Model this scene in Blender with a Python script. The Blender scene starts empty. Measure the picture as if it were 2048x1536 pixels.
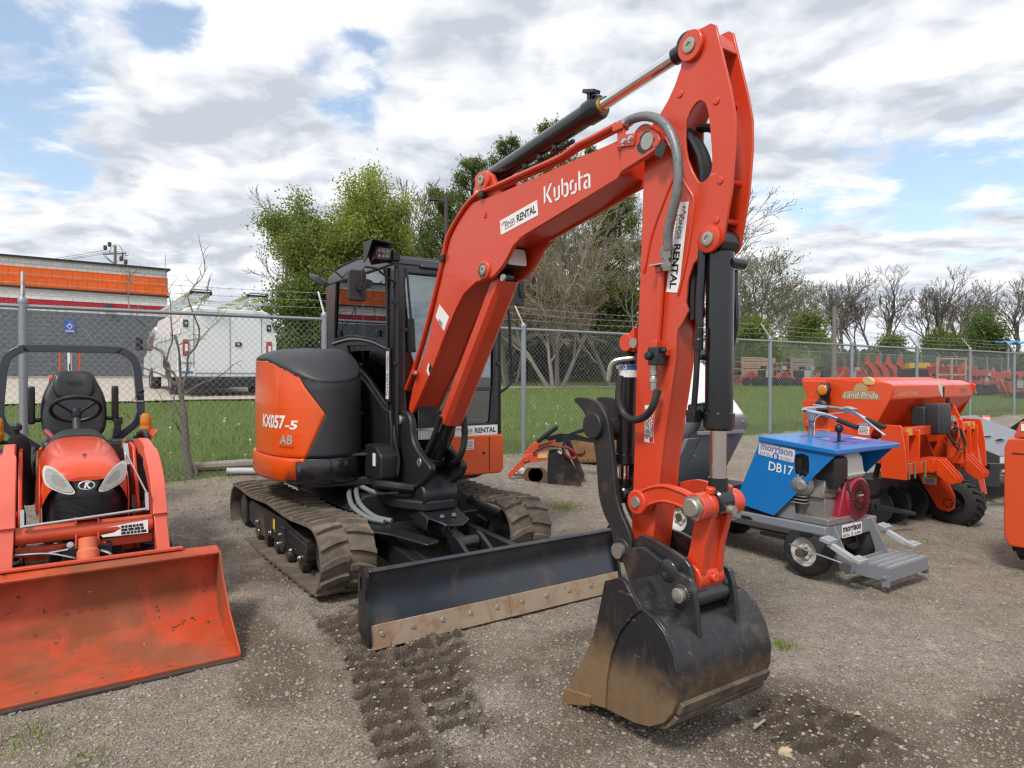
import bpy, bmesh, math, random
import numpy as np
from mathutils import Vector, Matrix, Euler
from mathutils.geometry import tessellate_polygon
R = math.radians
random.seed(7)
scene = bpy.context.scene
COL = scene.collection

# ------------------------------------------------------------------ helpers
def link(o, parent=None):
    COL.objects.link(o)
    if parent is not None:
        o.parent = parent
    return o

def tag(o, label=None, cat=None, group=None, kind=None):
    if label: o['label'] = label
    if cat: o['category'] = cat
    if group: o['group'] = group
    if kind: o['kind'] = kind
    return o

def empty(name, loc, rz=0.0, label=None, cat=None, group=None):
    o = bpy.data.objects.new(name, None)
    o.empty_display_size = .2
    o.location = loc
    o.rotation_euler = (0, 0, rz)
    link(o)
    return tag(o, label, cat, group)

def kids(o):
    return [c for c in bpy.data.objects if c.parent == o]

def copy_tree(o, parent=None):
    c = o.copy()
    link(c, parent)
    for k in kids(o):
        copy_tree(k, c)
    return c

def arc(cx, cy, r, a0, a1, n=8):
    return [(cx + r*math.cos(R(a0+(a1-a0)*i/n)), cy + r*math.sin(R(a0+(a1-a0)*i/n))) for i in range(n+1)]

def spline(pts, n=6, closed=False):
    """Catmull-Rom through points (any dimension)."""
    P = [np.array(p, float) for p in pts]
    out = []
    m = len(P)
    rng = range(m if closed else m-1)
    for i in rng:
        p1, p2 = P[i], P[(i+1) % m]
        p0 = P[(i-1) % m] if (closed or i > 0) else 2*p1-p2
        p3 = P[(i+2) % m] if (closed or i+2 < m) else 2*p2-p1
        for k in range(n):
            t = k/n
            out.append(tuple(.5*((2*p1)+(-p0+p2)*t+(2*p0-5*p1+4*p2-p3)*t*t+(-p0+3*p1-3*p2+p3)*t**3)))
    if not closed:
        out.append(tuple(P[-1]))
    return out

def rnd_poly(pts, r, n=4):
    """round the corners of a closed 2D polygon"""
    out = []
    m = len(pts)
    for i in range(m):
        p = Vector(pts[i]); a = Vector(pts[i-1]); b = Vector(pts[(i+1) % m])
        ri = r[i] if isinstance(r, (list, tuple)) else r
        d1 = (a-p); d2 = (b-p)
        t = min(ri, d1.length*.45, d2.length*.45)
        if t < 1e-5:
            out.append(tuple(p)); continue
        s = p+d1.normalized()*t; e = p+d2.normalized()*t
        for k in range(n+1):
            u = k/n
            q = s*(1-u)**2+p*2*u*(1-u)+e*u*u
            out.append((q.x, q.y))
    return out

class MB:
    def __init__(s):
        s.v = []; s.f = []; s.m = []; s.mi = 0; s.p = []; s.k = 0; s.hold = 0
    def mat(s, i):
        s.mi = i; return s
    def add(s, vs, fs):
        o = len(s.v)
        s.v.extend([tuple(v) for v in vs])
        s.f.extend([tuple(i+o for i in f) for f in fs])
        s.m.extend([s.mi]*len(fs))
        s.p.extend([s.k]*len(fs))
        if not s.hold: s.k += 1
        return s
    def one(s):
        """what follows belongs to one piece, up to the next one()"""
        s.k += 1; s.hold = 1
        return s
    def box(s, c, d, rot=None, taper=None):
        x, y, z = d[0]/2, d[1]/2, d[2]/2
        tx, ty = taper if taper else (1, 1)
        vs = [(-x, -y, -z), (x, -y, -z), (x, y, -z), (-x, y, -z), (-x*tx, -y*ty, z), (x*tx, -y*ty, z), (x*tx, y*ty, z), (-x*tx, y*ty, z)]
        M = Euler(rot).to_matrix() if rot else None
        c = Vector(c)
        vs = [(M @ Vector(v) if M else Vector(v))+c for v in vs]
        return s.add(vs, [(0, 3, 2, 1), (4, 5, 6, 7), (0, 1, 5, 4), (1, 2, 6, 5), (2, 3, 7, 6), (3, 0, 4, 7)])
    def bar(s, p0, p1, w, h, up=(0, 0, 1)):
        """rectangular bar from p0 to p1, w across, h along 'up'"""
        p0 = Vector(p0); p1 = Vector(p1); d = (p1-p0).normalized()
        u = Vector(up); u = (u-d*u.dot(d)).normalized(); a = d.cross(u)
        vs = []
        for p in (p0, p1):
            for i, j in ((-1, -1), (1, -1), (1, 1), (-1, 1)):
                vs.append(p+a*(i*w/2)+u*(j*h/2))
        return s.add(vs, [(0, 1, 2, 3), (7, 6, 5, 4), (0, 4, 5, 1), (1, 5, 6, 2), (2, 6, 7, 3), (3, 7, 4, 0)])
    def prism(s, pts, lo, hi, fr, holes=()):
        """pts 2D polygon; fr(p,q,t)->xyz"""
        loops = [list(pts)]+[list(h) for h in holes]
        flat = [p for l in loops for p in l]
        n = len(flat)
        vs = [fr(p[0], p[1], lo) for p in flat]+[fr(p[0], p[1], hi) for p in flat]
        fs = []
        if holes:
            tri = tessellate_polygon([[Vector((p[0], p[1], 0)) for p in l] for l in loops])
            for t in tri:
                fs.append((t[2], t[1], t[0])); fs.append((t[0]+n, t[1]+n, t[2]+n))
        else:
            fs.append(tuple(range(n-1, -1, -1))); fs.append(tuple(range(n, 2*n)))
        o = 0
        for l in loops:
            k = len(l)
            for i in range(k):
                j = (i+1) % k
                fs.append((o+i, o+j, o+j+n, o+i+n))
            o += k
        return s.add(vs, fs)
    def rings(s, rings, cap=True, closed=True):
        o = []
        n = len(rings[0])
        vs = [v for r in rings for v in r]
        fs = []
        for a in range(len(rings)-1):
            for i in range(n if closed else n-1):
                j = (i+1) % n
                fs.append((a*n+i, a*n+j, (a+1)*n+j, (a+1)*n+i))
        if cap:
            fs.append(tuple(range(n-1, -1, -1)))
            b = (len(rings)-1)*n
            fs.append(tuple(range(b, b+n)))
        return s.add(vs, fs)
    def cyl(s, p0, p1, r, n=20, r2=None, cap=True):
        return s.lathe(p0, p1, [(0, r), (1, r if r2 is None else r2)], n, cap)
    def lathe(s, p0, p1, prof, n=24, cap=True, absolute=False):
        """prof: list of (t, radius) with t 0..1 along p0->p1 (or metres when absolute)"""
        p0 = Vector(p0); p1 = Vector(p1); ax = p1-p0; L = ax.length; d = ax/L
        u = d.orthogonal().normalized(); w = d.cross(u)
        rg = []
        for t, r in prof:
            c = p0+d*(t if absolute else t*L)
            rg.append([c+(u*math.cos(2*math.pi*k/n)+w*math.sin(2*math.pi*k/n))*max(r, 1e-4) for k in range(n)])
        return s.rings(rg, cap)
    def tube(s, pts, r, n=8, cap=True):
        P = [Vector(p) for p in pts]
        m = len(P)
        rg = []
        u = None
        for i in range(m):
            d = (P[min(i+1, m-1)]-P[max(i-1, 0)]).normalized()
            if u is None:
                u = d.orthogonal().normalized()
            else:
                u = (u-d*u.dot(d))
                u = u.normalized() if u.length > 1e-6 else d.orthogonal().normalized()
            w = d.cross(u)
            ri = r[i] if isinstance(r, (list, tuple)) else r
            rg.append([P[i]+(u*math.cos(2*math.pi*k/n)+w*math.sin(2*math.pi*k/n))*ri for k in range(n)])
        return s.rings(rg, cap)
    def sweep(s, pts, prof, up=(0, 0, 1), cap=True):
        """sweep 2D profile (a,u) along pts keeping up"""
        P = [Vector(p) for p in pts]; m = len(P); rg = []
        up = Vector(up)
        for i in range(m):
            d = (P[min(i+1, m-1)]-P[max(i-1, 0)]).normalized()
            a = d.cross(up).normalized(); u = a.cross(d)
            rg.append([P[i]+a*p+u*q for p, q in prof])
        return s.rings(rg, cap)
    def sphere(s, c, r, nu=14, nv=9, sc=(1, 1, 1)):
        c = Vector(c)
        vs = [c+Vector((0, 0, r*sc[2]))]
        for i in range(1, nv):
            th = math.pi*i/nv
            for k in range(nu):
                ph = 2*math.pi*k/nu
                vs.append(c+Vector((r*sc[0]*math.sin(th)*math.cos(ph), r*sc[1]*math.sin(th)*math.sin(ph), r*sc[2]*math.cos(th))))
        vs.append(c-Vector((0, 0, r*sc[2])))
        fs = [(0, 1+k, 1+(k+1) % nu) for k in range(nu)]
        for i in range(nv-2):
            for k in range(nu):
                a = 1+i*nu+k; b = 1+i*nu+(k+1) % nu
                fs.append((a, a+nu, b+nu, b))
        e = len(vs)-1; b = 1+(nv-2)*nu
        fs += [(b+(k+1) % nu, b+k, e) for k in range(nu)]
        return s.add(vs, fs)
    def hexbolt(s, p, d, r, h):
        p = Vector(p); d = Vector(d).normalized(); hd = s.hold
        s.hold = 1
        s.lathe(p, p+d*h*.25, [(0, r*1.5), (1, r*1.5)], 14)
        s.lathe(p+d*h*.25, p+d*h, [(0, r), (.85, r), (1, r*.85)], 6)
        s.hold = hd
        if not hd: s.k += 1
        return s
    def split(s, name, mats, parent=None, **kw):
        """one object per piece"""
        out = []
        for k in sorted(set(s.p)):
            ix = [i for i, q in enumerate(s.p) if q == k]
            m = MB(); mp = {}
            for i in ix:
                f = []
                for v in s.f[i]:
                    if v not in mp:
                        mp[v] = len(m.v); m.v.append(s.v[v])
                    f.append(mp[v])
                m.f.append(tuple(f)); m.m.append(s.m[i])
            out.append(m.build(name, mats, parent, **kw))
        return out
    def build(s, name, mats, parent=None, bevel=0, smooth=35, seg=2, sub=0, weld=0):
        me = bpy.data.meshes.new(name)
        me.from_pydata(s.v, [], s.f)
        if not isinstance(mats, (list, tuple)):
            mats = [mats]
        for m in mats:
            me.materials.append(m)
        if len(mats) > 1:
            me.polygons.foreach_set('material_index', s.m)
        bm = bmesh.new(); bm.from_mesh(me)
        if weld: bmesh.ops.remove_doubles(bm, verts=bm.verts, dist=weld)
        bmesh.ops.recalc_face_normals(bm, faces=bm.faces)
        bm.to_mesh(me); bm.free()
        if smooth:
            me.shade_smooth()
            me.set_sharp_from_angle(angle=R(smooth))
        o = bpy.data.objects.new(name, me)
        link(o, parent)
        if bevel:
            md = o.modifiers.new('bevel', 'BEVEL'); md.width = bevel; md.segments = seg
            md.limit_method = 'ANGLE'; md.angle_limit = R(40); md.harden_normals = False
        if sub:
            md = o.modifiers.new('sub', 'SUBSURF'); md.levels = sub; md.render_levels = sub
        return o

def np_mesh(name, V, F, mats, parent=None, smooth=False, mi=None):
    """fast mesh from numpy arrays; F (n,3) or (n,4)"""
    me = bpy.data.meshes.new(name)
    V = np.asarray(V, np.float32); F = np.asarray(F, np.int32)
    k = F.shape[1]
    me.vertices.add(len(V)); me.vertices.foreach_set('co', V.ravel())
    me.loops.add(F.size); me.loops.foreach_set('vertex_index', F.ravel())
    me.polygons.add(len(F))
    me.polygons.foreach_set('loop_start', np.arange(0, F.size, k, dtype=np.int32))
    me.polygons.foreach_set('loop_total', np.full(len(F), k, np.int32))
    if not isinstance(mats, (list, tuple)):
        mats = [mats]
    for m in mats:
        me.materials.append(m)
    if mi is not None:
        me.polygons.foreach_set('material_index', np.asarray(mi, np.int32))
    me.update(calc_edges=True)
    if smooth:
        me.shade_smooth()
    o = bpy.data.objects.new(name, me)
    return link(o, parent)

# ------------------------------------------------------------------ text
_fonts = {}
def text_mesh(body, height, width=None, bold=0.0, shear=0.0, extrude=.0006):
    cu = bpy.data.curves.new('lettering', 'FONT')
    cu.body = body; cu.size = 1.0; cu.offset = bold; cu.shear = shear; cu.extrude = 0
    cu.resolution_u = 3
    cu.align_x = 'CENTER'; cu.align_y = 'CENTER'
    o = bpy.data.objects.new('lettering', cu)
    COL.objects.link(o)
    dg = bpy.context.evaluated_depsgraph_get()
    me = bpy.data.meshes.new_from_object(o.evaluated_get(dg))
    bpy.data.objects.remove(o); bpy.data.curves.remove(cu)
    co = np.zeros(len(me.vertices)*3, np.float32); me.vertices.foreach_get('co', co); co = co.reshape(-1, 3)
    lo = co.min(0); hi = co.max(0)
    sy = height/(hi[1]-lo[1]); sx = width/(hi[0]-lo[0]) if width else sy
    co[:, 0] = (co[:, 0]-(lo[0]+hi[0])/2)*sx; co[:, 1] = (co[:, 1]-(lo[1]+hi[1])/2)*sy
    me.vertices.foreach_set('co', co.ravel())
    me.update()
    return me

def frame(o, xd, nd):
    """matrix: local x along xd, local z along normal nd"""
    x = Vector(xd).normalized(); n = Vector(nd); n = (n-x*n.dot(x)).normalized(); y = n.cross(x)
    return Matrix(((x.x, y.x, n.x, o[0]), (x.y, y.y, n.y, o[1]), (x.z, y.z, n.z, o[2]), (0, 0, 0, 1)))

def text(body, height, M, mat, parent, width=None, bold=0.0, off=(0, 0), shear=0.0, name='lettering', lift=.0016):
    me = text_mesh(body, height, width, bold, shear)
    me.materials.append(mat)
    o = bpy.data.objects.new(name, me)
    link(o, parent)
    o.matrix_basis = M @ Matrix.Translation((off[0], off[1], lift))
    return o

def panel(w, h, M, mat, parent, name='decal', r=0.0, t=.001):
    m = MB()
    p = [(-w/2, -h/2), (w/2, -h/2), (w/2, h/2), (-w/2, h/2)]
    if r: p = rnd_poly(p, r)
    m.prism(p, 0, t, lambda a, b, c: tuple(M @ Vector((a, b, c))))
    return m.build(name, mat, parent, smooth=0)

def flat_poly(polys, M, mat, parent, name='lettering', lift=.0016, t=.0005):
    m = MB()
    for p in polys:
        m.prism(p, lift, lift+t, lambda a, b, c: tuple(M @ Vector((a, b, c))))
    return m.build(name, mat, parent, smooth=0)

# ------------------------------------------------------------------ materials
class NT:
    def __init__(s, m):
        s.t = m.node_tree; s.n = s.t.nodes; s.l = s.t.links
    def new(s, ty, **kw):
        n = s.n.new(ty)
        for k, v in kw.items():
            setattr(n, k, v)
        return n
    def put(s, sock, v):
        if hasattr(v, 'is_output') or isinstance(v, bpy.types.NodeSocket):
            s.l.new(v, sock)
        else:
            sock.default_value = v
    def math(s, op, a, b=None, c=None, clamp=False):
        n = s.new('ShaderNodeMath', operation=op, use_clamp=clamp)
        s.put(n.inputs[0], a)
        if b is not None: s.put(n.inputs[1], b)
        if c is not None: s.put(n.inputs[2], c)
        return n.outputs[0]
    def mix(s, f, a, b, mode='MIX'):
        n = s.new('ShaderNodeMix', data_type='RGBA', blend_type=mode)
        s.put(n.inputs[0], f)
        s.put(n.inputs[6], a if not isinstance(a, tuple) else (*a[:3], 1))
        s.put(n.inputs[7], b if not isinstance(b, tuple) else (*b[:3], 1))
        return n.outputs[2]
    def noise(s, vec, scale, detail=4, rough=.55, dist=0, out=0):
        n = s.new('ShaderNodeTexNoise')
        if vec is not None: s.l.new(vec, n.inputs['Vector'])
        n.inputs['Scale'].default_value = scale; n.inputs['Detail'].default_value = detail
        n.inputs['Roughness'].default_value = rough; n.inputs['Distortion'].default_value = dist
        return n.outputs[out]
    def voro(s, vec, scale, feature='F1', out='Distance', rand=1):
        n = s.new('ShaderNodeTexVoronoi', feature=feature)
        if vec is not None: s.l.new(vec, n.inputs['Vector'])
        n.inputs['Scale'].default_value = scale; n.inputs['Randomness'].default_value = rand
        return n.outputs[out]
    def ramp(s, f, stops, interp='LINEAR'):
        n = s.new('ShaderNodeValToRGB'); cr = n.color_ramp; cr.interpolation = interp
        while len(cr.elements) < len(stops): cr.elements.new(.5)
        for e, (p, c) in zip(cr.elements, stops):
            e.position = p; e.color = (c, c, c, 1) if not isinstance(c, tuple) else (*c[:3], 1)
        s.put(n.inputs[0], f)
        return n.outputs[0]
    def step(s, f, a, b):
        n = s.new('ShaderNodeMapRange', interpolation_type='SMOOTHSTEP')
        s.put(n.inputs[0], f); n.inputs[1].default_value = a; n.inputs[2].default_value = b
        return n.outputs[0]
    def mapping(s, vec, sc=(1, 1, 1), rot=(0, 0, 0), loc=(0, 0, 0)):
        n = s.new('ShaderNodeMapping'); s.l.new(vec, n.inputs[0])
        n.inputs['Scale'].default_value = sc; n.inputs['Rotation'].default_value = rot; n.inputs['Location'].default_value = loc
        return n.outputs[0]
    def bump(s, h, strength=.3, dist=.01, normal=None):
        n = s.new('ShaderNodeBump'); n.inputs['Strength'].default_value = strength; n.inputs['Distance'].default_value = dist
        s.l.new(h, n.inputs['Height'])
        if normal is not None: s.l.new(normal, n.inputs['Normal'])
        return n.outputs[0]

def new_mat(name):
    m = bpy.data.materials.new(name); m.use_nodes = True
    nt = NT(m)
    b = nt.n['Principled BSDF']
    return m, nt, b

def mat(name, col, rough=.5, metal=0.0, coat=0.0, spec=.5, dirt=None, wear=None, grain=0.0, gscale=300, vary=.06, bump=None, scr=0.0):
    """col base; dirt=(colour, amount 0..1, scale); wear=(colour, amount, scale) chipped spots; bump=(scale,strength,dist)"""
    m, nt, b = new_mat(name)
    tc = nt.new('ShaderNodeTexCoord').outputs['Object']
    base = col
    n1 = nt.noise(tc, 3.1, 5, .6)
    if vary:
        lo = tuple(c*(1-vary) for c in col); hi = tuple(min(1, c*(1+vary)) for c in col)
        base = nt.mix(n1, lo, hi)
    rg = rough
    if wear:
        wc, wa, ws = wear
        w = nt.step(nt.noise(tc, ws, 8, .68), .72-wa, .76-wa)
        base = nt.mix(w, base, wc)
        rg = nt.math('ADD', nt.math('MULTIPLY', w, .25), rough)
    if dirt:
        dc, da, ds = dirt
        d = nt.math('MULTIPLY', nt.step(nt.noise(tc, ds, 8, .66, .4), .62-da*.5, .86-da*.5), min(1.0, .35+da))
        base = nt.mix(d, base, dc)
        rg = nt.math('ADD', nt.math('MULTIPLY', d, .4), rg, clamp=True)
    elif not wear:
        rg = nt.math('ADD', nt.math('MULTIPLY', nt.math('SUBTRACT', n1, .5), .16), rough, clamp=True)
    if scr:      # hairline scratches, dusty film, rub marks
        tw = nt.noise(tc, 1.7, 3, .5, 0, 1)
        wv = nt.new('ShaderNodeVectorMath', operation='MULTIPLY_ADD'); nt.l.new(tw, wv.inputs[0]); wv.inputs[1].default_value = (.25, .25, .25); nt.l.new(tc, wv.inputs[2])
        for rot, sc_, pale in (((.3, .6, .2), (46, 3, 46), 1), ((1.1, .2, .9), (60, 4, 60), 0)):
            ln = nt.step(nt.noise(nt.mapping(wv.outputs[0], sc=sc_, rot=rot), 1.0, 2, .5), .735, .765)
            ln = nt.math('MULTIPLY', ln, nt.step(nt.noise(tc, 2.3, 3), .5, .62))
            base = nt.mix(nt.math('MULTIPLY', ln, scr), base, tuple(min(1, c*.5+.28) for c in col) if pale else tuple(c*.35 for c in col))
        film = nt.step(nt.noise(nt.mapping(tc, sc=(1, 1, .5)), 2.6, 7, .62), .42, .8)
        base = nt.mix(nt.math('MULTIPLY', film, .16*scr), base, (.42, .30, .22))
        rg = nt.math('ADD', nt.math('MULTIPLY', film, .28), rg, clamp=True)
        if not bump: bump = (5, .06, .02)
    nt.put(b.inputs['Base Color'], base if not isinstance(base, tuple) else (*base[:3], 1))
    nt.put(b.inputs['Roughness'], rg)
    b.inputs['Metallic'].default_value = metal
    b.inputs['Specular IOR Level'].default_value = spec
    if coat:
        b.inputs['Coat Weight'].default_value = coat; b.inputs['Coat Roughness'].default_value = .12
    if bump:
        b_s, b_st, b_d = bump
        nt.l.new(nt.bump(nt.noise(tc, b_s, 6, .65), b_st, b_d), b.inputs['Normal'])
    return m

DUST = (.16, .125, .09)
MUD = (.115, .085, .06)
ORANGE = (.64, .058, .010)
M = {}
M['orange'] = mat('orange_paint', ORANGE, .32, coat=.35, dirt=(DUST, .06, 2.2), vary=.05, scr=.5)
M['orange_boom'] = mat('orange_boom_paint', (.60, .048, .013), .34, coat=.3, dirt=((.52, .19, .11), .10, 2.2), vary=.06, scr=.8)
M['orange_cover'] = mat('orange_plastic', (.72, .085, .008), .26, coat=.4, vary=.03, scr=.25)
M['orange_old'] = mat('faded_orange_paint', (.60, .085, .035), .42, coat=.15, wear=((.06, .035, .025), .08, 22), dirt=(DUST, .12, 3), vary=.1)
M['orange_faded'] = mat('sun_bleached_orange', (.68, .12, .075), .45, coat=.1, wear=((.1, .04, .03), .03, 30), vary=.12)
M['orange_scraped'] = mat('scraped_orange_paint', (.50, .065, .018), .5, wear=((.05, .032, .025), .09, 14), dirt=((.17, .07, .03), .45, 1.7), vary=.2)
M['black'] = mat('black_paint', (.012, .013, .016), .32, coat=.2, dirt=(MUD, .06, 4), vary=.1)
M['black_satin'] = mat('satin_black', (.014, .015, .018), .45, vary=.1)
M['black_cyl'] = mat('black_cylinder_paint', (.010, .011, .014), .25, coat=.3, vary=.1)
M['grey_plastic'] = mat('charcoal_plastic', (.028, .030, .034), .5, vary=.05, bump=(900, .05, .0005))
M['cab'] = mat('cab_paint', (.020, .023, .030), .3, coat=.4, vary=.05)
M['rubber'] = mat('rubber', (.018, .018, .019), .75, dirt=(DUST, .18, 6), vary=.1)
M['hose'] = mat('hose_rubber', (.012, .012, .013), .5, dirt=(DUST, .1, 14))
M['steel'] = mat('zinc_steel', (.55, .56, .55), .35, metal=1, vary=.1)
M['chrome'] = mat('chrome_rod', (.75, .76, .78), .08, metal=1, vary=.02)
M['galv'] = mat('galvanised', (.30, .33, .36), .5, metal=.55, vary=.12, dirt=((.2, .19, .17), .15, 5))
M['wire'] = mat('galvanised_wire', (.36, .38, .40), .5, metal=.5, vary=.15)
M['white'] = mat('white_vinyl', (.78, .78, .77), .4, vary=.02)
M['ink'] = mat('black_ink', (.012, .012, .013), .5, vary=0)
M['red_ink'] = mat('red_ink', (.45, .02, .02), .5, vary=0)
M['blue_ink'] = mat('blue_ink', (.03, .12, .45), .5, vary=0)
M['yellow_ink'] = mat('yellow_ink', (.75, .55, .03), .5, vary=0)
M['gold_ink'] = mat('gold_ink', (.55, .40, .16), .45, vary=.1)
M['amber'] = mat('amber_lens', (.62, .19, .01), .2, coat=.6, vary=.15)
M['red_lens'] = mat('red_lens', (.35, .02, .02), .2, coat=.5)
M['lens'] = mat('clear_lens', (.62, .62, .58), .12, coat=.8, vary=.25)
M['pin'] = mat('pin_steel', (.42, .41, .36), .4, metal=.8, dirt=((.1, .09, .07), .15, 30))
M['muddy'] = mat('muddy_black_steel', (.020, .021, .025), .27, coat=.25, dirt=((.17, .12, .07), .26, 4.5), wear=((.16, .13, .10), .05, 30), vary=.25)
M['rust'] = mat('rusty_steel', (.13, .075, .045), .75, dirt=((.10, .06, .035), .4, 7), vary=.2)
M['track'] = mat('dusty_track_rubber', (.10, .083, .066), .9, dirt=((.20, .155, .115), .45, 7), vary=.2, bump=(60, .25, .004))
M['wood'] = mat('weathered_wood', (.36, .31, .25), .85, dirt=((.2, .15, .1), .2, 9), vary=.2, bump=(50, .3, .004))
M['glass_dark'] = None

def glass(name, tint=(.75, .82, .84), rough=.0):
    m, nt, b = new_mat(name)
    nt.n.remove(b)
    out = nt.n['Material Output']
    tr = nt.new('ShaderNodeBsdfTransparent'); tr.inputs[0].default_value = (*tint, 1)
    gl = nt.new('ShaderNodeBsdfGlossy'); gl.inputs['Roughness'].default_value = rough
    gl.inputs['Color'].default_value = (.9, .95, 1, 1)
    fr = nt.new('ShaderNodeFresnel'); fr.inputs['IOR'].default_value = 1.6
    f2 = nt.math('ADD', nt.math('MULTIPLY', fr.outputs[0], 1.1), .09, clamp=True)
    mx = nt.new('ShaderNodeMixShader')
    nt.l.new(f2, mx.inputs[0]); nt.l.new(tr.outputs[0], mx.inputs[1]); nt.l.new(gl.outputs[0], mx.inputs[2])
    nt.l.new(mx.outputs[0], out.inputs[0])
    return m
M['glass'] = glass('cab_glass', (.80, .90, .90))
M['glass_clear'] = glass('clear_glass', (.9, .93, .93))
# ------------------------------------------------------------------ camera
CAM_H = 1.55
cam = bpy.data.cameras.new('camera'); cam_o = bpy.data.objects.new('camera', cam); link(cam_o)
cam.sensor_width = 36; cam.lens = 36*1360/2048; cam.clip_end = 3000; cam.clip_start = .05
cam_o.location = (0, 0, CAM_H); cam_o.rotation_euler = (R(90)-math.atan(16/1360), 0, 0)
scene.camera = cam_o
YAW = .605
Lx, Ly = math.cos(YAW), math.sin(YAW)
def lu(l, d):
    """l along the fence, d square to it (metres from the camera) -> world x,y"""
    return (l*Lx-d*Ly, l*Ly+d*Lx)

# ------------------------------------------------------------------ light
SUN_EL, SUN_AZ = R(52), R(205)      # azimuth measured from +Y clockwise
w = bpy.data.worlds.new('World'); scene.world = w; w.use_nodes = True
nt = NT(w); bgn = nt.n['Background']
sky = nt.new('ShaderNodeTexSky', sky_type='NISHITA'); sky.sun_disc = False
sky.sun_elevation = SUN_EL; sky.sun_rotation = SUN_AZ; sky.air_density = 1.1; sky.dust_density = .6; sky.ozone_density = 2.0
STR = .12
geo = nt.new('ShaderNodeTexCoord').outputs['Generated']
sx = nt.new('ShaderNodeSeparateXYZ'); nt.l.new(geo, sx.inputs[0])
dx, dy, dz = sx.outputs
den = nt.math('ADD', nt.math('MAXIMUM', dz, 0.0), .16)
cb = nt.new('ShaderNodeCombineXYZ'); nt.put(cb.inputs[0], nt.math('DIVIDE', dx, den)); nt.put(cb.inputs[1], nt.math('DIVIDE', dy, den)); cb.inputs[2].default_value = 3.7
P = cb.outputs[0]
warp = nt.new('ShaderNodeVectorMath', operation='MULTIPLY_ADD'); nt.l.new(nt.noise(P, 1.6, 4, .6, 0, 1), warp.inputs[0]); warp.inputs[1].default_value = (.30, .30, 0); nt.l.new(P, warp.inputs[2])
Pw = warp.outputs[0]
n_big = nt.noise(P, .8, 3, .5, .3)
n_mid = nt.noise(Pw, 1.9, 12, .58, .15)
n_fine = nt.noise(Pw, 5.5, 8, .6, .2)
dens = nt.math('ADD', nt.math('ADD', nt.math('MULTIPLY', n_big, .45), nt.math('MULTIPLY', n_mid, .6)), nt.math('MULTIPLY', n_fine, .27))
# openings in the cloud layer, by compass direction: they only thin the cloud, the noise shapes the edge
def hole(az, el, r, amp):
    v = (math.sin(R(az))*math.cos(R(el)), math.cos(R(az))*math.cos(R(el)), math.sin(R(el)))
    dt = nt.new('ShaderNodeVectorMath', operation='DOT_PRODUCT'); nt.l.new(geo, dt.inputs[0]); dt.inputs[1].default_value = v
    return nt.math('MULTIPLY', nt.step(dt.outputs['Value'], math.cos(R(r)), 1.0), amp)
hs = [hole(-35, 21, 13, .115), hole(-37, 16, 9, .08), hole(-27, 27, 5, .10), hole(-12.5, 22.5, 6, .23), hole(28, 12.8, 7, .14), hole(36, 12.5, 8, .15), hole(-22, 26, 8, .10), hole(-10, 14, 5, .06), hole(20, 12.5, 6, .10), hole(-4, 18, 4, .08), hole(150, 40, 40, .15), hole(-120, 35, 35, .15)]
H_ = hs[0]
for h in hs[1:]: H_ = nt.math('ADD', H_, h)
thick = nt.math('SUBTRACT', dens, H_)
cover = nt.step(thick, .44, .55)
off_ = nt.new('ShaderNodeVectorMath', operation='ADD'); nt.l.new(Pw, off_.inputs[0]); off_.inputs[1].default_value = (-.05, -.075, .02)
r1 = nt.noise(Pw, 2.6, 9, .52, .1); r2 = nt.noise(off_.outputs[0], 2.6, 9, .52, .1)
n_lo = nt.noise(nt.mapping(P, loc=(4.2, 1.3, 0)), .9, 4, .55)
br = nt.math('ADD', nt.math('ADD', nt.math('MULTIPLY', nt.math('SUBTRACT', r1, r2), 1.9), nt.math('MULTIPLY', n_lo, .75)), nt.math('MULTIPLY', nt.math('SUBTRACT', .62, thick), .55))
ccol = nt.ramp(br, [(.14, (.56, .60, .67)), (.28, (.72, .755, .81)), (.42, (.88, .90, .93)), (.54, (1.0, 1.0, 1.02)), (.72, (1.07, 1.07, 1.07))])
csc = nt.mix(1.0, ccol, (.88/STR,)*3, 'MULTIPLY')
blue = nt.mix(.22, nt.mix(1.0, sky.outputs[0], (1.30, 1.30, 1.25), 'MULTIPLY'), tuple(c/STR for c in (.72, .80, .90)))
final = nt.mix(cover, blue, csc)
# pale hazy air just above the horizon
hz = nt.math('MULTIPLY', nt.math('SUBTRACT', 1.0, nt.step(dz, .0, .16)), .6)
final = nt.mix(hz, final, tuple(c/STR for c in (.74, .79, .85)))
nt.put(bgn.inputs[0], final); bgn.inputs[1].default_value = STR
sun = bpy.data.lights.new('sun', 'SUN'); sun.energy = 2.3; sun.angle = R(11); sun.color = (1, .955, .88)
sun_o = link(bpy.data.objects.new('sun', sun))
sd = Vector((math.sin(SUN_AZ)*math.cos(SUN_EL), math.cos(SUN_AZ)*math.cos(SUN_EL), math.sin(SUN_EL)))
sun_o.rotation_euler = sd.to_track_quat('Z', 'Y').to_euler(); sun_o.location = (0, -5, 20)
vs = scene.view_settings
vs.view_transform = 'Standard'; vs.look = 'None'; vs.exposure = .32; vs.gamma = 1; vs.use_curve_mapping = False
scene.cycles.max_bounces = 8; scene.cycles.transparent_max_bounces = 24; scene.cycles.caustics_reflective = False; scene.cycles.caustics_refractive = False
scene.cycles.use_denoising = True
scene.cycles.filter_width = 1.3

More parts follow.
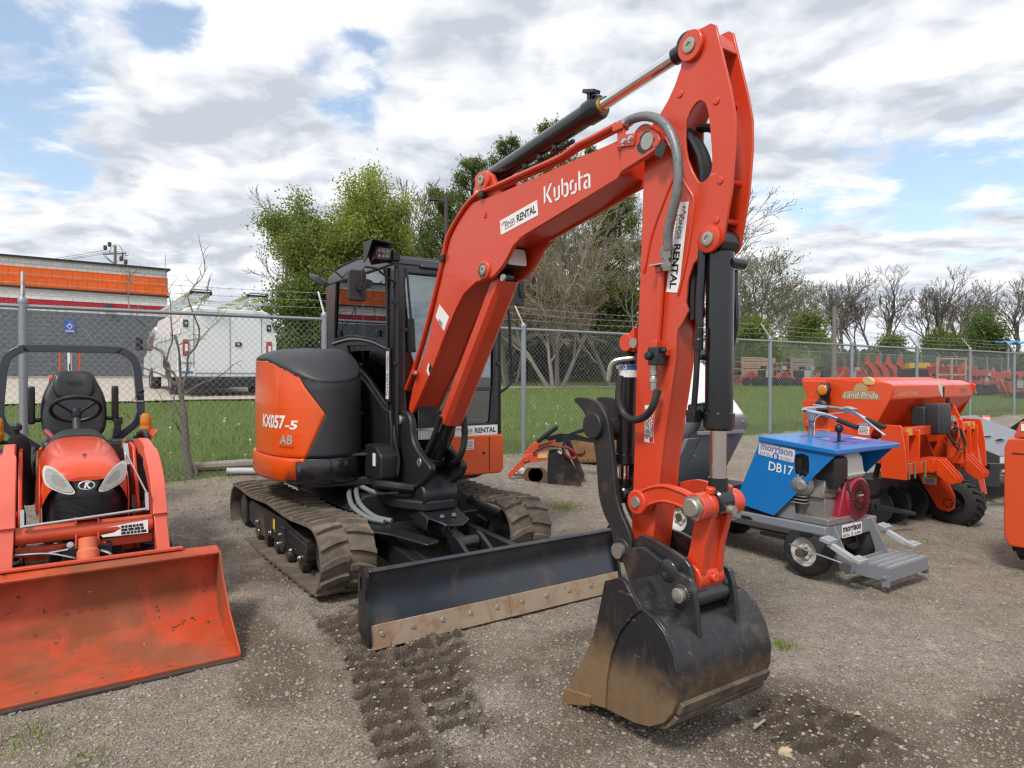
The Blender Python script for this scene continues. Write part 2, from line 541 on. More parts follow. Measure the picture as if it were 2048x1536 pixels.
# ------------------------------------------------------------------ terrain
rs = np.random.RandomState(3)
_T = rs.rand(256, 256)
def vnoise(x, y, f):
    x = np.asarray(x)*f+100.3; y = np.asarray(y)*f+57.7
    xi = np.floor(x).astype(int); yi = np.floor(y).astype(int); u = x-xi; v = y-yi
    u = u*u*(3-2*u); v = v*v*(3-2*v)
    a = _T[xi % 256, yi % 256]; b = _T[(xi+1) % 256, yi % 256]; c = _T[xi % 256, (yi+1) % 256]; d = _T[(xi+1) % 256, (yi+1) % 256]
    return (a*(1-u)+b*u)*(1-v)+(c*(1-u)+d*u)*v
def fbm(x, y, f, o=4):
    s = 0; a = .5
    for i in range(o):
        s = s+a*vnoise(x, y, f*2**i); a *= .5
    return s
def terrain(x, y):
    x = np.asarray(x, float); y = np.asarray(y, float)
    d = -Ly*x+Lx*y
    D = [-50, 1.0, 2.6, 4.3, 6.4, 7.2, 8.3, 15, 24, 37, 60, 3000]
    Z = [-.16, -.16, -.11, 0, 0, .12, .42, 1.03, 1.22, 1.42, 1.5, 1.5]
    k = np.interp(d, D, Z)
    k = k-.065*np.clip((-1.0-x)/.5, 0, 1)*np.clip((d-2.2)/.6, 0, 1)*np.clip((4.9-d)/.6, 0, 1)
    k2 = (np.interp(d-.5, D, Z)+np.interp(d+.5, D, Z)+k)/3
    k2 = k2-.045*np.clip((-1.0-x)/.5, 0, 1)*np.clip((d-2.2)/.6, 0, 1)*np.clip((4.9-d)/.6, 0, 1)
    return k2+(fbm(x, y, .8, 3)-.45)*.05*np.clip((d-4)/3, .25, 1)
def gz(x, y):
    return float(terrain(x, y))

MX, MY = -1.245, 6.225               # excavator centre
def mach(x, y):
    q = np.asarray(x)-MX; r = np.asarray(y)-MY
    return q*Lx+r*Ly, q*Ly-r*Lx      # l, b
def imprint(x, y):
    """crawler prints: returns (zone 0..1, lug 0..1 where a lug pressed flat)"""
    l, b = mach(x, y)
    wob = (fbm(x, y, 2.3, 3)-.45)+.5*(fbm(x, y, 8, 2)-.4)
    zone = 0; lug = 0
    for cl0, k, b0, b1, wd, ph0, am in ((-.80, -.20, 1.25, 4.6, .31, 0, 1.0), (-.42, -.42, 1.95, 3.6, .24, .4, .85), (.50, .10, 3.62, 4.5, .30, .2, 1.0)):
        cl = cl0+k*np.maximum(b-1.8, 0)*(1 if cl0 < 0 else 0)+wob*.06
        a = l-cl
        z = np.clip((1-np.abs(a)/wd)*6, 0, 1)*np.clip((b-b0)/.15, 0, 1)*np.clip((b1-b)/.3, 0, 1)*am
        ph = b/.128+np.where(a > 0, .5, 0)+np.abs(a)*1.1+wob*.9+ph0
        f = ph-np.floor(ph)
        lg = np.clip((.36-np.abs(f-.5))*5, 0, 1)*np.clip((np.abs(a)-.02)*40, 0, 1)*np.clip((wd*.93-np.abs(a))*30, 0, 1)
        pick = z > zone
        lug = np.where(pick, lg*z, lug); zone = np.maximum(zone, z)
    keep = np.clip((fbm(x+3, y, 2.7, 4)-.30)*6, 0, 1)
    return zone*np.clip(.25+keep, 0, 1), lug*keep
def mudmask(x, y):
    zn, lg = imprint(x, y)
    return np.clip(.55*zn+.5*lg, 0, 1)
def dampmask(x, y):
    l, b = mach(x, y)
    def blob(l0, b0, rl, rb): return np.clip(1.2-((l-l0)/rl)**2-((b-b0)/rb)**2, 0, 1)
    m = 0
    for q in ((-.85, 2.8, .62, 1.3), (-.25, 3.2, .85, .6), (.30, 4.05, .95, .65), (.1, 2.7, .8, .25), (-1.9, 3.6, .5, .5), (-1.05, .2, .35, 1.0), (.9, 2.6, .5, .5), (1.6, 4.6, .9, .35), (-1.5, 1.8, .3, .9)):
        m = np.maximum(m, blob(*q))
    return np.clip(m*1.5*(fbm(x, y, 1.9, 5)-.12)*1.5, 0, 1)
def muddisp(x, y):
    zn, lg = imprint(x, y)
    clod = np.abs(fbm(x, y, 15, 3)-.44)*2
    ridge = zn*(1-lg)
    return -.020*lg+ridge*(.004+.060*clod)+zn*.045*(fbm(x, y, 4, 2)-.4)+.022*(fbm(x, y, 2.2, 3)-.45)+.016*(fbm(x, y, 14, 3)-.45)

def axis(lo, dlo, dhi, hi, s, g=1.13):
    c = list(np.arange(dlo, dhi, s))
    a = []; st = s; v = dlo
    while v > lo:
        st *= g; v -= st; a.append(v)
    b = []; st = s; v = c[-1]
    while v < hi:
        st *= g; v += st; b.append(v)
    return np.array(a[::-1]+c+b)
gx = axis(-900, -3.2, 3.4, 900, .022, 1.06); gy = axis(-300, 1.7, 5.4, 1500, .022, 1.05)
gx = np.sort(np.concatenate([gx[(gx < -1.0) | (gx > 1.7)], np.arange(-1.0, 1.7, .0125)])); gy = np.sort(np.concatenate([gy[(gy < 1.9) | (gy > 4.7)], np.arange(1.9, 4.7, .0125)]))
X, Y = np.meshgrid(gx, gy)
Zt = terrain(X, Y)+muddisp(X, Y)*np.clip((14-np.hypot(X, Y))/5, 0, 1)
Dq = -Ly*X+Lx*Y; Lq = X*Lx+Y*Ly          # make room for the paved sheets laid on top
Zt = Zt-.16*(((Dq > 15.6) & (Lq < 6.6) & (Dq < 36)) | ((Dq > 18.7) & (Dq < 20) & (Lq > 7.6) & (Lq < 39)) | ((Dq > 28) & (Lq > 31) & (Dq < 43)))
nx, ny = len(gx), len(gy)
idx = np.arange(nx*ny).reshape(ny, nx)
F = np.stack([idx[:-1, :-1], idx[:-1, 1:], idx[1:, 1:], idx[1:, :-1]], -1).reshape(-1, 4)

def ground_mat():
    m, nt, b = new_mat('gravel_ground')
    tc = nt.new('ShaderNodeTexCoord').outputs['Object']
    pal = [(0, (.08, .064, .05)), (.18, (.165, .137, .108)), (.4, (.27, .228, .182)), (.6, (.36, .31, .255)), (.76, (.25, .242, .225)), (.88, (.45, .41, .355)), (1, (.58, .54, .48))]
    def stones(scale):
        v = nt.new('ShaderNodeTexVoronoi'); nt.l.new(tc, v.inputs['Vector']); v.inputs['Scale'].default_value = scale
        r = nt.new('ShaderNodeSeparateColor'); nt.l.new(v.outputs['Color'], r.inputs[0])
        c = nt.ramp(r.outputs[0], pal)
        return c, v.outputs['Distance'], r.outputs[1]
    c1, d1, r1 = stones(95); c2, d2, r2 = stones(210); c3, d3, r3 = stones(52)
    soil = nt.mix(nt.noise(tc, 9, 6, .6), (.145, .113, .086), (.26, .212, .164))
    big = nt.noise(tc, .55, 4, .55)
    fine = nt.mix(.35, c2, soil)
    k1 = nt.math('MULTIPLY', nt.step(r1, .34, .42), nt.math('SUBTRACT', 1.0, nt.step(d1, .35, .5)))
    col = nt.mix(k1, fine, c1)
    k3 = nt.math('MULTIPLY', nt.step(r3, .66, .70), nt.math('SUBTRACT', 1.0, nt.step(d3, .28, .4)))
    col = nt.mix(k3, col, c3)
    # broad colour drift: brown packed soil to greyer crushed stone
    col = nt.mix(nt.step(big, .42, .66), nt.mix(.35, col, (.19, .146, .108)), nt.mix(.15, col, (.36, .34, .31)))
    for sc_, k_ in ((3.6, .42), (13, .40)):
        nn = nt.noise(tc, sc_, 9, .72)
        col = nt.mix(nt.math('MULTIPLY', nt.step(nn, .50, .66), k_), col, nt.mix(1.0, col, (1.65, 1.62, 1.58), 'MULTIPLY'))
        col = nt.mix(nt.math('MULTIPLY', nt.math('SUBTRACT', 1.0, nt.step(nn, .34, .47)), k_), col, nt.mix(1.0, col, (.55, .52, .48), 'MULTIPLY'))
    dm = nt.new('ShaderNodeAttribute', attribute_name='damp').outputs['Fac']
    dk = nt.step(nt.math('ADD', dm, nt.math('MULTIPLY', nt.math('SUBTRACT', nt.noise(tc, 7, 6), .5), .5)), .15, .8)
    col = nt.mix(nt.math('MULTIPLY', dk, .80), col, nt.mix(.45, (.105, .078, .057), nt.mix(1.0, col, (.55, .49, .44), 'MULTIPLY')))
    at = nt.new('ShaderNodeAttribute', attribute_name='mud').outputs['Fac']
    mudc = nt.mix(nt.noise(tc, 30, 5, .6), (.040, .029, .022), (.085, .063, .046))
    mudk = nt.step(nt.math('ADD', at, nt.math('MULTIPLY', nt.math('SUBTRACT', nt.noise(tc, 16, 5), .5), .5)), .20, .85)
    col = nt.mix(nt.math('MULTIPLY', mudk, .88), col, mudc)
    gr = nt.new('ShaderNodeAttribute', attribute_name='turf').outputs['Fac']
    gk = nt.step(nt.math('ADD', gr, nt.math('MULTIPLY', nt.math('SUBTRACT', nt.noise(tc, 5, 5), .5), .6)), .4, .6)
    turf = nt.mix(nt.noise(tc, 1.3, 5), (.07, .115, .022), (.12, .18, .04))
    turf = nt.mix(nt.step(nt.noise(tc, 26, 4), .5, .75), turf, (.10, .11, .04))
    col = nt.mix(gk, col, turf)
    nt.l.new(col, b.inputs['Base Color'])
    nt.put(b.inputs['Roughness'], nt.math('SUBTRACT', .93, nt.math('MULTIPLY', mudk, .22)))
    b.inputs['Specular IOR Level'].default_value = .3
    h = nt.math('ADD', nt.math('MULTIPLY', d1, -.5), nt.math('ADD', nt.math('MULTIPLY', d2, -.3), nt.math('MULTIPLY', d3, -.5)))
    h = nt.math('ADD', h, nt.math('MULTIPLY', nt.noise(tc, 40, 6, .65), .8))
    nt.l.new(nt.bump(h, 1.0, .014), b.inputs['Normal'])
    return m
M['ground'] = ground_mat()
ground = np_mesh('ground', np.stack([X, Y, Zt], -1).reshape(-1, 3), F, M['ground'], smooth=True)
tag(ground, kind='structure')
Dm = -Ly*X+Lx*Y
Um = X*Lx+Y*Ly
mk = mudmask(X, Y).astype(np.float32).ravel()
tf = np.clip((Dm-8.15)/.35, 0, 1).astype(np.float32).ravel()
dp_ = dampmask(X, Y).astype(np.float32).ravel()
for nm, arr in (('mud', mk), ('turf', tf), ('damp', dp_)):
    a = ground.data.attributes.new(nm, 'FLOAT', 'POINT'); a.data.foreach_set('value', arr)

def surf(x, y):
    return terrain(x, y)+muddisp(x, y)*np.clip((14-np.hypot(x, y))/5, 0, 1)

# loose stones ---------------------------------------------------------------
def stones(name, n, seed, pick, smin, smax, mat_):
    rr = np.random.RandomState(seed)
    t = (1+5**.5)/2
    iv = np.array([(-1, t, 0), (1, t, 0), (-1, -t, 0), (1, -t, 0), (0, -1, t), (0, 1, t), (0, -1, -t), (0, 1, -t), (t, 0, -1), (t, 0, 1), (-t, 0, -1), (-t, 0, 1)], float)
    iv /= np.linalg.norm(iv[0])
    fi = np.array([(0, 11, 5), (0, 5, 1), (0, 1, 7), (0, 7, 10), (0, 10, 11), (1, 5, 9), (5, 11, 4), (11, 10, 2), (10, 7, 6), (7, 1, 8), (3, 9, 4), (3, 4, 2), (3, 2, 6), (3, 6, 8), (3, 8, 9), (4, 9, 5), (2, 4, 11), (6, 2, 10), (8, 6, 7), (9, 8, 1)])
    x, y = pick(rr, n)
    z = surf(x, y)
    s = smin*(smax/smin)**(rr.rand(n)**3.0)
    V = iv[None]*(1+.28*(rr.rand(n, 12, 1)-.5)*2)
    sc = np.stack([1+.5*rr.rand(n), .8+.4*rr.rand(n), .45+.35*rr.rand(n)], -1)*s[:, None]
    V = V*sc[:, None, :]
    a = rr.rand(n)*6.28; c, s_ = np.cos(a), np.sin(a)
    Vx = V[..., 0]*c[:, None]-V[..., 1]*s_[:, None]; Vy = V[..., 0]*s_[:, None]+V[..., 1]*c[:, None]
    V = np.stack([Vx+x[:, None], Vy+y[:, None], V[..., 2]+(z+sc[:, 2]*.2)[:, None]], -1)
    Fx = (fi[None]+(np.arange(n)*12)[:, None, None]).reshape(-1, 3)
    return np_mesh(name, V.reshape(-1, 3), Fx, mat_)
def stone_mat():
    m, nt, b = new_mat('loose_stone')
    g = nt.new('ShaderNodeNewGeometry').outputs['Random Per Island']
    tc = nt.new('ShaderNodeTexCoord').outputs['Object']
    c = nt.ramp(g, [(0, (.15, .125, .10)), (.25, (.24, .20, .16)), (.5, (.31, .27, .22)), (.68, (.23, .225, .21)), (.84, (.36, .325, .275)), (.95, (.38, .345, .30)), (1, (.47, .43, .37))])
    nt.l.new(nt.mix(nt.math('MULTIPLY', nt.noise(tc, 60, 4), .6), c, (.22, .175, .13)), b.inputs['Base Color'])
    b.inputs['Roughness'].default_value = .85
    return m
M['stone'] = stone_mat()
def pick_near(rr, n):
    # visible wedge, denser close to the camera
    y = 1.9+6.2*rr.rand(n)**1.35
    x = (rr.rand(n)*2-1)*y*.80
    keep = rr.rand(n) > imprint(x, y)[1]*.9
    x = np.where(keep, x, x+1.3)
    return x, y
gs = stones('gravel_stones', 60000, 11, pick_near, .0030, .0122, M['stone'])
tag(gs, kind='stuff')

# grass ----------------------------------------------------------------------
def grass_mat(name, a, b_, c_):
    m, nt, b = new_mat(name)
    g = nt.new('ShaderNodeNewGeometry').outputs['Random Per Island']
    tc = nt.new('ShaderNodeTexCoord').outputs['Object']
    c = nt.ramp(g, [(0, a), (.6, b_), (.9, c_), (1, (.22, .2, .08))])
    c = nt.mix(nt.step(nt.noise(tc, .9, 5, .6), .35, .7), c, nt.mix(1.0, c, (1.15, 1.05, .8), 'MULTIPLY'))
    nt.l.new(c, b.inputs['Base Color']); b.inputs['Roughness'].default_value = .6
    b.inputs['Specular IOR Level'].default_value = .25
    return m
M['grass'] = grass_mat('grass_blades', (.095, .165, .02), (.15, .235, .035), (.21, .28, .06))
def blades(name, x, y, h, wd, mat_, seed=5, lean=.5):
    rr = np.random.RandomState(seed); n = len(x)
    z = surf(x, y)-.005
    a = rr.rand(n)*6.28; la = rr.rand(n)*6.28; ln = h*lean*rr.rand(n)
    V = np.zeros((n, 5, 3))
    ca, sa = np.cos(a)*wd/2, np.sin(a)*wd/2
    mx_, my_ = np.cos(la)*ln, np.sin(la)*ln
    V[:, 0] = np.stack([x-ca, y-sa, z], -1); V[:, 1] = np.stack([x+ca, y+sa, z], -1)
    V[:, 2] = np.stack([x+ca*.8+mx_*.35, y+sa*.8+my_*.35, z+h*.6], -1); V[:, 3] = np.stack([x-ca*.8+mx_*.35, y-sa*.8+my_*.35, z+h*.6], -1)
    V[:, 4] = np.stack([x+mx_, y+my_, z+h], -1)
    o = (np.arange(n)*5)[:, None]
    F = np.concatenate([o+np.array([[0, 1, 2]]), o+np.array([[0, 2, 3]]), o+np.array([[3, 2, 4]])], 0)
    return np_mesh(name, V.reshape(-1, 3), F, mat_)
rr = np.random.RandomState(21)
n = 190000
u = rr.rand(n)
d = 8.2+(u**1.5)*16
l = rr.rand(n)*50-14
x, y = lu(l, d)
ok = (y > 3) & (np.abs(x/y) < .82)
far_l = ((d > 15.0) & (l < 7.2)) | ((d > 18.3) & (d < 20.4))                  # paved lot starts here
ok &= ~far_l
dens = fbm(x, y, .9, 3)
ok &= (rr.rand(n) < .35+dens) & ~((d < 8.6) & (rr.rand(n) < .6))
x, y, d = x[ok], y[ok], d[ok]
h = (.045+.06*rr.rand(len(x)))*(1+.8*(fbm(x, y, 1.7, 2)-.4))
gr = blades('grass', x, y, h, .007+.0009*(d-8), M['grass'])
tag(gr, kind='stuff')
# sparse weeds in the gravel
cl = [(3.2, 6.05, .5, 240), (3.75, 6.6, .6, 260), (2.6, 6.5, .5, 120), (4.5, 6.7, .5, 180), (1.66, 4.15, .07, 150), (-2.2, 3.05, .12, 130), (-1.85, 2.95, .1, 60), (-2.4, 3.0, .2, 60), (4.4, 5.4, .4, 90), (.58, 7.95, .22, 700), (3.0, 5.2, .5, 70), (-.6, 8.0, .4, 260), (-3.2, 7.35, .5, 240), (-1.6, 7.7, .7, 240)]
xs = np.concatenate([c[0]+rr.randn(c[3])*c[2]*.6 for c in cl]); ys = np.concatenate([c[1]+rr.randn(c[3])*c[2]*.6 for c in cl])
wd_ = blades('weeds', xs, ys, .02+.05*rr.rand(len(xs))**2, .004, M['grass'], 8, .9)
tag(wd_, kind='stuff')

# paved lot, service road ------------------------------------------------------
def sheet(name, l0, l1, d0, d1, m_, dz=.02, n=(40, 30)):
    ls = np.linspace(l0, l1, n[0]); ds = np.linspace(d0, d1, n[1])
    A, B = np.meshgrid(ls, ds)
    x, y = lu(A, B)
    Z = terrain(x, y)+dz+.004
    nx = n[0]; id_ = np.arange(A.size).reshape(n[1], n[0])
    F = np.stack([id_[:-1, :-1], id_[:-1, 1:], id_[1:, 1:], id_[1:, :-1]], -1).reshape(-1, 4)
    return np_mesh(name, np.stack([x, y, Z], -1).reshape(-1, 3), F, m_, smooth=True)
M['concrete'] = mat('pale_concrete', (.42, .37, .31), .9, dirt=((.2, .18, .16), .2, .8), vary=.1)
M['asphalt'] = mat('worn_asphalt', (.11, .11, .115), .9, dirt=((.25, .22, .18), .3, 2), vary=.15)
tag(sheet('parking_lot', -50, 7.1, 15.1, 36.6, M['concrete'], .03), kind='structure')
tag(sheet('gravel_strip', 7.1, 40, 18.5, 20.2, mat('grey_gravel', (.25, .21, .19), .95, dirt=((.12, .1, .09), .4, 3), vary=.3), .03), kind='structure')
tag(sheet('storage_yard', 30, 90, 27.5, 44, M['asphalt'], .03), kind='structure')
# ------------------------------------------------------------------ shared bits
def LP(b, z, t): return (t, -b, z)          # outline in the side plane, extruded across
def BP(l, z, t): return (l, -t, z)          # outline in the front plane, extruded along
def ZP(l, b, t): return (l, -b, t)          # plan outline, extruded up
def V(l, b, z): return Vector((l, -b, z))
LOGO_K = [[(0, .05), (.15, .18), (.15, 1), (0, .95)], [(.55, 1), (.75, 1), (.36, .52), (.74, 0), (.53, 0), (.18, .5)],
 [(.85, .28), (1.0, .16), (1.0, .72), (.85, .72)], [(1.22, .72), (1.37, .72), (1.37, .12), (1.25, 0), (.98, 0), (.9, .12), (1.16, .12), (1.22, .2)],
 [(1.5, .22), (1.65, .1), (1.65, 1), (1.5, 1)], [(1.72, .72), (1.95, .72), (2.07, .58), (2.07, .14), (1.95, 0), (1.7, 0), (1.7, .13), (1.88, .13), (1.92, .18), (1.92, .55), (1.88, .59), (1.72, .59)],
 [(2.46, .72), (2.27, .72), (2.17, .6), (2.17, .25), (2.32, .25), (2.32, .56), (2.36, .6), (2.5, .6)], [(2.3, 0), (2.6, 0), (2.72, .12), (2.72, .5), (2.57, .5), (2.57, .17), (2.53, .13), (2.26, .13)],
 [(2.85, 1), (3.0, 1), (3.0, 0), (2.85, .12)], [(3.03, .72), (3.16, .72), (3.16, .6), (3.03, .6)],
 [(3.25, .72), (3.6, .72), (3.75, .58), (3.75, 0), (3.6, 0), (3.6, .55), (3.55, .6), (3.25, .6)], [(3.36, .42), (3.52, .42), (3.52, .3), (3.4, .3), (3.4, .12), (3.52, .12), (3.52, 0), (3.36, 0), (3.24, .12), (3.24, .3)]]
def logo(M_, w, mat_, parent, name='lettering', lift=.0012):
    s = w/3.75
    return flat_poly([[((x-1.875)*s, (y-.5)*s*1.02) for x, y in p] for p in LOGO_K], M_, mat_, parent, name, lift)
CROWN = [(0, .1), (.1, .75), (.32, .35), (.5, 1), (.68, .35), (.95, .8), (1, .1), (.9, .1), (.84, .45), (.66, .12), (.5, .62), (.36, .1), (.18, .42), (.12, 0)]
def kings(M_, w, h, parent):
    p = panel(w, h, M_, M['white'], parent, 'rental_decal', t=.0012)
    flat_poly([[((-.46+x*.15)*w, (.06+y*.34)*h) for x, y in CROWN]], M_, M['red_ink'], p, 'crown_emblem')
    text('KINGS', h*.30, M_, M['ink'], p, w*.27, .02, (-.23*w, .02*h))
    text('EQUIPMENT', h*.15, M_, M['red_ink'], p, w*.28, .02, (-.23*w, -.26*h))
    text('RENTAL', h*.52, M_, M['ink'], p, w*.50, .035, (.21*w, 0))
    return p
def fine_print(M_, w, h, rows, mat_, parent, x0=0, y0=0, seed=1, fill=.5):
    rg = random.Random(seed); ps = []
    for r in range(rows):
        y = y0+h/2-h*(r+.5)/rows; x = x0-w/2; hh = h/rows*fill/2
        while x < x0+w/2-.1*w:
            k = min(rg.uniform(.08, .26)*w, x0+w/2-x)
            ps.append([(x, y-hh), (x+k, y-hh), (x+k, y+hh), (x, y+hh)]); x += k+.03*w
    return flat_poly(ps, M_, mat_, parent, 'fine_print')
def pin(m, l, b, z, dl, r, h=.012):
    """round pin head on a side face, facing dl (+1/-1)"""
    m.lathe(V(l, b, z), V(l+dl*h, b, z), [(0, r), (.7, r), (1, r*.82)], 22)

# ------------------------------------------------------------------ excavator
ex = empty('excavator', (MX, MY, 0), YAW, 'large orange excavator with black cab, boom raised and black bucket resting on the gravel', 'excavator')

# crawler tracks
TR_R, TR_Z, TB0, TB1 = .238, .262, -1.10, 1.11
def track_path(s):
    """s in metres along the belt -> (b,z, normal_b, normal_z)"""
    Ls = TB1-TB0; A = math.pi*TR_R; T = 2*Ls+2*A; s %= T
    if s < Ls: return TB0+s, TR_Z+TR_R, 0, 1
    s -= Ls
    if s < A:
        a = math.pi/2-s/TR_R; return TB1+TR_R*math.cos(a), TR_Z+TR_R*math.sin(a), math.cos(a), math.sin(a)
    s -= A
    if s < Ls: return TB1-s, TR_Z-TR_R, 0, -1
    s -= Ls
    a = -math.pi/2-s/TR_R; return TB0+TR_R*math.cos(a), TR_Z+TR_R*math.sin(a), math.cos(a), math.sin(a)
TLEN = 2*(TB1-TB0)+2*math.pi*TR_R
def sag(s):
    Ls = TB1-TB0
    return -.022*math.sin(math.pi*s/Ls*2)**2 if s % TLEN < Ls else 0
def make_track():
    m = MB(); n = 120
    rg = []
    for i in range(n):
        s = TLEN*i/n; b, z, nb, nz = track_path(s); z += sag(s)
        rg.append([V(l, b+nb*o, z+nz*o) for l, o in ((-.2, -.022), (-.2, .0), (.2, .0), (.2, -.022), (.06, -.022), (.05, -.05), (-.05, -.05), (-.06, -.022))])
    vs = [v for r in rg for v in r]; k = 8; fs = []
    for i in range(n):
        j = (i+1) % n
        for q in range(k):
            fs.append((i*k+q, i*k+(q+1) % k, j*k+(q+1) % k, j*k+q))
    m.add(vs, fs)
    N = 46; rg_ = random.Random(4)
    for i in range(N):
        for side in (-1, 1):
            s0 = TLEN*(i+(.5 if side > 0 else 0))/N
            top = []; bot = []
            w = .052
            prof = [(.006, -.7, .9), (.07, -.55, 1.0), (.135, -.05, 1.0), (.198, .65, .8)]   # across, skew, width factor
            va = []; fa = []
            for x, sk, wf in prof:
                for e in (-1, 1):
                    s = s0+sk*.035+e*w*wf/2
                    b, z, nb, nz = track_path(s); z += sag(s)
                    va.append(V(side*x, b, z))
                    s2 = s0+sk*.035+e*w*wf*.36
                    b, z, nb, nz = track_path(s2); z += sag(s2)
                    h = .027-(.006 if x > .19 else 0)
                    va.append(V(side*x, b+nb*h, z+nz*h))
            for q in range(3):
                o = q*4
                fa += [(o+1, o+3, o+7, o+5), (o, o+1, o+5, o+4), (o+3, o+2, o+6, o+7)]
            fa += [(0, 2, 3, 1), (12, 13, 15, 14)]
            m.add(va, fa)
    return m
for sgn, nm in ((-1, 'near'), (1, 'far')):
    mm = make_track()
    cx_ = .78*sgn
    mm.v = [(x+cx_, y, z) for x, y, z in mm.v]
    tk = mm.build('crawler_track', M['track'], ex, bevel=0, smooth=30)
    f = MB()                                  # roller frame
    f.prism(rnd_poly([(-.86, .19), (-.86, .34), (-.80, .385), (.30, .385), (.42, .36), (.84, .33), (.84, .14), (.66, .13), (.6, .17), (.36, .17), (.3, .13), (.14, .13), (.08, .17), (-.18, .17), (-.24, .13), (-.40, .13), (-.46, .17), (-.7, .17)], .02), cx_-.13, cx_+.13, LP)
    f.prism(rnd_poly([(.18, .32), (.30, .34), (.33, .2), (.28, .13), (.2, .13), (.16, .2)], .02), cx_-.15, cx_+.15, LP)
    f.prism(rnd_poly([(.40, .33), (.86, .30), (.86, .18), (.72, .17), (.66, .22), (.40, .22)], .02), cx_-.142, cx_+.142, LP)
    f.box(V(cx_*.55, -.05, .34), (.5, .9, .14))
    f.build('roller_frame', mat('dusty_black_frame', (.014, .014, .017), .4, dirt=((.17, .12, .085), .34, 3.5), vary=.2), tk, bevel=.006)
    bt = MB()
    for bb, zz in ((.22, .19), (.22, .26), (-.5, .24), (-.08, .22), (.5, .19), (.72, .18)):
        bt.hexbolt(V(cx_+sgn*.145, bb, zz), (sgn, 0, 0), .014, .02)
    bt.split('bolt', M['steel'], tk)
    for bb in (-.62, -.32, -.02, .30, .66):
        r_ = MB(); r_.lathe(V(cx_-.12, bb, .115), V(cx_+.12, bb, .115), [(0, .05), (.15, .068), (.3, .068), (.32, .05), (.68, .05), (.7, .068), (.85, .068), (1, .05)], 20)
        r_.build('roller', M['muddy'], tk)
    s_ = MB()
    s_.lathe(V(cx_-.1, TB1, TR_Z), V(cx_+.1, TB1, TR_Z), [(0, .05), (.02, .17), (.2, .195), (.35, .195), (.4, .17), (.6, .17), (.65, .195), (.8, .195), (.98, .17), (1, .05)], 32)
    s_.build('idler_wheel', M['muddy'], tk)
    s_ = MB()
    pts = []
    for i in range(42):
        a = 2*math.pi*i/42; r = .205 if i % 2 else .17
        pts.append((TB0+r*math.cos(a), TR_Z+r*math.sin(a)))
    s_.prism(pts, cx_-.03, cx_+.03, LP)
    s_.lathe(V(cx_-.14, TB0, TR_Z), V(cx_+.14, TB0, TR_Z), [(0, .1), (.05, .145), (.95, .145), (1, .1)], 28)
    s_.build('sprocket', M['muddy'], tk)
    if sgn < 0:
        Mx = frame(V(cx_-.1335, -.05, .295), (0, -1, 0), (-1, 0, 0))
        Mx = frame(V(cx_-.1335, -.02, .30), (0, -1, 0), (-1, 0, 0))
        dcl = panel(.06, .085, Mx, M['yellow_ink'], tk, 'warning_decal')

# undercarriage
u = MB()
u.prism([(-.45, .36), (.45, .36), (.55, .50), (.42, .60), (-.42, .60), (-.55, .50)], -.6, .75, BP)
u.lathe(V(0, 0, .56), V(0, 0, .70), [(0, .46), (.3, .50), (1, .50)], 40)
u.box(V(-.43, .55, .40), (.16, .8, .16), (R(8), 0, 0)); u.box(V(.43, .55, .40), (.16, .8, .16), (R(8), 0, 0))
u.bar(V(.30, .45, .50), V(.56, 1.0, .26), .08, .18)
u.build('undercarriage', M['black_satin'], ex, bevel=.01)

# ---- dozer blade
bl = MB()
front = spline([(2.165, .0), (2.15, .06), (2.125, .14), (2.095, .23), (2.09, .31), (2.115, .385), (2.145, .415)], 4)
back = [(2.12, .432), (2.085, .40), (2.055, .32), (2.055, .2), (2.08, .1), (2.12, .01)]
bl.prism(front+back, -.97, .97, LP)
bl.box(V(0, 2.03, .12), (1.7, .06, .10)); bl.box(V(0, 2.03, .34), (1.5, .05, .07))
blade = bl.build('dozer_blade', mat('blade_paint', (.026, .032, .043), .32, coat=.25, dirt=((.19, .12, .06), .22, 3.6), wear=((.2, .17, .13), .03, 26), vary=.2), ex, bevel=.006)
e = MB()
for l0, l1 in ((-.972, -.001), (.001, .972)):
    e.prism([(2.176, -.03), (2.185, -.025), (2.157, .108), (2.147, .108)], l0, l1, LP)
e.split('cutting_edge', mat('worn_cutting_edge', (.36, .28, .20), .55, metal=.2, dirt=((.27, .15, .075), .4, 9), wear=((.10, .07, .05), .10, 16), vary=.25), blade, bevel=.003)
e = MB()
for i in range(10):
    l = -.90+.2*i
    e.lathe(V(l, 2.158, .052), V(l, 2.175, .055), [(0, .018), (.6, .018), (1, .013)], 16)
e.split('edge_bolt', mat('dull_bolt', (.30, .28, .25), .55, metal=.5, dirt=((.28, .18, .10), .4, 20)), blade)
e = MB()
sp = rnd_poly([(2.03, .05), (2.16, -.015), (2.19, .0), (2.165, .15), (2.13, .25), (2.15, .39), (2.12, .44), (2.06, .44), (2.03, .40)], .02)
slot = rnd_poly([(2.06, .29), (2.085, .29), (2.085, .38), (2.06, .38)], .012)
for l0, l1 in ((-.992, -.972), (.972, .992)):
    e.prism(sp, l0, l1, LP, holes=[slot[::-1]])
e.split('end_plate', M['black'], blade, bevel=.003)
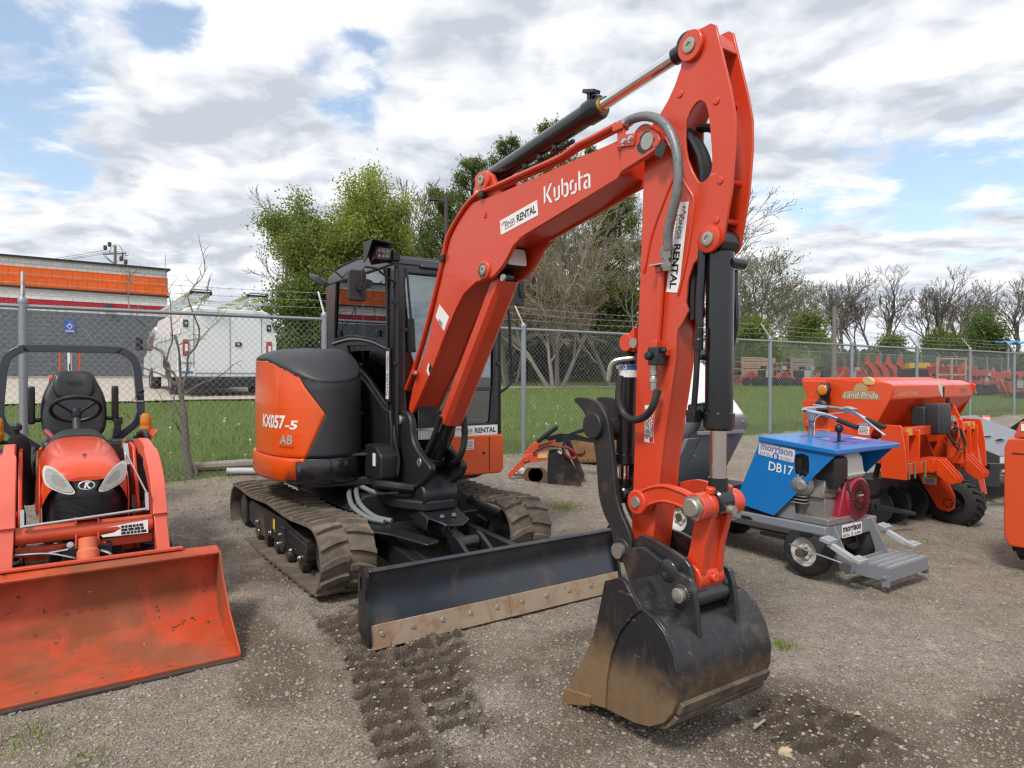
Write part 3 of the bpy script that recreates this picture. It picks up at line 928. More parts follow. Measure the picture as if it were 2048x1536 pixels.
# push arms and blade cylinder
a = MB()
for s in (-1, 1):
    a.bar(V(.36*s, .72, .28), V(.40*s, 2.04, .18), .09, .15)
    a.bar(V(.33*s, .72, .362), V(.36*s, 2.04, .262), .03, .012)
a.bar(V(-.40, 2.0, .2), V(.40, 2.0, .2), .14, .16)
a.cyl(V(-.33, 1.97, .29), V(.33, 1.97, .29), .045)
a.build('push_arm', M['black_satin'], ex, bevel=.008)
c = MB()
c.lathe(V(-.02, .72, .56), V(.0, 1.55, .36), [(0, .05), (.06, .06), (.7, .06), (.72, .065), (.8, .065), (.82, .03), (1, .03)], 20)
c.cyl(V(-.08, 1.62, .345), V(.08, 1.62, .345), .055)
for s in (-1, 1): c.prism([(1.52, .36), (1.60, .42), (1.67, .40), (1.95, .24), (1.95, .16), (1.70, .22)], s*.1-.015, s*.1+.015, LP)
cb_ = c.build('blade_cylinder', M['black'], ex, bevel=.004)
g = MB()
pl = [V(-.17, .86, .60), V(.10, .80, .64), V(.15, .98, .585), V(.14, 1.42, .46), V(.06, 1.46, .43), V(-.07, 1.44, .44), V(-.15, 1.30, .48)]
g.rings([pl, [p+Vector((0, 0, .012)) for p in pl]])
g.rings([[pl[0], pl[6], pl[6]+Vector((-.02, 0, -.09)), pl[0]+Vector((-.02, 0, -.09))], [q+Vector((.012, 0, 0)) for q in (pl[0], pl[6], pl[6]+Vector((-.02, 0, -.09)), pl[0]+Vector((-.02, 0, -.09)))]])
g.build('cylinder_guard', M['black'], cb_, bevel=.006)
g = MB()
for l, b in ((-.06, .92), (.06, .90), (-.05, 1.34), (.05, 1.34)):
    z = .62-.28*(b-.86)
    g.hexbolt(V(l, b, z+.006), (0, -.25, 1), .014, .018)
g.split('bolt', M['steel'], cb_)
c = MB()
c.prism(rnd_poly([(-.60, .95), (-.42, .92), (-.36, 1.25), (-.22, 1.62), (-.34, 1.66), (-.47, 1.35), (-.60, 1.20)], .03), .44, .455, lambda p, q, t: (p, -q, t-.10*(q-1.0)))
c.build('hose_guard', M['black'], ex, bevel=.004)
h = MB()
h.tube(spline([V(-.40, .45, .60), V(-.50, .62, .62), V(-.56, .85, .55), V(-.50, 1.0, .48), V(-.42, 1.12, .46)], 6), .02, 10)
h.tube(spline([V(-.34, .45, .62), V(-.44, .62, .63), V(-.50, .85, .56), V(-.45, 1.0, .485), V(-.36, 1.12, .46)], 6), .02, 10)
h.tube(spline([V(-.40, .55, .66), V(-.28, .72, .60), V(-.12, .82, .60), V(-.04, .95, .54), V(-.06, 1.0, .5)], 6), .02, 10)
h.tube(spline([V(.02, .80, .68), V(.12, .86, .66), V(.2, .92, .64), V(.19, 1.0, .58)], 6), .018, 10)
h.split('hydraulic_hose', mat('grey_hose', (.15, .17, .17), .55, dirt=(DUST, .2, 12)), ex)

# ---- superstructure: deck, skirt, counterweight, right cover
OUT = [(-.2, -1.08), (-.5, -1.0), (-.75, -.8), (-.93, -.5), (-1.0, -.2), (-1.0, .1), (-.96, .35), (-.86, .55), (-.7, .655), (-.52, .635), (-.38, .54), (-.31, .36), (-.3, .1)]
OUT = spline(OUT, 6)
def plan(sc, cen=(-.45, -.15)): return [(cen[0]+(p[0]-cen[0])*sc, cen[1]+(p[1]-cen[1])*sc) for p in OUT]
def rim(b): return float(np.interp(b, [-1.1, .1, .4, .6, .7], [1.71, 1.68, 1.60, 1.51, 1.49]))
def top(b): return float(np.interp(b, [-1.1, .10, .32, .5, .62, .7], [1.79, 1.785, 1.75, 1.68, 1.58, 1.52]))
lv = []
for z0, sc in ((.915, .985), (.93, .998), (1.1, 1.0), (1.3, 1.0), (1.45, .995)):
    lv.append([(p[0], p[1], z0) for p in plan(sc)])
lv.append([(p[0], p[1], rim(p[1])) for p in plan(.985)])
dome = [[(p[0], p[1], rim(p[1])+(top(p[1])-rim(p[1]))*t) for p in plan(sc)] for sc, t in ((.985, .0), (.955, .26), (.89, .50), (.79, .72), (.65, .88), (.45, .97), (.1, 1.0))]
# subdivide the walls vertically so that the colour line can be cut
walls = []
for a_, b_ in zip(lv[:-1], lv[1:]):
    for t in range(14):
        walls.append([tuple(np.array(p)*(1-t/14)+np.array(q)*t/14) for p, q in zip(a_, b_)])
walls.append(lv[-1])
nO = len(OUT)
def bfront(z):   # arc index where orange ends
    return np.interp(z, [.9, 1.25, 1.52, 1.7], [.0, 1.0, .0, -.9])
s_ix = np.arange(nO)
iA = min(range(nO), key=lambda i: abs(OUT[i][0]+.82)+abs(OUT[i][1]-.58)); iB = min(range(nO), key=lambda i: abs(OUT[i][0]+.69)+abs(OUT[i][1]-.655))
om, dm = MB(), MB()
def lim(z): return float(np.interp(z, [.9, 1.25, 1.53, 1.72], [iA, iB, iA-1.5, iA-9]))
def at(ring, x):
    k = max(0, min(nO-2, int(math.floor(x)))); f = x-k
    return V(*(np.array(ring[k])*(1-f)+np.array(ring[k+1])*f))
NC = 48
ro, rd = [], []
for r_ in walls:
    e = lim(r_[iA][2])
    ro.append([at(r_, e*i/NC) for i in range(NC+1)]); rd.append([at(r_, e+(nO-1-e)*i/NC) for i in range(NC+1)])
om.rings(ro, cap=False, closed=False); dm.rings(rd, cap=False, closed=False)
cover = om.build('side_cover', M['orange_cover'], ex, smooth=60, weld=.0008)
md = cover.modifiers.new('thick', 'SOLIDIFY'); md.thickness = .01; md.offset = 0
dk = dm.build('front_cover', M['grey_plastic'], ex, smooth=60, weld=.0008)
md = dk.modifiers.new('thick', 'SOLIDIFY'); md.thickness = .01; md.offset = 0
t_ = MB()
t_.rings([[V(*p) for p in r] for r in dome], cap=False, closed=False)
t_.add([V(*p) for p in dome[-1]], [tuple(range(nO))])
hood = t_.build('upper_hood', M['grey_plastic'], ex, smooth=60)
md = hood.modifiers.new('thick', 'SOLIDIFY'); md.thickness = .01; md.offset = 0
sm = MB()
for i in range(0, nO-1):
    sm.bar(V(lv[-1][i][0]*1.002, lv[-1][i][1], lv[-1][i][2]-.002), V(lv[-1][i+1][0]*1.002, lv[-1][i+1][1], lv[-1][i+1][2]-.002), .012, .006)
sm.build('cover_seam', M['ink'], ex, smooth=0, weld=.006)
# model name on the orange cover: follow the curved skin
def on_cover(mesh_obj, b0, l_at):
    pass
cw = MB()
k0 = plan(1.0)
def inter_l(b):
    best = min(((abs(p[1]-b), p[0]) for p in OUT if p[0] < -.6))
    return best[1]
Mk = frame(V(-1.0, .25, 1.185), Vector((0, -1, 0)), (-1, 0, 0))
def wrap_to_cover(o, off):
    me = o.data; Mw = o.matrix_basis.copy(); inv_ = Mw.inverted()
    kx = max(range(nO), key=lambda i: OUT[i][1])
    sp = [(p[0], p[1]) for p in OUT[:kx] if p[0] < -.55]
    bs = [p[1] for p in sp]; ls = [p[0] for p in sp]
    for v in me.vertices:
        q = Mw @ v.co
        b = -q.y; l = float(np.interp(b, bs, ls)) - off
        v.co = inv_ @ Vector((l, q.y, q.z))
t1 = text('KX057', .11, Mk, M['white'], cover, .40, .03, (-.03, 0), shear=.15, name='model_lettering'); wrap_to_cover(t1, .0085)
t2 = text('-5', .07, Mk, M['white'], cover, .12, .03, (.225, -.018), shear=.15, name='model_lettering'); wrap_to_cover(t2, .0085)
Mk2 = frame(V(-.97, .42, 1.05), Vector((0, -1, 0)), (-1, 0, 0))
t3 = text('AB', .075, Mk2, mat('silver_decal', (.6, .6, .62), .3, metal=.5), cover, .14, .03, (0, .0), shear=.1, name='angle_blade_lettering'); wrap_to_cover(t3, .0085)
t4 = text('POWER ANGLE BLADE', .013, Mk2, M['ink'], cover, .16, 0, (0, -.06), name='angle_blade_lettering'); wrap_to_cover(t4, .0085)
lt = MB()
lt.prism(rnd_poly([(-.12, .98), (-.03, .98), (-.03, 1.05), (-.12, 1.05)], .015), -1.012, -.998, LP); lt.build('cover_latch', M['orange_cover'], cover, bevel=.006)

# skirt / counterweight
def ring_at(z, sc): return [V(p[0], p[1], z) for p in plan(sc, (-.3, -.1))]
lo_, hi_ = MB(), MB()
R_ = [ring_at(.70, .93), ring_at(.715, 1.0), ring_at(.74, 1.025), ring_at(.88, 1.03), ring_at(.90, 1.02), ring_at(.905, .9)]
iS0 = min(range(nO), key=lambda i: abs(OUT[i][0]+.95)+abs(OUT[i][1]-.37)); iS1 = min(range(nO), key=lambda i: abs(OUT[i][0]+.82)+abs(OUT[i][1]-.58))
for r in range(len(R_)-1):
    for i in range(nO-1):
        q = [R_[r][i], R_[r][i+1], R_[r+1][i+1], R_[r+1][i]]
        z = (q[0].z+q[2].z)/2
        (lo_ if i < np.interp(z, [.7, .9], [iS0, iS1]) else hi_).add(q, [(0, 1, 2, 3)])
cwt = lo_.build('counterweight', M['orange_cover'], ex, smooth=60, weld=.0008); md = cwt.modifiers.new('thick', 'SOLIDIFY'); md.thickness = .014; md.offset = 0
sk = hi_.build('side_skirt', mat('gloss_black_skirt', (.014, .014, .018), .22, coat=.5), ex, smooth=60, weld=.0008); md = sk.modifiers.new('thick', 'SOLIDIFY'); md.thickness = .014; md.offset = 0
st = MB()
st.prism(rnd_poly([(-.80, .30), (-.68, .58), (-.42, .62), (-.16, .72), (-.16, .35), (-.4, .2)], .04), .905, .925, ZP)
st.build('step_mat', M['grey_plastic'], ex, bevel=.005)
Mw = frame(V(-.72, .46, .926), V(-.6, .56, .9)-V(-.72, .46, .9), (0, 0, 1))
wd2 = panel(.17, .055, Mw, M['white'], ex, 'warning_decal'); panel(.05, .055, Mw @ Matrix.Translation((-.06, 0, .001)), M['red_ink'], wd2, 'warning_triangle'); fine_print(Mw @ Matrix.Translation((.02, 0, 0)), .1, .05, 4, M['ink'], wd2)
# deck, engine bay walls behind the cab
dkk = MB()
dkk.prism(rnd_poly([(-.9, -.7), (-.3, -1.04), (.35, -1.0), (.9, -.6), (.92, .5), (.6, .78), (-.1, .80), (-.3, .62), (-.85, .5)], .08), .66, .73, ZP)
dkk.prism(rnd_poly([(-.28, -1.0), (.35, -.98), (.86, -.6), (.9, -.45), (-.24, -.45)], .08), .73, 1.45, ZP)
dkk.build('upper_deck', M['black_satin'], ex, bevel=.01)
# ---- left front corner under the cab (orange locker)
CB = .86                                   # cab front plane
bx = MB()
pts = [(0.231, 1.051), (0.801, 1.040), (0.817, 1.004), (0.817, 0.744), (0.791, 0.702), (0.193, 0.709), (0.147, 0.733)]
bx.prism(rnd_poly(pts, .02), .10, CB+.02, BP)
lk = bx.build('front_locker', M['orange_cover'], ex, bevel=.012)
d_ = MB()
q = [(0.343, 0.854), (0.515, 0.851), (0.510, 0.727), (0.333, 0.729)]
d_.prism(rnd_poly(q, .01), CB+.021, CB+.024, BP)
dd = d_.build('fuel_door', M['orange_cover'], lk, bevel=.002)
k_ = MB(); c0 = [(0.380, 0.789), (0.609, 0.888)]
k_.lathe(V(c0[0][0], CB+.022, c0[0][1]), V(c0[0][0], CB+.035, c0[0][1]), [(0, .040), (.6, .040), (1, .030), (1, .02), (.4, .018)], 20)
k_.build('lock_cup', M['orange_cover'], dd)
k_ = MB(); k_.cyl(V(c0[0][0], CB+.03, c0[0][1]), V(c0[0][0], CB+.039, c0[0][1]), .014); k_.cyl(V(c0[1][0], CB+.02, c0[1][1]), V(c0[1][0], CB+.03, c0[1][1]), .012); k_.split('lock', M['black'], lk)
sm = MB(); q = [(0.667, 1.035), (0.667, 0.719)]
sm.box(V(q[0][0], CB+.0215, (q[0][1]+q[1][1])/2), (.006, .003, q[0][1]-q[1][1]-.02)); 
for i in range(4):
    gg = [(0.262, 0.914)][0]; sm.box(V(gg[0], CB+.0215, gg[1]+.02-.016*i), (.07, .004, .006))
sm.split('panel_gap', M['ink'], lk, smooth=0)
q = [(0.406, 1.006), (0.510, 0.928)]
Mq = frame(V((q[0][0]+q[1][0])/2, CB+.0215, (q[0][1]+q[1][1])/2), (1, 0, 0), (0, -1, 0))
lb = panel(.10, .085, Mq, M['white'], lk, 'sticker'); fine_print(Mq, .085, .075, 6, M['ink'], lb, seed=3, fill=.35)
q = [(0.340, 1.088), (0.737, 1.091)]
kings(frame(V((q[0][0]+q[1][0])/2, CB+.016, (q[0][1]+q[1][1])/2-.005), (1, 0, 0), (0, -1, 0)), .43, .085, ex)

# ---- cab
CL, CR = -.215, .80                         # right (viewer's left) and left side of the cab
RZ = 2.5
side = rnd_poly([(CB, 1.02), (CB, 2.44), (CB-.05, 2.50), (.35, 2.535), (-.25, 2.54), (-.60, 2.49), (-.66, 2.42), (-.70, 1.7), (-.70, 1.02)], .03)
w_up = rnd_poly([(-0.408, 2.547), (-0.329, 2.574), (0.123, 2.585), (0.635, 2.500), (0.703, 2.337), (0.749, 1.824), (0.298, 1.881), (-0.083, 1.917), (-0.480, 1.894)], .03)
w_lo = rnd_poly([(-0.157, 1.834), (0.500, 1.813), (0.739, 1.740), (0.746, 1.308), (0.678, 1.330), (0.317, 1.537), (-0.121, 1.714)], .02)
cb2 = MB()
cb2.prism(side, CL, CL+.035, LP, holes=[w_up, w_lo])
door = rnd_poly([(CB-.08, 1.15), (CB-.08, 2.40), (.3, 2.45), (-.5, 2.42), (-.58, 1.7), (-.45, 1.15)], .06)
cb2.prism(side, CR-.035, CR, LP, holes=[door])
# front frame with windscreen opening
fo = rnd_poly([(CL, 1.0), (CR, 1.0), (CR, 2.40), (CR-.06, 2.46), (CL+.06, 2.46), (CL, 2.42)], .03)
fw = rnd_poly([(CL+.10, 1.13), (CR-.10, 1.13), (CR-.07, 1.5), (CR-.07, 2.34), (CR-.10, 2.38), (CL+.12, 2.38), (CL+.085, 2.34), (CL+.085, 1.5)], .05)
cb2.prism(fo, CB-.05, CB, BP, holes=[fw])
# rear frame
cb2.prism([(CL, 1.0), (CR, 1.0), (CR, 2.48), (CL, 2.48)], -.70, -.665, BP, holes=[rnd_poly([(CL+.08, 1.55), (CR-.08, 1.55), (CR-.08, 2.36), (CL+.08, 2.36)], .05)])
cb2.box(V((CL+CR)/2, .08, 1.04), (CR-CL-.08, 1.45, .08))
cabf = cb2.build('cab_frame', M['cab'], ex, bevel=.006)
rf = MB()
prof = [(CB+.01, 2.44), (CB-.02, 2.50), (.55, 2.545), (.1, 2.565), (-.35, 2.555), (-.62, 2.50), (-.69, 2.43), (-.62, 2.43), (CB-.05, 2.43)]
rf.prism(prof, CL-.012, CR+.012, LP)
rf.box(V((CL+CR)/2, .05, 2.565), (CR-CL-.3, .9, .03))
rf.box(V((CL+CR)/2+.05, CB-.0, 2.435), (CR-CL-.35, .06, .03))
rf.build('cab_roof', M['cab'], cabf, bevel=.012)
tr = MB()
tr.tube([V(CL+.022, CB+.004, z) for z in (1.02, 1.5, 2.0, 2.43)], .016, 8); tr.tube([V(CL-.012, CB-.11, z) for z in (1.05, 1.5, 2.0, 2.42)], .012, 8)
tr.split('corner_rail', M['black_satin'], cabf)
def seal(m, pts, fr, off, r=.011):
    P = [fr(p[0], p[1], off) for p in pts]; m.tube(P+[P[0]], r, 6)
s2 = MB(); seal(s2, fw, BP, CB+.002, .010); seal(s2, w_up, LP, CL-.002, .008); seal(s2, w_lo, LP, CL-.002, .008); seal(s2, door, LP, CR+.002, .01)
s2.split('window_seal', M['rubber'], cabf)
arcm = MB()
pp = spline([(-0.502, 1.856), (-0.065, 1.880), (0.390, 1.843), (0.774, 1.759)], 5)
arcm.tube([LP(p[0], p[1], CL-.004) for p in pp], .016, 8); arcm.build('side_trim', M['cab'], cabf)
def pane(name, pts, fr, t0, t1, m_): 
    g = MB(); g.prism(pts, t0, t1, fr); return g.build(name, m_, cabf, smooth=0)
pane('windscreen', fw, BP, CB-.022, CB-.019, M['glass'])
pane('side_window', w_up, LP, CL+.010, CL+.013, M['glass'])
pane('lower_window', w_lo, LP, CL+.010, CL+.013, M['glass'])
pane('door_window', door, LP, CR-.016, CR-.013, M['glass'])
pane('rear_window', rnd_poly([(CL+.08, 1.55), (CR-.08, 1.55), (CR-.08, 2.36), (CL+.08, 2.36)], .05), BP, -.683, -.68, M['glass'])
bar = MB()
bar.box(V((CL+CR)/2, CB-.03, 1.44), (CR-CL-.14, .03, .035)); bar.box(V(CL+.02, .18, 2.05), (.02, .025, .85)); bar.split('window_bar', M['cab'], cabf, bevel=.004)
lt = MB()
for p in [(-0.346, 1.944), (0.544, 1.907)]: lt.box(V(CL-.006, p[0], p[1]), (.02, .02, .06))
lt.split('window_latch', M['black_satin'], cabf, bevel=.004)
kn = MB()
for x, y in ((786,603), (791,727)):
    pass
for p in [(-0.231, 2.138), (-0.210, 1.649), (-0.204, 2.425), (-0.123, 1.918), (0.769, 1.655), (0.768, 1.134)]:
    kn.lathe(V(p[0], CB-.0, p[1]), V(p[0], CB+.03, p[1]), [(0, .012), (.4, .012), (.45, .017), (1, .015)], 12)
kn.split('rubber_stop', M['rubber'], cabf)
# wiper
wp = MB()
P_ = [(-0.113, 2.417), (-0.092, 2.159), (-0.070, 1.920), (-0.057, 1.759)]
wp.tube([V(p[0], CB+.02, p[1]) for p in P_], [.006, .008, .012, .015], 8)
Q_ = [(-0.100, 2.378), (-0.075, 1.839)]
wp.bar(V(Q_[0][0]-.012, CB+.012, Q_[0][1]), V(Q_[1][0]+.012, CB+.012, Q_[1][1]), .012, .012)
Q_ = [(-0.074, 2.000), (-0.075, 1.751)]
wp.box(V(Q_[0][0], CB+.012, (Q_[0][1]+Q_[1][1])/2), (.055, .035, .27), (0, R(-3), 0))
wp.build('windscreen_wiper', M['black_satin'], cabf, bevel=.006)
q = [(-0.091, 2.408)][0]
panel(.022, .055, frame(V(q[0], CB-.018, q[1]), (1, 0, 0), (0, -1, 0)), mat('pale_green_sticker', (.55, .75, .68), .5), cabf, 'sticker')
# interior: seat, consoles, levers
i_ = MB()
i_.prism(rnd_poly([(-.45, 1.5), (-.30, 1.45), (.12, 1.46), (.14, 1.55), (-.25, 1.58), (-.42, 2.2), (-.52, 2.25), (-.58, 2.2)], .05), .08, .55, LP)
i_.prism(rnd_poly([(-.50, 2.2), (-.43, 2.2), (-.47, 2.42), (-.55, 2.42)], .03), .20, .44, LP)
cabseat = i_.build('operator_seat', mat('seat_cloth', (.035, .036, .038), .85, bump=(200, .3, .002)), cabf, bevel=.03)
i_ = MB()
for x in (-.08, .66): i_.prism(rnd_poly([(-.4, 1.1), (.25, 1.1), (.35, 1.55), (.28, 1.68), (-.35, 1.66)], .04), x-.07, x+.07, LP)
for x in (-.05, .63): i_.tube(spline([V(x, .25, 1.65), V(x, .30, 1.75), V(x+.01, .30, 1.86)], 4), [.025]*4+[.03]*5, 8)
i_.box(V(-.06, .52, 1.72), (.12, .06, .22), (R(-20), 0, 0)); i_.box(V(.25, .6, 1.2), (.4, .2, .2))
i_.tube([V(.18, .55, 1.15), V(.17, .50, 1.55)], .015); i_.tube([V(.36, .55, 1.15), V(.37, .50, 1.55)], .015)
i_.split('control_console', M['grey_plastic'], cabf, bevel=.012)
i_ = MB(); i_.box(V(-.17, .42, 1.70), (.004, .17, .12)); i_.box(V(-.17, .35, 1.60), (.004, .06, .08)); i_.split('sticker', mat('pale_sticker', (.62, .78, .72), .5), cabf, smooth=0)
i_ = MB(); i_.prism(rnd_poly([(CL+.05, 2.36), (CR-.05, 2.36), (CR-.05, 2.45), (CL+.05, 2.45)], .03), -.6, .75, BP); i_.build('roof_lining', mat('light_lining', (.22, .23, .23), .9), cabf)
# right corner work lamp on a bracket
wl = MB()
c0 = [(-0.393, 2.496)][0]
wl.box(V(-.30, .80, 2.515), (.14, .10, .11), (R(-6), 0, R(-8)), (.85, .9)); wl.prism(rnd_poly([(-.43, 2.60), (-.24, 2.58), (-.235, 2.46), (-.36, 2.43)], .01), .74, .75, BP)
wl.prism([(-.42, 2.595), (-.22, 2.575), (-.22, 2.585), (-.42, 2.605)], .74, .93, BP)
wl.prism([(.74, 2.595), (.92, 2.595), (.80, 2.46), (.74, 2.44)], -.425, -.418, LP)
wl.box(V(-.20, .85, 2.50), (.06, .05, .07))
lamp = wl.build('work_lamp', M['black_satin'], ex, bevel=.004)
wl = MB(); wl.prism(rnd_poly([(-.365, 2.465), (-.245, 2.465), (-.245, 2.555), (-.365, 2.555)], .02), .852, .858, BP); wl.build('lamp_glass', mat('lamp_glass', (.05, .045, .045), .1, coat=.6), lamp)
wl = MB()
for i in range(3):
    for j in range(2): wl.lathe(V(-.34+.035*i, .858, 2.49+.04*j), V(-.34+.035*i, .862, 2.49+.04*j), [(0, .013), (1, .008)], 12)
wl.split('led', mat('led', (.35, .3, .28), .2, coat=.5), lamp)
# mirrors
def mirror(c, w_, h_, nm, arm):
    m = MB()
    pts = rnd_poly([(-w_/2, -h_/2), (w_/2, -h_/2), (w_/2, h_/2), (-w_/2, h_/2)], .03)
    m.prism(pts, -.012, .012, lambda p, q, t: (c[0]+p, -c[1]+t, c[2]+q))
    mo = m.build('mirror', M['grey_plastic'], ex, bevel=.01)
    m = MB(); m.tube(arm, .009, 8); m.box(V(c[0]+.005, c[1]+.02, c[2]-.01), (.03, .03, .06)); m.sphere(V(c[0]+.02, c[1]+.02, c[2]), .018, 10, 6)
    m.build('mirror_arm', M['black_satin'], mo, bevel=.002)
    return mo
q = [(-0.581, 2.224), (-0.554, 2.155), (-0.549, 2.357), (-0.377, 2.361), (-0.361, 2.298)]
mirror((q[0][0], 1.0, q[0][1]), .145, .235, 'm', [V(q[1][0], 1.02, q[1][1]), V(q[2][0], 1.02, q[2][1]-.02), V(q[2][0]+.02, 1.02, q[2][1]+.01), V(q[3][0]-.02, .98, q[3][1]+.005), V(q[3][0], .95, q[3][1]-.01), V(CL, .87, q[4][1]-.01), V(CL, .84, q[4][1]-.05)])
q = [(0.937, 2.278), (0.921, 2.382)]
mirror((q[0][0], .95, q[0][1]), .10, .23, 'm', [V(q[0][0]-.01, .97, q[0][1]), V(q[0][0]-.01, .97, q[1][1]), V(q[0][0]-.04, .95, q[1][1]+.01), V(CR, .86, q[1][1]-.02)])
m = MB(); q = [(-0.327, 2.423), (-0.220, 2.493), (-0.067, 2.425)]
m.lathe(V(-.42, q[0][0], q[0][1]-.0), V(-.41, q[0][0]+.02, q[0][1]+.03), [(0, .09), (.3, .10), (.6, .07), (1, .02)], 24)
m.tube(spline([V(-.41, q[0][0], q[0][1]+.02), V(-.38, q[0][0], q[0][1]+.10), V(-.30, q[0][0]+.05, q[0][1]+.10), V(CL, q[0][0]+.1, q[0][1]+.02)], 5), .009, 8)
m.build('mirror', M['black_satin'], ex)
# handrail on the door side
m = MB(); q = [(0.852, 2.190), (0.901, 2.148), (0.928, 1.828), (0.939, 1.514), (0.863, 1.381)]
m.tube(spline([V(CR, .80, q[0][1])]+[V(p[0], .82, p[1]) for p in q[1:4]]+[V(CR, .80, q[4][1])], 5), .013, 10)
m.build('grab_rail', M['black_satin'], ex)
# rental strip down the cab corner
q = [(0.742, 1.748), (0.809, 1.746), (0.788, 1.366)]
zc = (q[0][1]+q[2][1])/2
kings(frame(V(CL-.022, (q[0][0]+q[1][0])/2+.0, zc), (0, .03, -1), (-1, 0, 0)), q[0][1]-q[2][1], .052, ex)
bk = MB(); bk.box(V(CL-.012, (q[0][0]+q[1][0])/2, zc), (.018, .075, q[0][1]-q[2][1]+.05)); bk.build('corner_strip', M['cab'], ex, bevel=.004)
# ribbed side wall of the cab base behind the covers, hose bundle
rb = MB()
for i in range(7): rb.box(V(CL-.03, -.10+.035*i, 1.64-.07*i), (.05, .34, .045), (0, 0, R(4)))
rb.prism([(CB-.02, .74), (CB-.02, 1.10)]+[(0.809, 1.271), (0.703, 1.282), (0.343, 1.482), (-0.107, 1.664)]+[(-.45, 1.60), (-.45, .74)], CL-.02, CL+.02, LP)
rb.prism(rnd_poly([(.60, .74), (.92, .74), (.92, .93), (.80, 1.0), (.60, 1.0)], .03), -.36, -.2, LP)
rb.build('cab_base_panel', M['black_satin'], ex, bevel=.01)
st = MB(); q = [(0.854, 0.920)]; st.box(V(-.363, .80, .89), (.004, .05, .10)); st.build('sticker', M['white'], ex, smooth=0)
# ---- swing bracket
sb = MB()
outl = spline([(0.734, 1.240), (0.855, 1.281), (0.998, 1.252), (1.041, 1.168), (1.067, 1.053), (1.176, 0.966), (1.313, 0.904), (1.361, 0.853), (1.257, 0.747), (0.960, 0.630), (0.585, 0.577), (0.433, 0.598), (0.635, 0.708), (0.779, 0.767), (0.871, 0.878), (0.826, 1.035), (0.752, 1.151)], 2, True)
for l0, l1 in ((-.165, -.105), (.105, .165)):
    sb.prism(outl, l0, l1, LP)
sb.prism(rnd_poly([(.80, .55), (1.22, .55), (1.25, .66), (1.12, .80), (.80, .80)], .05), -.15, .15, LP)
sb.lathe(V(0, .88, .50), V(0, .88, .92), [(0, .10), (.05, .14), (.95, .14), (1, .10)], 28)
sb.prism(rnd_poly([(-.30, .60), (.34, .60), (.26, 1.0), (.14, 1.24), (-.14, 1.24), (-.26, 1.0)], .06), .52, .60, ZP)
swb = sb.build('swing_bracket', M['black_satin'], ex, bevel=.015)
p_ = MB(); q = [(0.864, 1.199)][0]
pin(p_, -.165, q[0], q[1], -1, .04, .02); q = [(1.189, 0.894)][0]; pin(p_, -.12, q[0], q[1], -1, .04, .05); p_.split('pivot_pin', M['pin'], swb)
hb = MB(); rg = random.Random(5)
for i in range(9):
    x = -.09+.024*i
    hb.tube(spline([V(x, .80, .75+.02*rg.random()), V(x+.01, .96, .95), V(x*.9, 1.02, 1.12), V(x*.8, 1.0, 1.3), V(x*.7, .95, 1.5)], 5), .012, 8)
hb.tube(spline([V(-.30, .72, .66), V(-.36, .85, .70), V(-.28, 1.02, .70), V(-.16, 1.08, .68)], 5), .035, 10)
hb.tube(spline([V(-.22, .86, 1.15), V(-.24, .92, 1.05), V(-.22, .95, .9), V(-.23, .95, .78)], 5), .012, 8)
hb.split('hydraulic_hose', M['hose'], ex)
hb = MB()
for i in range(9):
    x = -.09+.024*i; hb.cyl(V(x*.9, 1.02, 1.05), V(x*.9, 1.02, 1.12), .015, 10)
hb.box(V(0, 1.03, 1.13), (.26, .03, .02)); hb.build('hose_fitting', M['steel'], ex)
# ---- boom
BLf = [(0.905, 1.287), (0.986, 1.471), (1.107, 1.635), (1.272, 1.866), (1.320, 2.005), (1.489, 2.347), (1.578, 2.524), (1.698, 2.626), (1.840, 2.722)]
BRK = [(1.893, 2.845), (1.886, 2.894), (1.938, 2.915), (2.031, 2.905), (2.104, 2.861), (2.163, 2.763), (2.233, 2.713)]
BTP = [(2.838, 2.727), (3.286, 2.740), (3.510, 2.738), (3.561, 2.704), (3.584, 2.660), (3.558, 2.625), (3.510, 2.612)]
BBT = [(3.319, 2.575), (3.297, 2.550), (2.939, 2.483), (2.488, 2.401)]
NOOK = [(2.355, 2.383), (2.221, 2.364), (2.080, 2.330), (1.969, 2.280), (1.859, 2.199), (1.759, 2.111), (1.655, 2.019), (1.496, 1.843), (1.295, 1.595), (0.968, 1.250)]
main = BLf+[BRK[-1]]+BTP+BBT+NOOK
bm_ = MB()
inn = BLf+[BRK[-1]]+BTP[:1]+[(3.256, 2.738), (3.268, 2.573)]+BBT[2:]+NOOK
def inset(pts, d):
    out = []; n = len(pts)
    A = sum(pts[i][0]*pts[(i+1) % n][1]-pts[(i+1) % n][0]*pts[i][1] for i in range(n)); sg = 1 if A > 0 else -1
    for i in range(n):
        a = Vector(pts[i-1]); p = Vector(pts[i]); b = Vector(pts[(i+1) % n])
        t = ((p-a).normalized()+(b-p).normalized()).normalized(); nrm = Vector((-t.y, t.x))*sg
        out.append(tuple(p+nrm*d))
    return out
bm_.prism(inset(inn, .012), -.10, .10, LP)
for s in (-1, 1):
    bm_.prism(main, s*.115-.0 if s < 0 else .10, -.10 if s < 0 else .115, LP)
boom = bm_.build('boom', M['orange_boom'], ex, bevel=.004)
be = MB()      # cylinder ears, pin bosses, tip plates
ear = [(2.478, 2.392), (2.388, 2.352), (2.306, 2.274), (2.255, 2.237), (2.168, 2.191), (2.085, 2.182), (1.955, 2.177), (1.877, 2.149), (1.784, 2.114), (1.851, 2.202), (1.974, 2.278), (2.103, 2.332), (2.244, 2.365), (2.377, 2.387)]
for s in (-1, 1): be.prism(ear, s*.128 if s < 0 else .10, -.10 if s < 0 else .128, LP)
brk = [BLf[-1]]+BRK+[(2.134, 2.686), (1.918, 2.665)]
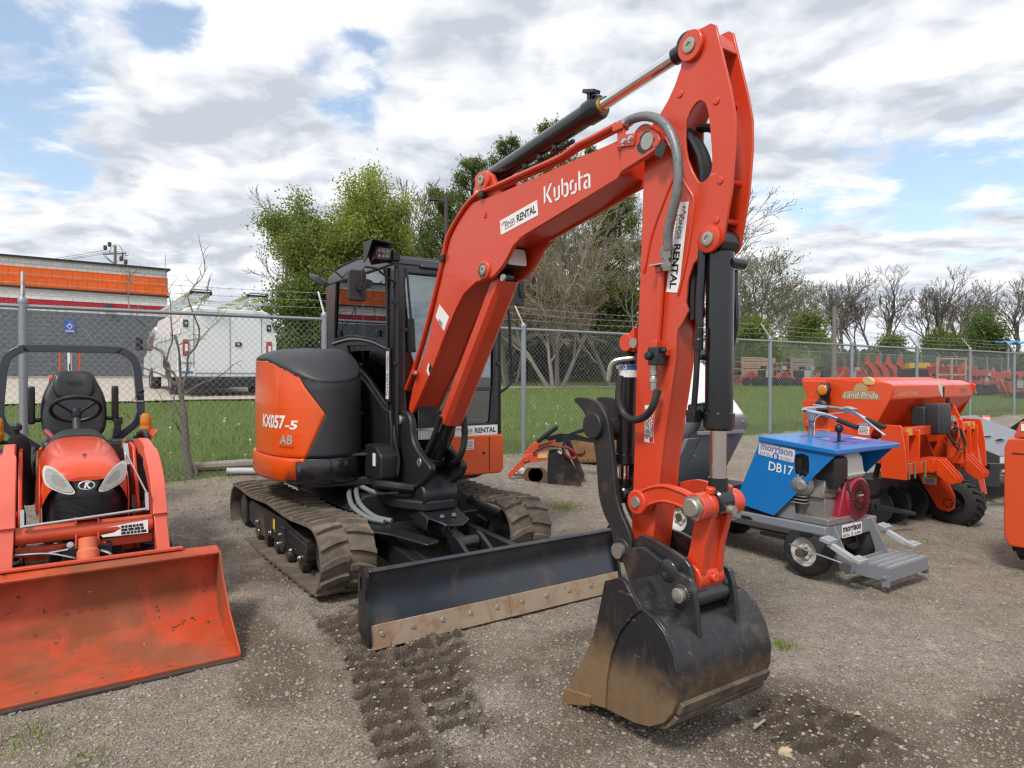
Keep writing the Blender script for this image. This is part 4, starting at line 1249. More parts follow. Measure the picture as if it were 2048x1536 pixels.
for s in (-1, 1): be.prism(brk, s*.085-.015, s*.085+.015, LP)
pp = [(2.066, 2.242), (2.032, 2.836)]
for s in (-1, 1):
    be.lathe(V(s*.12, *pp[0]), V(s*.145, *pp[0]), [(0, .066), (.8, .066), (1, .058)], 26)
    be.lathe(V(s*.09, *pp[1]), V(s*.125, *pp[1]), [(0, .062), (.8, .062), (1, .055)], 26)
tip = rnd_poly([(3.339, 2.728), (3.529, 2.728), (3.580, 2.695), (3.602, 2.651), (3.577, 2.616), (3.529, 2.603), (3.339, 2.567)], .01)
for s in (-1, 1): be.prism(tip, s*.135 if s < 0 else .114, -.114 if s < 0 else .135, LP)
for (u0) in [(2.030, 2.585), (3.363, 2.559)]: pass
be.box(V(-.118, *[(2.048, 2.606)][0]), (.02, .014, .04)); be.split('boom_bracket', M['orange_boom'], boom, bevel=.005)
bp = MB()
for q, l in (([(2.072, 2.240)][0], .145), ([(2.016, 2.841)][0], .125)):
    for s in (-1, 1):
        bp.lathe(V(s*l, *q), V(s*(l+.012), *q), [(0, .034), (.8, .034), (1, .028), (1, .015), (.4, .012)], 20)
q = [(3.518, 2.669)][0]
for s in (-1, 1): bp.lathe(V(s*.135, *q), V(s*.139, *q), [(0, .042), (1, .040)], 24)
q = [(2.267, 2.168)][0]
for s in (-1, 1): bp.lathe(V(s*.118, *q), V(s*.13, *q), [(0, .026), (1, .022)], 18)
bp.split('pivot_pin', M['pin'], boom)
# hydraulic pipe along the boom
pl_ = MB()
PP = [(0.884, 1.446), (1.061, 1.663), (1.260, 1.972), (1.432, 2.282), (1.485, 2.392), (1.566, 2.552), (1.775, 2.696), (1.958, 2.759), (2.199, 2.764), (2.523, 2.770), (2.819, 2.774), (2.942, 2.791), (3.005, 2.801), (3.106, 2.804), (3.295, 2.816)]
pl_.tube([V(-.125, *p) for p in spline(PP, 4)], .0145, 10)
pl_.tube([V(-.095, *p) for p in spline([(a-.03, b-.01) for a, b in PP], 4)], .0145, 10)
pl_.split('hydraulic_pipe', M['orange_boom'], boom)
cl = MB()
for p in [(1.495, 2.400), (2.030, 2.745)]: cl.box(V(-.12, *p), (.05, .05, .045))
cl.split('pipe_clamp', M['black_satin'], boom, bevel=.004)
cl = MB()
q = [(3.312, 2.807), (3.358, 2.808), (3.351, 2.701), (3.414, 2.674), (3.414, 2.713), (3.372, 2.745)]
for p in [(1.051, 1.577), (3.326, 2.792)]: cl.box(V(-.125, *p), (.05, .07, .035))
cl.box(V(-.13, *[(3.337, 2.752)][0]), (.014, .05, .15)); cl.box(V(-.138, *[(3.383, 2.709)][0]), (.016, .12, .06), (R(10), 0, 0)); cl.split('pipe_bracket', M['orange_boom'], boom, bevel=.004)
cl = MB()
for p in [(3.372, 2.705), (3.417, 2.707), (1.097, 1.569)]: cl.hexbolt(V(-.145, *p), (-1, 0, 0), .012, .014)
cl.split('bolt', M['steel'], boom)
# writing on the boom
def on_side(pa, pb, l, down=False):
    """frame on the near side face centred between two (b,z) points"""
    c = ((pa[0]+pb[0])/2, (pa[1]+pb[1])/2)
    return frame(V(l, *c), V(0, pb[0]-pa[0], pb[1]-pa[1]), (-1, 0, 0)), math.hypot(pb[0]-pa[0], pb[1]-pa[1])
q = [(2.228, 2.489), (2.622, 2.539)]
Mk, w_ = on_side(q[0], q[1], -.116); kings(Mk, w_, .092, boom)
q = [(2.683, 2.593), (3.089, 2.605)]
Mk, w_ = on_side(q[0], q[1], -.116); logo(Mk, w_, M['white'], boom, 'brand_lettering')
q = [(1.369, 1.979), (1.490, 1.978)]
st = MB(); st.prism([(1.423, 2.074), (1.564, 1.972), (1.490, 1.876), (1.361, 1.990)], -.117, -.1155, LP); so = st.build('sticker', M['white'], boom, smooth=0)
Mk, w_ = on_side(*[(1.396, 1.977), (1.494, 1.901)], -.118); fine_print(Mk, .07, .025, 2, M['ink'], so, seed=8)
st = MB(); st.prism([(1.249, 1.648), (1.297, 1.614), (1.257, 1.550), (1.217, 1.588)], -.117, -.1155, LP); so = st.build('warning_decal', M['white'], boom, smooth=0)
st = MB(); st.prism([(1.277, 1.644), (1.301, 1.614), (1.269, 1.569), (1.253, 1.603)], -.119, -.1175, LP); st.build('warning_pictogram', M['ink'], so, smooth=0)
st = MB(); st.prism([(1.907, 2.797), (1.945, 2.791), (1.945, 2.745), (1.907, 2.750)], -.1045, -.1035, LP); st.build('sticker', M['white'], boom, smooth=0)
wb = MB()      # weld beads along the plate seams, grease squeezed out at the pins
for pts_, l in ((BBT[2:]+NOOK, -.1015), (ear[:9], -.1165), (tip[5:], -.1165)):
    rgw = random.Random(2); P_ = spline(pts_, 8)
    for s in (-1, 1): wb.tube([V(s*l*-1*-1 if s > 0 else -s*l, p[0], p[1]+rgw.uniform(-.0012, .0012)) for p in P_], [.0045+rgw.uniform(-.0008, .0008) for _ in P_], 6)
wb.split('weld_bead', M['orange_boom'], boom)
gs_ = MB(); rgw = random.Random(6); q = [(3.514, 2.671), (3.606, 2.612), (2.058, 2.243)]
for (c_, r0) in ((q[0], .05), (q[1], .035), (q[2], .042)):
    gs_.prism([(c_[0]+r0*rgw.uniform(.75, 1.3)*math.cos(i*.35)-.006, c_[1]+r0*rgw.uniform(.8, 1.25)*math.sin(i*.35)-.006) for i in range(18)], -.1462 if r0 == .042 else -.1362, -.1345, LP)
gs_.split('grease_smear', mat('black_grease', (.008, .007, .006), .25, coat=.3), boom)
# boom work lamp in the nook
wl = MB(); q = [(2.245, 2.289)][0]
wl.box(V(-.01, q[0]-.05, q[1]+.03), (.17, .10, .13), (R(-12), 0, 0)); wl.box(V(-.01, q[0]-.12, q[1]+.08), (.10, .14, .04), (R(30), 0, 0)); wlo = wl.build('work_lamp', M['black_satin'], boom, bevel=.012)
wl = MB()
m4 = Matrix.Translation(V(-.01, q[0]-.002, q[1]+.02)) @ Euler((R(-12), 0, 0)).to_matrix().to_4x4()
wl.prism(rnd_poly([(-.075, -.055), (.075, -.055), (.075, .055), (-.075, .055)], .02), 0, .012, lambda a, b, t: tuple(m4 @ Vector((a, -t-.004, b))))
wl.build('lamp_glass', mat('frosted_lamp', (.72, .70, .72), .25, coat=.4), wlo, bevel=.003)

# ---- cylinders
def cylinder(name, pa, pb, r, rr, split, l=0, parent=ex, cap=True, mats=None):
    """barrel from pa, rod to pb"""
    a = V(l, *pa); b = V(l, *pb); d = b-a; Ln = d.length; d.normalize()
    m = MB()
    m.cyl(a-Vector((r*.9, 0, 0)), a+Vector((r*.9, 0, 0)), r*1.0, 24)
    e = split
    m.lathe(a+d*(r*.6), a+d*(Ln*e), [(0, r*.75), (.015, r), (.90, r), (.905, r*1.13), (.985, r*1.13), (1, r*.95)], 32)
    o = m.build(name, mats or M['black_cyl'], parent, smooth=40)
    m = MB(); m.cyl(a+d*(Ln*e), b-d*rr*1.6, rr, 28); m.build('piston_rod', M['chrome'], o)
    m = MB(); m.lathe(b-Vector((r*.8, 0, 0)), b+Vector((r*.8, 0, 0)), [(0, rr*1.5), (.1, rr*1.75), (.9, rr*1.75), (1, rr*1.5)], 24); m.lathe(b-d*rr*3.0, b, [(0, rr*1.2), (1, rr*1.3)], 20); m.build('rod_eye', M['black_cyl'], o)
    if cap:
        m = MB(); m.lathe(a+d*(Ln*e-.002), a+d*(Ln*e+.012), [(0, rr*1.32), (1, rr*1.15)], 28); m.build('rod_seal', mat('ochre_seal', (.45, .26, .05), .6), o)
    return o
q = [(1.894, 2.887), (3.669, 3.097)]
qb = [(3.054, 2.958)][0]
fr_ = math.hypot(qb[0]-q[0][0], qb[1]-q[0][1])/math.hypot(q[1][0]-q[0][0], q[1][1]-q[0][1])
ac = cylinder('arm_cylinder', q[0], q[1], .060, .034, fr_)
m = MB(); d3 = (V(0, *q[1])-V(0, *q[0])).normalized(); e3 = V(0, *q[0])+d3*(fr_*math.hypot(q[1][0]-q[0][0], q[1][1]-q[0][1]))
m.box(e3-d3*.03+Vector((-.05, 0, .075)), (.05, .10, .02), (R(18), 0, 0)); m.box(e3-d3*.06+Vector((-.03, 0, .06)), (.03, .03, .05))
for t in (.45, .60, .75): m.cyl(V(0, *q[0])+d3*t-Vector((0, 0, .055)), V(0, *q[0])+d3*t-Vector((0, 0, .085)), .022, 12)
m.tube([V(0, *q[0])+d3*t-Vector((-.02, 0, .085)) for t in (.12, .5, .9)], .014, 8); m.build('cylinder_fitting', M['black_cyl'], ac, bevel=.003)
q = [(1.117, 0.894), (2.096, 2.197)]
bc = cylinder('boom_cylinder', q[0], q[1], .062, .036, .62, cap=False)
gd = MB()
g0 = [(1.550, 1.413), (2.080, 2.180), (2.186, 2.161), (1.807, 1.384)]
d3 = (V(0, *q[1])-V(0, *q[0])).normalized(); nb = Vector((0, -d3.z, d3.y))  # square to the cylinder, in plane
c0 = V(0, *q[0])+d3*.42; c1 = V(0, *q[1])+d3*.02
up = d3.cross(Vector((1, 0, 0))).normalized()
if up.y > 0: up = -up
U_ = [(-.082, -.01), (-.082, .06), (-.05, .085), (.05, .085), (.082, .06), (.082, -.01), (.074, -.01), (.074, .055), (.045, .077), (-.045, .077), (-.074, .055), (-.074, -.01)]
gd.rings([[c+Vector((p, 0, 0))+up*h for p, h in U_] for c in (c0, c1)])
gd.build('cylinder_guard', M['orange_boom'], bc, bevel=.003)
m = MB(); m.box(c0+Vector((-.05, 0, 0))-d3*.02-up*.02, (.05, .06, .06)); m.lathe(c0-d3*.12+Vector((-.06, 0, .0)), c0-d3*.02+Vector((-.06, 0, .0)), [(0, .018), (1, .022)], 12)
m.build('cylinder_fitting', M['steel'], bc, bevel=.003)
m = MB()
for i, (x, y, z) in enumerate(((-.075, .02, 0), (-.10, -.03, 0), (.075, .03, 0))):
    m.tube(spline([c0+Vector((x, y, .02)), c0-d3*.18+Vector((x*1.1, y*1.2-.02, 0)), c0-d3*.34+Vector((x*1.1, y+.02, -.02)), V(x*1.2, .98, .76)], 6), .018, 8)
m.tube(spline([c0+Vector((.08, -.04, .12)), c0+Vector((.10, -.05, -.12)), c0+Vector((.08, .0, -.3)), V(.12, 1.05, .82)], 6), .024, 10)
m.split('hydraulic_hose', M['hose'], bc)

# ---- arm (stick)
SL = .067
so = [(3.836, 3.114), (3.717, 3.117), (3.691, 3.105), (3.679, 3.084), (3.662, 2.980), (3.626, 2.912), (3.582, 2.854), (3.535, 2.808), (3.480, 2.772)] + [(3.437, 2.662), (3.427, 2.549), (3.418, 2.317), (3.408, 2.076), (3.388, 1.727), (3.372, 1.289), (3.359, 0.977), (3.349, 0.771), (3.332, 0.653), (3.392, 0.608), (3.477, 0.627)] + [(3.509, 0.849), (3.538, 1.038), (3.550, 1.151), (3.572, 1.292), (3.609, 1.481), (3.636, 1.630), (3.648, 1.765), (3.687, 1.809), (3.711, 1.849), (3.696, 1.890), (3.710, 1.992), (3.739, 2.061), (3.785, 2.096), (3.846, 2.102), (3.889, 2.126), (3.908, 2.150), (3.949, 2.353), (3.966, 2.546), (3.965, 2.672), (3.941, 2.793), (3.885, 3.004), (3.861, 3.095)]
hole_ = spline([(3.779, 2.791), (3.807, 2.766), (3.824, 2.708), (3.838, 2.597), (3.844, 2.496), (3.831, 2.444), (3.792, 2.422), (3.761, 2.439), (3.705, 2.548), (3.690, 2.651), (3.698, 2.729), (3.742, 2.783)], 2, True)
sk_ = MB()
for s in (-1, 1):
    sk_.prism(so, s*SL if s < 0 else SL-.014, -SL+.014 if s < 0 else SL, LP, holes=[hole_])
# box section between the side plates: back plate, front plate
bxp = [(3.437, 2.662), (3.427, 2.549), (3.418, 2.317), (3.408, 2.076), (3.388, 1.727), (3.372, 1.289), (3.359, 0.977), (3.349, 0.771), (3.332, 0.653), (3.392, 0.608), (3.477, 0.627), (3.509, 0.849), (3.538, 1.038), (3.550, 1.151), (3.572, 1.292), (3.609, 1.481), (3.636, 1.630), (3.648, 1.789), (3.638, 1.906), (3.626, 2.049), (3.616, 2.214), (3.676, 2.401), (3.599, 2.618), (3.567, 2.698)]
sk_.prism(inset(bxp, .004), -SL+.012, SL-.012, LP)
tpc = [(3.839, 3.086), (3.874, 3.063), (3.907, 2.957), (3.875, 2.969)]
sk_.prism([(3.83, 3.085), (3.868, 3.05), (3.885, 2.99), (3.872, 2.985), (3.82, 3.06)], -SL+.012, SL-.012, LP)
arm = sk_.build('arm', M['orange_boom'], ex, bevel=.003)
m = MB()
for q in [(3.662, 2.860), (3.868, 2.760), (3.891, 2.406), (3.870, 2.237)]:
    m.lathe(V(-SL, *q), V(-SL-.006, *q), [(0, .017), (.8, .017), (1, .012)], 14)
for q in [(3.891, 2.406), (3.870, 2.237), (3.868, 2.760)]: m.cyl(V(-SL+.01, q[0]+.01, q[1]), V(SL-.01, q[0]+.01, q[1]), .013, 12)
bs = [(3.733, 3.051), (3.836, 2.158)]
for s in (-1, 1):
    m.lathe(V(s*SL, *bs[0]), V(s*(SL+.022), *bs[0]), [(0, .070), (.85, .070), (1, .066)], 28)
    m.lathe(V(s*SL, *bs[1]), V(s*(SL+.018), *bs[1]), [(0, .062), (.85, .062), (1, .058)], 28)
    m.lathe(V(s*(-SL+.014), *bs[1]), V(s*(-SL+.034), *bs[1]), [(0, .062), (1, .055)], 28)
ch = [(3.463, 2.696)][0]
m.cyl(V(-.112, *ch), V(.112, *ch), .075, 30)
# welded gusset ribs on the side
for pts_ in ([(3.570, 2.685), (3.639, 2.537), (3.571, 2.400), (3.484, 2.236), (3.435, 2.060)], [(3.639, 2.537), (3.699, 2.430), (3.743, 2.356), (3.735, 2.262), (3.701, 2.085), (3.653, 1.928)]):
    m.tube([V(-SL-.002, *p) for p in spline(pts_, 4)], .008, 8)
m.lathe(V(0, *[(3.304, 1.720)][0])-Vector((.07, 0, 0)), V(0, *[(3.304, 1.720)][0])+Vector((.07, 0, 0)), [(0, .045), (1, .045)], 24)
m.prism([(3.346, 1.797), (3.296, 1.757), (3.289, 1.684), (3.347, 1.670)], -.05, .05, LP)
m.build('arm_boss', M['orange_boom'], arm, bevel=.004)
m = MB()
for s in (-1, 1):
    m.lathe(V(s*(SL+.022), *bs[0]), V(s*(SL+.030), *bs[0]), [(0, .034), (.8, .034), (1, .030), (1, .014), (.3, .012)], 22)
    m.lathe(V(s*(SL+.018), *bs[1]), V(s*(SL+.026), *bs[1]), [(0, .032), (.8, .032), (1, .028), (1, .014), (.3, .012)], 22)
q = [(3.363, 1.716)][0]
m.cyl(V(-.07, *q), V(-.074, *q), .026, 18)
m.split('pivot_pin', M['pin'], arm)
q = [(3.678, 2.356), (3.618, 1.944)]
Mk, w_ = on_side(q[0], q[1], -SL-.002); kings(Mk, w_, .078, arm)
# pipe, coupler block and hose on the arm side
m = MB(); q = [(3.564, 2.055), (3.552, 1.866), (3.533, 1.687)]
m.tube([V(-SL-.018, *p) for p in q], .018, 10)
m.box(V(-SL-.02, *[(3.561, 2.067)][0]), (.04, .04, .05)); m.box(V(-SL-.02, *[(3.536, 1.699)][0]), (.05, .045, .04)); m.box(V(-SL-.01, *[(3.549, 1.665)][0]), (.03, .12, .035), (R(3), 0, 0))
m.split('arm_pipe', M['orange_boom'], arm, bevel=.004)
m = MB(); q = [(3.563, 1.645), (3.541, 1.646)]
m.box(V(-SL-.045, *q[0]), (.06, .065, .085)); m.lathe(V(-SL-.07, *q[1]), V(-SL-.095, *q[1]), [(0, .022), (.7, .022), (1, .016)], 8); m.cyl(V(-SL-.05, q[0][0]-.05, q[0][1]+.025), V(-SL-.05, q[0][0]+.06, q[0][1]+.025), .012, 10)
m.build('coupler_block', M['black'], arm, bevel=.004)
m = MB(); q = [(3.541, 1.603), (3.541, 1.483)]
m.lathe(V(-SL-.045, *q[0]), V(-SL-.045, *q[1]), [(0, .017), (.2, .017), (.22, .02), (.4, .02), (.42, .015), (.55, .021), (.68, .021), (.7, .018), (1, .018)], 10)
q2 = [(3.326, 1.644), (3.246, 1.620), (3.224, 1.529)]
m.tube(spline([V(-.02, *q2[0]), V(-.10, *q2[1]), V(-.11, *q2[2])], 5), .013, 8); m.split('hose_fitting', M['pin'], arm)
m = MB(); q = [(3.570, 1.484), (3.554, 1.401), (3.502, 1.353), (3.428, 1.335), (3.362, 1.361), (3.326, 1.430), (3.315, 1.550)]
m.tube(spline([V(-SL-.045, *q[0])]+[V(-.135, *p) for p in q[1:6]]+[V(-.115, *q[6])], 6), .018, 10); m.split('hydraulic_hose', M['hose'], arm)
m = MB(); q = spline([(3.347, 2.804), (3.424, 2.805), (3.517, 2.786), (3.607, 2.739), (3.674, 2.668), (3.716, 2.571), (3.728, 2.478), (3.717, 2.379), (3.684, 2.295), (3.652, 2.210), (3.640, 2.132)], 10)
nq = len(q)
m.tube([V(-.125-.03*math.sin(math.pi*i/nq), *p) for i, p in enumerate(q)], [.021+.0022*(i % 2) for i in range(nq)], 12); m.build('spiral_guarded_hose', mat('spiral_guard', (.20, .21, .22), .45, metal=.3, dirt=((.08, .08, .08), .3, 40)), arm)
m = MB(); m.lathe(V(-.125, *q[0]), V(-.125, *(np.array(q[0])+(np.array(q[6])-np.array(q[0]))*1.1)), [(0, .02), (.3, .026), (1, .026)], 10)
e_ = [(3.621, 2.148), (3.612, 2.045)]
m.lathe(V(-.125, *e_[0]), V(-.105, *e_[1]), [(0, .026), (.45, .026), (.5, .019), (.65, .019), (.66, .024), (.85, .024), (.86, .018), (1, .018)], 10)
m.box(V(-.09, *[(3.606, 2.119)][0]), (.006, .06, .09)); m.box(V(-.11, *[(3.575, 2.076)][0]), (.05, .09, .006)); m.split('hose_fitting', M['steel'], arm)
m = MB(); q = spline([(3.553, 2.735), (3.631, 2.712), (3.697, 2.639), (3.744, 2.545), (3.756, 2.451), (3.737, 2.363), (3.717, 2.205), (3.706, 1.998), (3.701, 1.812)], 6)
for x in (-.022, .022): m.tube([V(x, *p) for p in q], .02, 8)
m.tube([V(.04, p[0]+.02, p[1]) for p in spline([(3.661, 2.719), (3.744, 2.688), (3.784, 2.603), (3.793, 2.487)], 5)], .02, 8)
m.split('hydraulic_hose', M['hose'], arm)
q = [(3.472, 1.315)][0]; qq = [(3.472, 1.406), (3.473, 1.224)]
Mk = frame(V(-SL-.0015, *q), (0, .02, -1), (-1, 0, 0)); hh = qq[0][1]-qq[1][1]
dg = panel(hh, .062, Mk, M['white'], arm, 'danger_decal'); panel(hh*.98, .026, Mk @ Matrix.Translation((0, .016, .0006)), M['red_ink'], dg, 'danger_band')
flat_poly([[(-hh*.40, .006), (-hh*.40+.022, .006), (-hh*.40+.011, .026)]], Mk, M['yellow_ink'], dg, 'danger_triangle', .0022)
text('DANGER', .017, Mk, M['white'], dg, hh*.62, .02, (.05*hh, .016), lift=.0024); fine_print(Mk, hh*.8, .03, 4, M['ink'], dg, 0, -.015, 6)

# bucket cylinder on the front of the arm
q = [(3.836, 2.117), (3.841, 1.012)]
e0 = [(3.814, 2.098)]
bkc = cylinder('bucket_cylinder', [(3.839, 2.153)][0], [(3.830, 0.984)][0], .062, .036, .725, cap=False)
m = MB()
m.tube([V(-.085, *p) for p in [(3.784, 1.690), (3.774, 1.532), (3.760, 1.384)]], .014, 8)
m.box(V(-.08, *[(3.757, 1.368)][0]), (.05, .05, .055)); m.cyl(V(-.08, *[(3.757, 1.368)][0]), V(0, *[(3.755, 1.365)][0]), .018, 10); m.cyl(V(-.085, *[(3.790, 1.635)][0]), V(0, *[(3.797, 1.637)][0]), .014, 10)
m.lathe(V(-.085, *[(3.793, 1.768)][0]), V(-.085, *[(3.785, 1.667)][0]), [(0, .018), (.5, .018), (.52, .022), (1, .022)], 10)
m.tube(spline([V(-.07, *p) for p in [(3.793, 2.117), (3.788, 1.983), (3.780, 1.871), (3.780, 1.769)]], 4), .019, 8)
m.cyl(V(.0, *[(3.891, 2.054)][0]), V(.09, *[(3.896, 2.053)][0]), .024, 12); m.tube(spline([V(.085, *p) for p in [(3.853, 2.033), (3.853, 1.942), (3.859, 1.805), (3.835, 1.697), (3.805, 1.679)]], 5), .016, 8)
m.lathe(V(-.02, *[(3.778, 1.406)][0]), V(-.09, *[(3.741, 1.397)][0]), [(0, .026), (1, .024)], 10)
m.build('cylinder_pipe', M['black_cyl'], bkc, bevel=.003)

# ---- bucket linkage
lk_ = MB()
q = [(3.424, 0.925), (3.507, 0.986), (3.635, 1.023), (3.754, 1.026), (3.817, 0.997)]
for s in (-1, 1):
    lk_.one()
    top_ = spline([(3.455, .985), (3.52, 1.02), (3.62, 1.045), (3.72, 1.035), (3.80, 1.015)], 4); bot_ = spline([(3.80, .925), (3.72, .95), (3.62, .955), (3.53, .925), (3.47, .88)], 4)
    lk_.prism(top_+bot_, s*.115-.014, s*.115+.014, LP)
    lk_.lathe(V(s*.085, 3.455, .935), V(s*.145, 3.455, .935), [(0, .062), (.9, .062), (1, .055)], 26)
    lk_.lathe(V(s*.085, 3.815, .968), V(s*.14, 3.815, .968), [(0, .06), (1, .06)], 26)
    rib = [(p[0], p[1]-.004) for p in top_]
    for rr_ in (top_, bot_):
        lk_.tube([V(s*.130, p[0], p[1]+(-.010 if rr_ is top_ else .010)) for p in rr_], .008, 6)
lk_.split('guide_link', M['orange_boom'], ex, bevel=.003)
m = MB()
P0 = Vector((3.815, .968)); P1 = Vector((3.74, .625))
for s in (-1, 1):
    m.lathe(V(s*.040, *P0), V(s*.085, *P0), [(0, .062), (1, .062)], 26)
    m.prism([(3.765, .95), (3.865, .95), (3.815, .78), (3.80, .62), (3.69, .62), (3.735, .78)], s*.058-.018, s*.058+.018, LP)
    m.cyl(V(s*.06, P0.x+.02, P0.y+.055), V(s*.06, P0.x+.025, P0.y+.085), .022, 14)
m.lathe(V(-.085, *P1), V(.085, *P1), [(0, .065), (1, .065)], 28)
m.prism([(3.80, .90), (3.815, .90), (3.79, .66), (3.77, .66)], -.045, .045, LP)
m.cyl(V(0, P1.x+.055, P1.y+.005), V(0, P1.x+.085, P1.y+.008), .022, 14)
m.build('bucket_link', M['orange_boom'], ex, bevel=.006)
m = MB()
m.lathe(V(-.14, 3.815, .968), V(-.175, 3.815, .968), [(0, .048), (.2, .048), (.25, .042), (.85, .042), (1, .036)], 24); m.prism(rnd_poly([(3.77, .93), (3.84, .91), (3.87, .97), (3.84, 1.02), (3.77, 1.01)], .01), -.152, -.141, LP)
m.lathe(V(-.145, 3.455, .935), V(-.155, 3.455, .935), [(0, .03), (1, .026), (1, .012)], 18)
m.lathe(V(0, 3.89, .955), V(0, 3.92, .955), [(0, .022), (1, .02)], 14)
m.split('pivot_pin', M['pin'], ex)

# ---- coupler and bucket
def clay_mat(name, zlo, zhi, amt):
    m, nt, b = new_mat(name)
    tc = nt.new('ShaderNodeTexCoord').outputs['Object']
    sp = nt.new('ShaderNodeSeparateXYZ'); nt.l.new(tc, sp.inputs[0])
    n1 = nt.noise(tc, 4.5, 9, .68, .5); n2 = nt.noise(tc, 22, 6, .7); n3 = nt.noise(nt.mapping(tc, sc=(1, 1, .25)), 34, 5, .65)
    z_ = nt.math('ADD', sp.outputs[2], nt.math('MULTIPLY', nt.math('SUBTRACT', n1, .5), .42))
    k = nt.math('SUBTRACT', 1.0, nt.step(z_, zlo, zhi))
    clay = nt.mix(n2, (.12, .07, .032), (.26, .165, .085))
    steel = nt.mix(nt.step(n3, .5, .75), (.017, .017, .020), (.045, .042, .040))
    smear = nt.math('MULTIPLY', nt.step(n1, .55, .75), .55)
    steel = nt.mix(smear, steel, (.15, .11, .07))
    sc = nt.math('MULTIPLY', nt.step(nt.noise(nt.mapping(tc, sc=(1, .18, 1), rot=(.5, .3, .2)), 60, 3, .6), .66, .70), .5)
    steel = nt.mix(sc, steel, (.19, .165, .13))
    col = nt.mix(nt.math('MULTIPLY', k, amt), steel, clay)
    nt.l.new(col, b.inputs['Base Color'])
    nt.put(b.inputs['Roughness'], nt.math('ADD', .28, nt.math('ADD', nt.math('MULTIPLY', k, .5), nt.math('MULTIPLY', smear, .4)), clamp=True))
    nt.l.new(nt.bump(n2, .15, .004), b.inputs['Normal'])
    return m
M['claybucket'] = clay_mat('clay_stained_bucket', .10, .30, .8); M['claycutter'] = clay_mat('clay_stained_cutter', .14, .42, .95)
HW = .325
bo = [(3.445, 0.582), (3.543, 0.623), (3.576, 0.612), (3.683, 0.510), (3.740, 0.495), (3.807, 0.446), (3.858, 0.370), (3.886, 0.274), (3.881, 0.185), (3.853, 0.115), (3.809, 0.057), (3.727, 0.005), (3.629, -0.018), (3.464, -0.029), (3.343, -0.041), (3.188, -0.062), (3.188, -0.006), (3.317, 0.204), (3.368, 0.304), (3.407, 0.436)]
back_c = spline([(3.576, 0.612), (3.683, 0.510), (3.740, 0.495), (3.807, 0.446), (3.858, 0.370), (3.886, 0.274), (3.881, 0.185), (3.853, 0.115), (3.809, 0.057), (3.727, 0.005), (3.629, -0.018), (3.464, -0.029), (3.343, -0.041), (3.188, -0.062)], 4)
bk_ = MB()
inn_ = inset(back_c+back_c[::-1], 0)
n_ = len(back_c)
def off(pts, d):
    out = []
    for i, p in enumerate(pts):
        a = Vector(pts[max(i-1, 0)]); b = Vector(pts[min(i+1, len(pts)-1)]); t = (b-a).normalized(); out.append((p[0]-t.y*d, p[1]+t.x*d))
    return out
o1 = off(back_c, .018); o2 = off(back_c, -.018)
cen = Vector((3.5, .25))
thick = o1 if (Vector(o1[n_//2])-cen).length < (Vector(o2[n_//2])-cen).length else o2
bk_.prism(back_c+thick[::-1], -HW+.012, HW-.012, LP)
for s in (-1, 1): bk_.prism(bo, s*HW if s < 0 else HW-.016, -HW+.016 if s < 0 else HW, LP)
bkt = bk_.build('bucket', M['claybucket'], ex, bevel=.003)
dm_ = mat('dried_clay', (.20, .115, .05), .75, dirt=((.10, .06, .03), .35, 5), vary=.2)
m = MB()      # side cutter plates
sc_ = [(3.447, 0.583), (3.545, 0.624), (3.578, 0.613), (3.679, 0.507), (3.629, 0.468), (3.549, 0.375), (3.493, 0.259), (3.459, 0.115), (3.452, -0.021), (3.346, -0.040), (3.190, -0.061), (3.190, -0.005), (3.319, 0.206), (3.370, 0.305), (3.409, 0.437)]
for s in (-1, 1): m.prism(sc_, s*(HW+.014) if s < 0 else HW-.002, -HW+.002 if s < 0 else HW+.014, LP)
m.split('side_cutter', M['claycutter'], bkt, bevel=.003)
tz = [(3.346, -0.025), (3.162, -0.107), (3.031, -0.138), (3.162, -0.041), (3.256, -0.010)]
for i in range(5):
    l = -HW+.02+(2*HW-.04)*i/4
    m = MB(); m.one(); tb = tz[2]; dv = Vector(tz[2])-(Vector(tz[0])+Vector(tz[4]))*.5; tip = Vector(tz[2])+dv*.30
    m.prism([tuple(tip), (tz[1][0]-.01, tz[1][1]-.02), (tz[1][0]+.03, tz[1][1]+.035)], l-.022, l+.022, LP)
    m.prism([(tz[1][0]-.03, tz[1][1]-.02), (tz[0][0], tz[0][1]-.028), (tz[0][0]+.015, tz[0][1]+.03), (tz[3][0]+.01, tz[3][1]+.012), (tz[1][0]-.02, tz[1][1]+.04)], l-.042, l+.042, LP)
    m.build('tooth', dm_, bkt, bevel=.006)
m = MB()      # wear strips around the back
for i0 in ((.485, .52), (.555, .585), (.62, .64)):
    k0, k1 = int(i0[0]*n_), int(i0[1]*n_)+1
    q = off(back_c, .022 if thick is o2 else -.022)
    m.prism([back_c[k] for k in range(k0, k1+1)]+[q[k] for k in range(k1, k0-1, -1)], -HW+.02, HW-.02, LP)
m.split('wear_strip', mat('scuffed_strip', (.17, .14, .10), .5, metal=.3, dirt=((.03, .03, .03), .4, 9)), bkt, bevel=.003)
